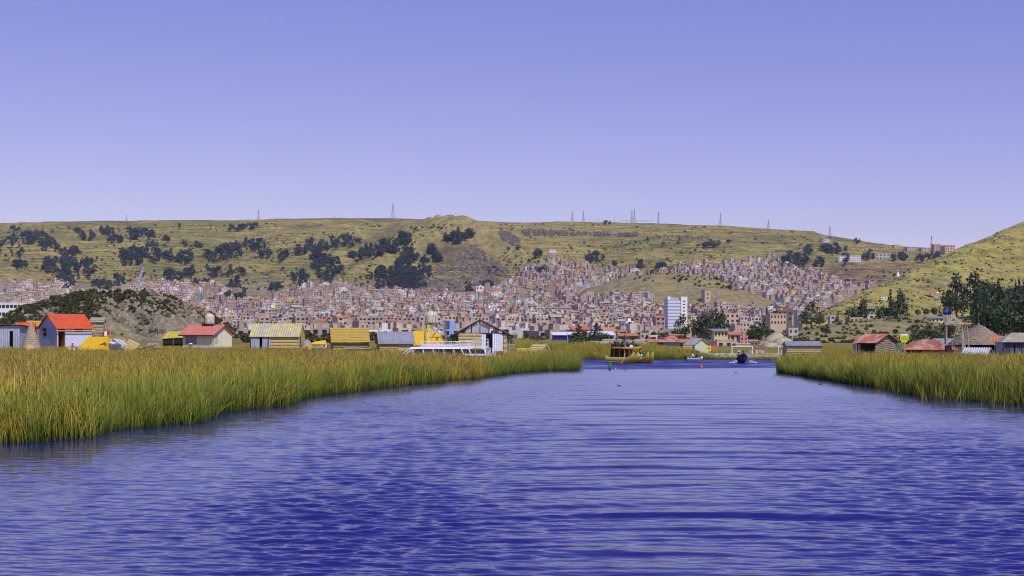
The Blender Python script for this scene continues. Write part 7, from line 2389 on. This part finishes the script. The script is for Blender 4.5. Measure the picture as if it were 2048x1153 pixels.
for y_ in (-.5, .5): MB().tube([(-1.15, y_, zp), (-1.1, y_, top)], .035, 6).tube([(-.72, y_, zp), (-.70, y_, top + .05)], .035, 6).tube([(-.7, y_, top + .05), (.75, y_, zp + .1)], .04, 6).tube([(-1.1, y_, zp + .25), (-.3, y_, top - .25)], .03, 6).tube([(-.72, y_, zp + .25), (-.1, y_, zp + .55)], .03, 6).build('frame', M('pale_steel', (.55, .56, .60), .5, .1, 2), root)
o = MB().lathe([(.30, -.48), (.33, -.44), (.33, .44), (.30, .48), (.03, .48)], 16).build('barrel', BLUEP, root, True, loc=(-1.05, 0, top + .32), rot=(0, R(90), 0))
MB().lathe([(.338, -.05), (.338, .05), (.331, .05), (.331, -.05)], 16).build('barrel_band', BLACK, root, loc=(-.95, 0, top + .32), rot=(0, R(90), 0))
MB().box(-.85, -.68, -.4, -.3, top, top + .6).build('bracket', BLACK, root)
MB().tube([(1.6, -1.0, zp + .1), (1.95, -.9, zp - .35), (1.5, -.8, zp - .75)], .025, 5).build('rope', OLDSTRAW, root)
MB().box(.6, 2.3, -1.0, -.2, .0, .1).build('step_board', WOOD, root)

# -- round thatched hut
D = 190; s = px(D)
root = empty('round_thatched_hut', (gx(1968, D), D + 2.2, .5), 0, 'large round hut with a conical grey thatched roof', 'hut')
random.seed(12)
prof = []
rad, hh_ = 3.6, 2.45
z0_ = gz(688, D) - .5
for k in range(13):
    t = k / 12
    r0 = rad * (1 - t) ** .92 * (1 + .06 * math.sin(t * 3)) + .16
    prof += [(r0, z0_ + hh_ * t - (.05 if k else .12)), (r0 * .955, z0_ + hh_ * t + .10)]
prof += [(.05, z0_ + hh_ + .16)]
MB().lathe(prof, 46, jit=.028).build('thatched_cone', GREYTHATCH, root)
MB().tube([(.5, -.55, z0_ + hh_ * .86), (2.6, -1.4, z0_ + hh_ * .22)], .045, 5).build('ridge_pole', WHITE, root)
wl = MB()
n = 20
for k in range(n):
    a0, a1 = 2 * math.pi * k / n, 2 * math.pi * (k + 1) / n
    if 3.6 < a0 < 5.9 and k not in (12, 15): continue
    ro_ = 2.45
    wl.hexa([(ro_ * math.cos(a0), ro_ * math.sin(a0), -.4), (ro_ * math.cos(a1), ro_ * math.sin(a1), -.4), (2.35 * math.cos(a1), 2.35 * math.sin(a1), -.4), (2.35 * math.cos(a0), 2.35 * math.sin(a0), -.4),
             (ro_ * math.cos(a0), ro_ * math.sin(a0), z0_ + .2), (ro_ * math.cos(a1), ro_ * math.sin(a1), z0_ + .2), (2.35 * math.cos(a1), 2.35 * math.sin(a1), z0_ + .2), (2.35 * math.cos(a0), 2.35 * math.sin(a0), z0_ + .2)])
wl.build('round_wall', DARKWOOD, root)
for a in (3.5, 3.95, 4.6, 5.2, 5.7): MB().tube([(2.7 * math.cos(a), 2.7 * math.sin(a), -.4), (2.7 * math.cos(a), 2.7 * math.sin(a), z0_ + .15)], .05).build('post', WOOD, root)

# -- orange roofed and grey roofed kiosks at the right edge
D = 180; s = px(D)
root = empty('orange_roof_kiosk', (gx(2004, D), D, .5), R(-3), 'kiosk with a faded orange sheet roof and yellow wall', 'kiosk')
zt_, ze_ = gz(673, D) - .5, gz(683, D) - .5
m = MB(); corr_sheet(m, (-1.7, -1.0, ze_), (3.4, 0, 0), (.55, 1.6, zt_ - ze_), .3, .035); m.build('roof_sheet', M('faded_orange', (.60, .19, .07), .6, .15, 2), root)
MB().box(-.65, .45, -.7, -.62, -.4, ze_ - .03).build('yellow_wall', M('yellow_paint', (.62, .50, .05), .7, .25, 3, stain=(.6, .62, .62), stain_amt=.7), root)
MB().box(.46, 1.6, -.66, -.58, -.4, ze_ - .03).box(-.65, 1.6, .5, .58, -.4, ze_ + .1).build('back_wall', WHITE, root)
for x_ in (-.7, .47, .9, 1.55): MB().tube([(x_, -.85, -.4), (x_, -.85, ze_ - .02)], .04).build('post', DARKWOOD, root)
MB().lathe([(.25, -.3), (.3, 0), (.2, .3)], 10, (.62, -.72, .75)).build('yellow_sack', YTARP, root)
D = 172; s = px(D)
root = empty('grey_roof_house', (gx(2066, D), D + 1.6, .5), R(-2), 'house with a weathered grey sheet roof and dark blue wall at the right edge', 'house')
l, w_ = 3.2, 1.6; ze_ = gz(684, D) - .5; zt_ = gz(666, D) - .5
wall(MB(), 'x', -l, l, -.4, ze_, -w_, .08, [(-l + 1.1, -l + 1.25, -.3, ze_ - .2)]).build('front_wall', M('dark_blue_board', (.10, .11, .19), .8, .15, 2, stretch=(6, 6, .5)), root)
MB().box(-l, -l + .08, -w_ + .09, w_, -.4, ze_).box(l - .08, l, -w_ + .09, w_, -.4, ze_).box(-l + .09, l - .09, w_ - .08, w_, -.4, ze_).build('side_walls', ZINC_WALL, root)
m = MB(); e = .45
WR = M('weathered_roof', (.34, .31, .25), .8, .25, 2, stain=(.36, .24, .16), stain_amt=.5)
for sg in (-1, 1):
    b = MB(); P0 = [(-l - e, sg * (w_ + e), ze_ - .05), (l + e, sg * (w_ + e), ze_ - .05), (l - .6, 0, zt_), (-l + 1.3, 0, zt_)]
    b.poly(P0 if sg < 0 else P0[::-1]); b.build('roof_slope', WR, root)
MB().poly([(-l - e, w_ + e, ze_ - .05), (-l - e, -w_ - e, ze_ - .05), (-l + 1.3, 0, zt_)]).build('roof_hip', WR, root)
for k in range(16):
    t = k / 15; a = Vector((-l - e, -w_ - e, ze_ - .05)).lerp(Vector((l + e, -w_ - e, ze_ - .05)), t); b_ = Vector((-l + 1.3, 0, zt_)).lerp(Vector((l - .6, 0, zt_)), t)
    MB().tube([a + Vector((0, 0, .02)), b_ + Vector((0, 0, .02))], .02, 4).build('roof_rib', WR, root)
for x_ in (-l - .2, -l + .45, -l + 1.9): MB().tube([(x_, -w_ - .3, -.4), (x_, -w_ - .3, ze_ - .08)], .055).build('post', BLACK, root)
for k in range(8): MB().box(-l + .3 + .7 * k, -l + .33 + .7 * k, -w_ - .02, -w_ - .002, -.3, ze_ - .15).build('batten', M('dark_blue_board', (.10, .11, .19)), root)
# -- low grey A-roof
D = 166; rot = R(-38); L, W, hw, hr = 2.7, 2.1, .35, .85
loc = anchor(1972, D, L / 2, -W / 2, rot, .45)
gable_hut('low_zinc_hut', 'low hut with a pale zinc gable roof and wooden end before the round hut', 'hut', loc, rot, L, W, hw, hr, WOOD, M('pale_zinc', (.50, .52, .56), .45, .1, 2, metal=.2), 'corr', .2, .35, gable_m=WOOD)
for k, u in enumerate((1978, 1991, 2005)):
    root = empty('thin_post', (gx(u, 164), 164, .2), 0, ('leftmost thin dark post in front of the low zinc hut', 'middle thin dark post in front of the low zinc hut', 'rightmost thin dark post in front of the low zinc hut')[k], 'post', 'thin dark posts at the right huts')
    MB().tube([(0, 0, -.4), (0, 0, 1.95 - .2 * k)], .03, 5).build('shaft', BLACK, root)
    MB().box(-.05, .05, -.02, .02, 1.93 - .2 * k, 1.98 - .2 * k).build('tie', WOOD, root)
# ------------------------------------------------------------------ small pieces belong to the part that carries them
CARRIER = {'lid': 'tank_body', 'rail_post': 'rail', 'roof_rib': 'roof_slope', 'sign_mark': 'sign_board', 'lettering': 'sign_board', 'hoop': 'drum', 'band': 'cylinder', 'barrel_band': 'barrel', 'hair': 'body', 'face': 'body',
           'cornice': 'front_wall', 'eave_board': 'roof_slope', 'window_post': 'cabin_windows', 'window_cloth': 'window_frame', 'rope': 'tank_body', 'sticker': 'tank_body', 'pipe': 'tank_body', 'cross': 'cone', 'rim': 'drum', 'ridge_pole': 'thatched_cone', 'eye': 'ball', 'binding': 'reed_bundles',
           'handle': 'pail', 'antenna': 'pole', 'cap': 'shaft', 'tie': 'shaft', 'finial': 'shaft', 'tread': 'blue_chute', 'door': 'front_wall', 'basin': 'front_wall', 'batten': 'front_wall', 'plank_joint': 'booth_body'}
for rt in [o for o in COL.objects if o.parent is None and o.type == 'EMPTY']:
    kids = {}
    for ch in rt.children: kids.setdefault(ch.name.split('.')[0], ch)
    for ch in list(rt.children):
        car = kids.get(CARRIER.get(ch.name.split('.')[0], ''))
        if car is not None and car is not ch:
            ch.parent = car
            ch.matrix_parent_inverse = car.matrix_basis.inverted()
# ------------------------------------------------------------------ thin mountain air
hz = MB().box(-5200, 5200, -60, 8300, -3, 560).build('haze', [])
m = bpy.data.materials.new('haze_air'); m.use_nodes = True
nt = m.node_tree; nt.nodes.clear()
pv = nt.nodes.new('ShaderNodeVolumePrincipled')
pv.inputs['Color'].default_value = (.70, .72, 1.0, 1)
pv.inputs['Density'].default_value = 3.3e-5
pv.inputs['Anisotropy'].default_value = .2
out = nt.nodes.new('ShaderNodeOutputMaterial'); nt.links.new(pv.outputs[0], out.inputs['Volume'])
hz.data.materials.append(m)
tag(hz, 'thin bluish haze over the lake and the hills', kind='stuff')
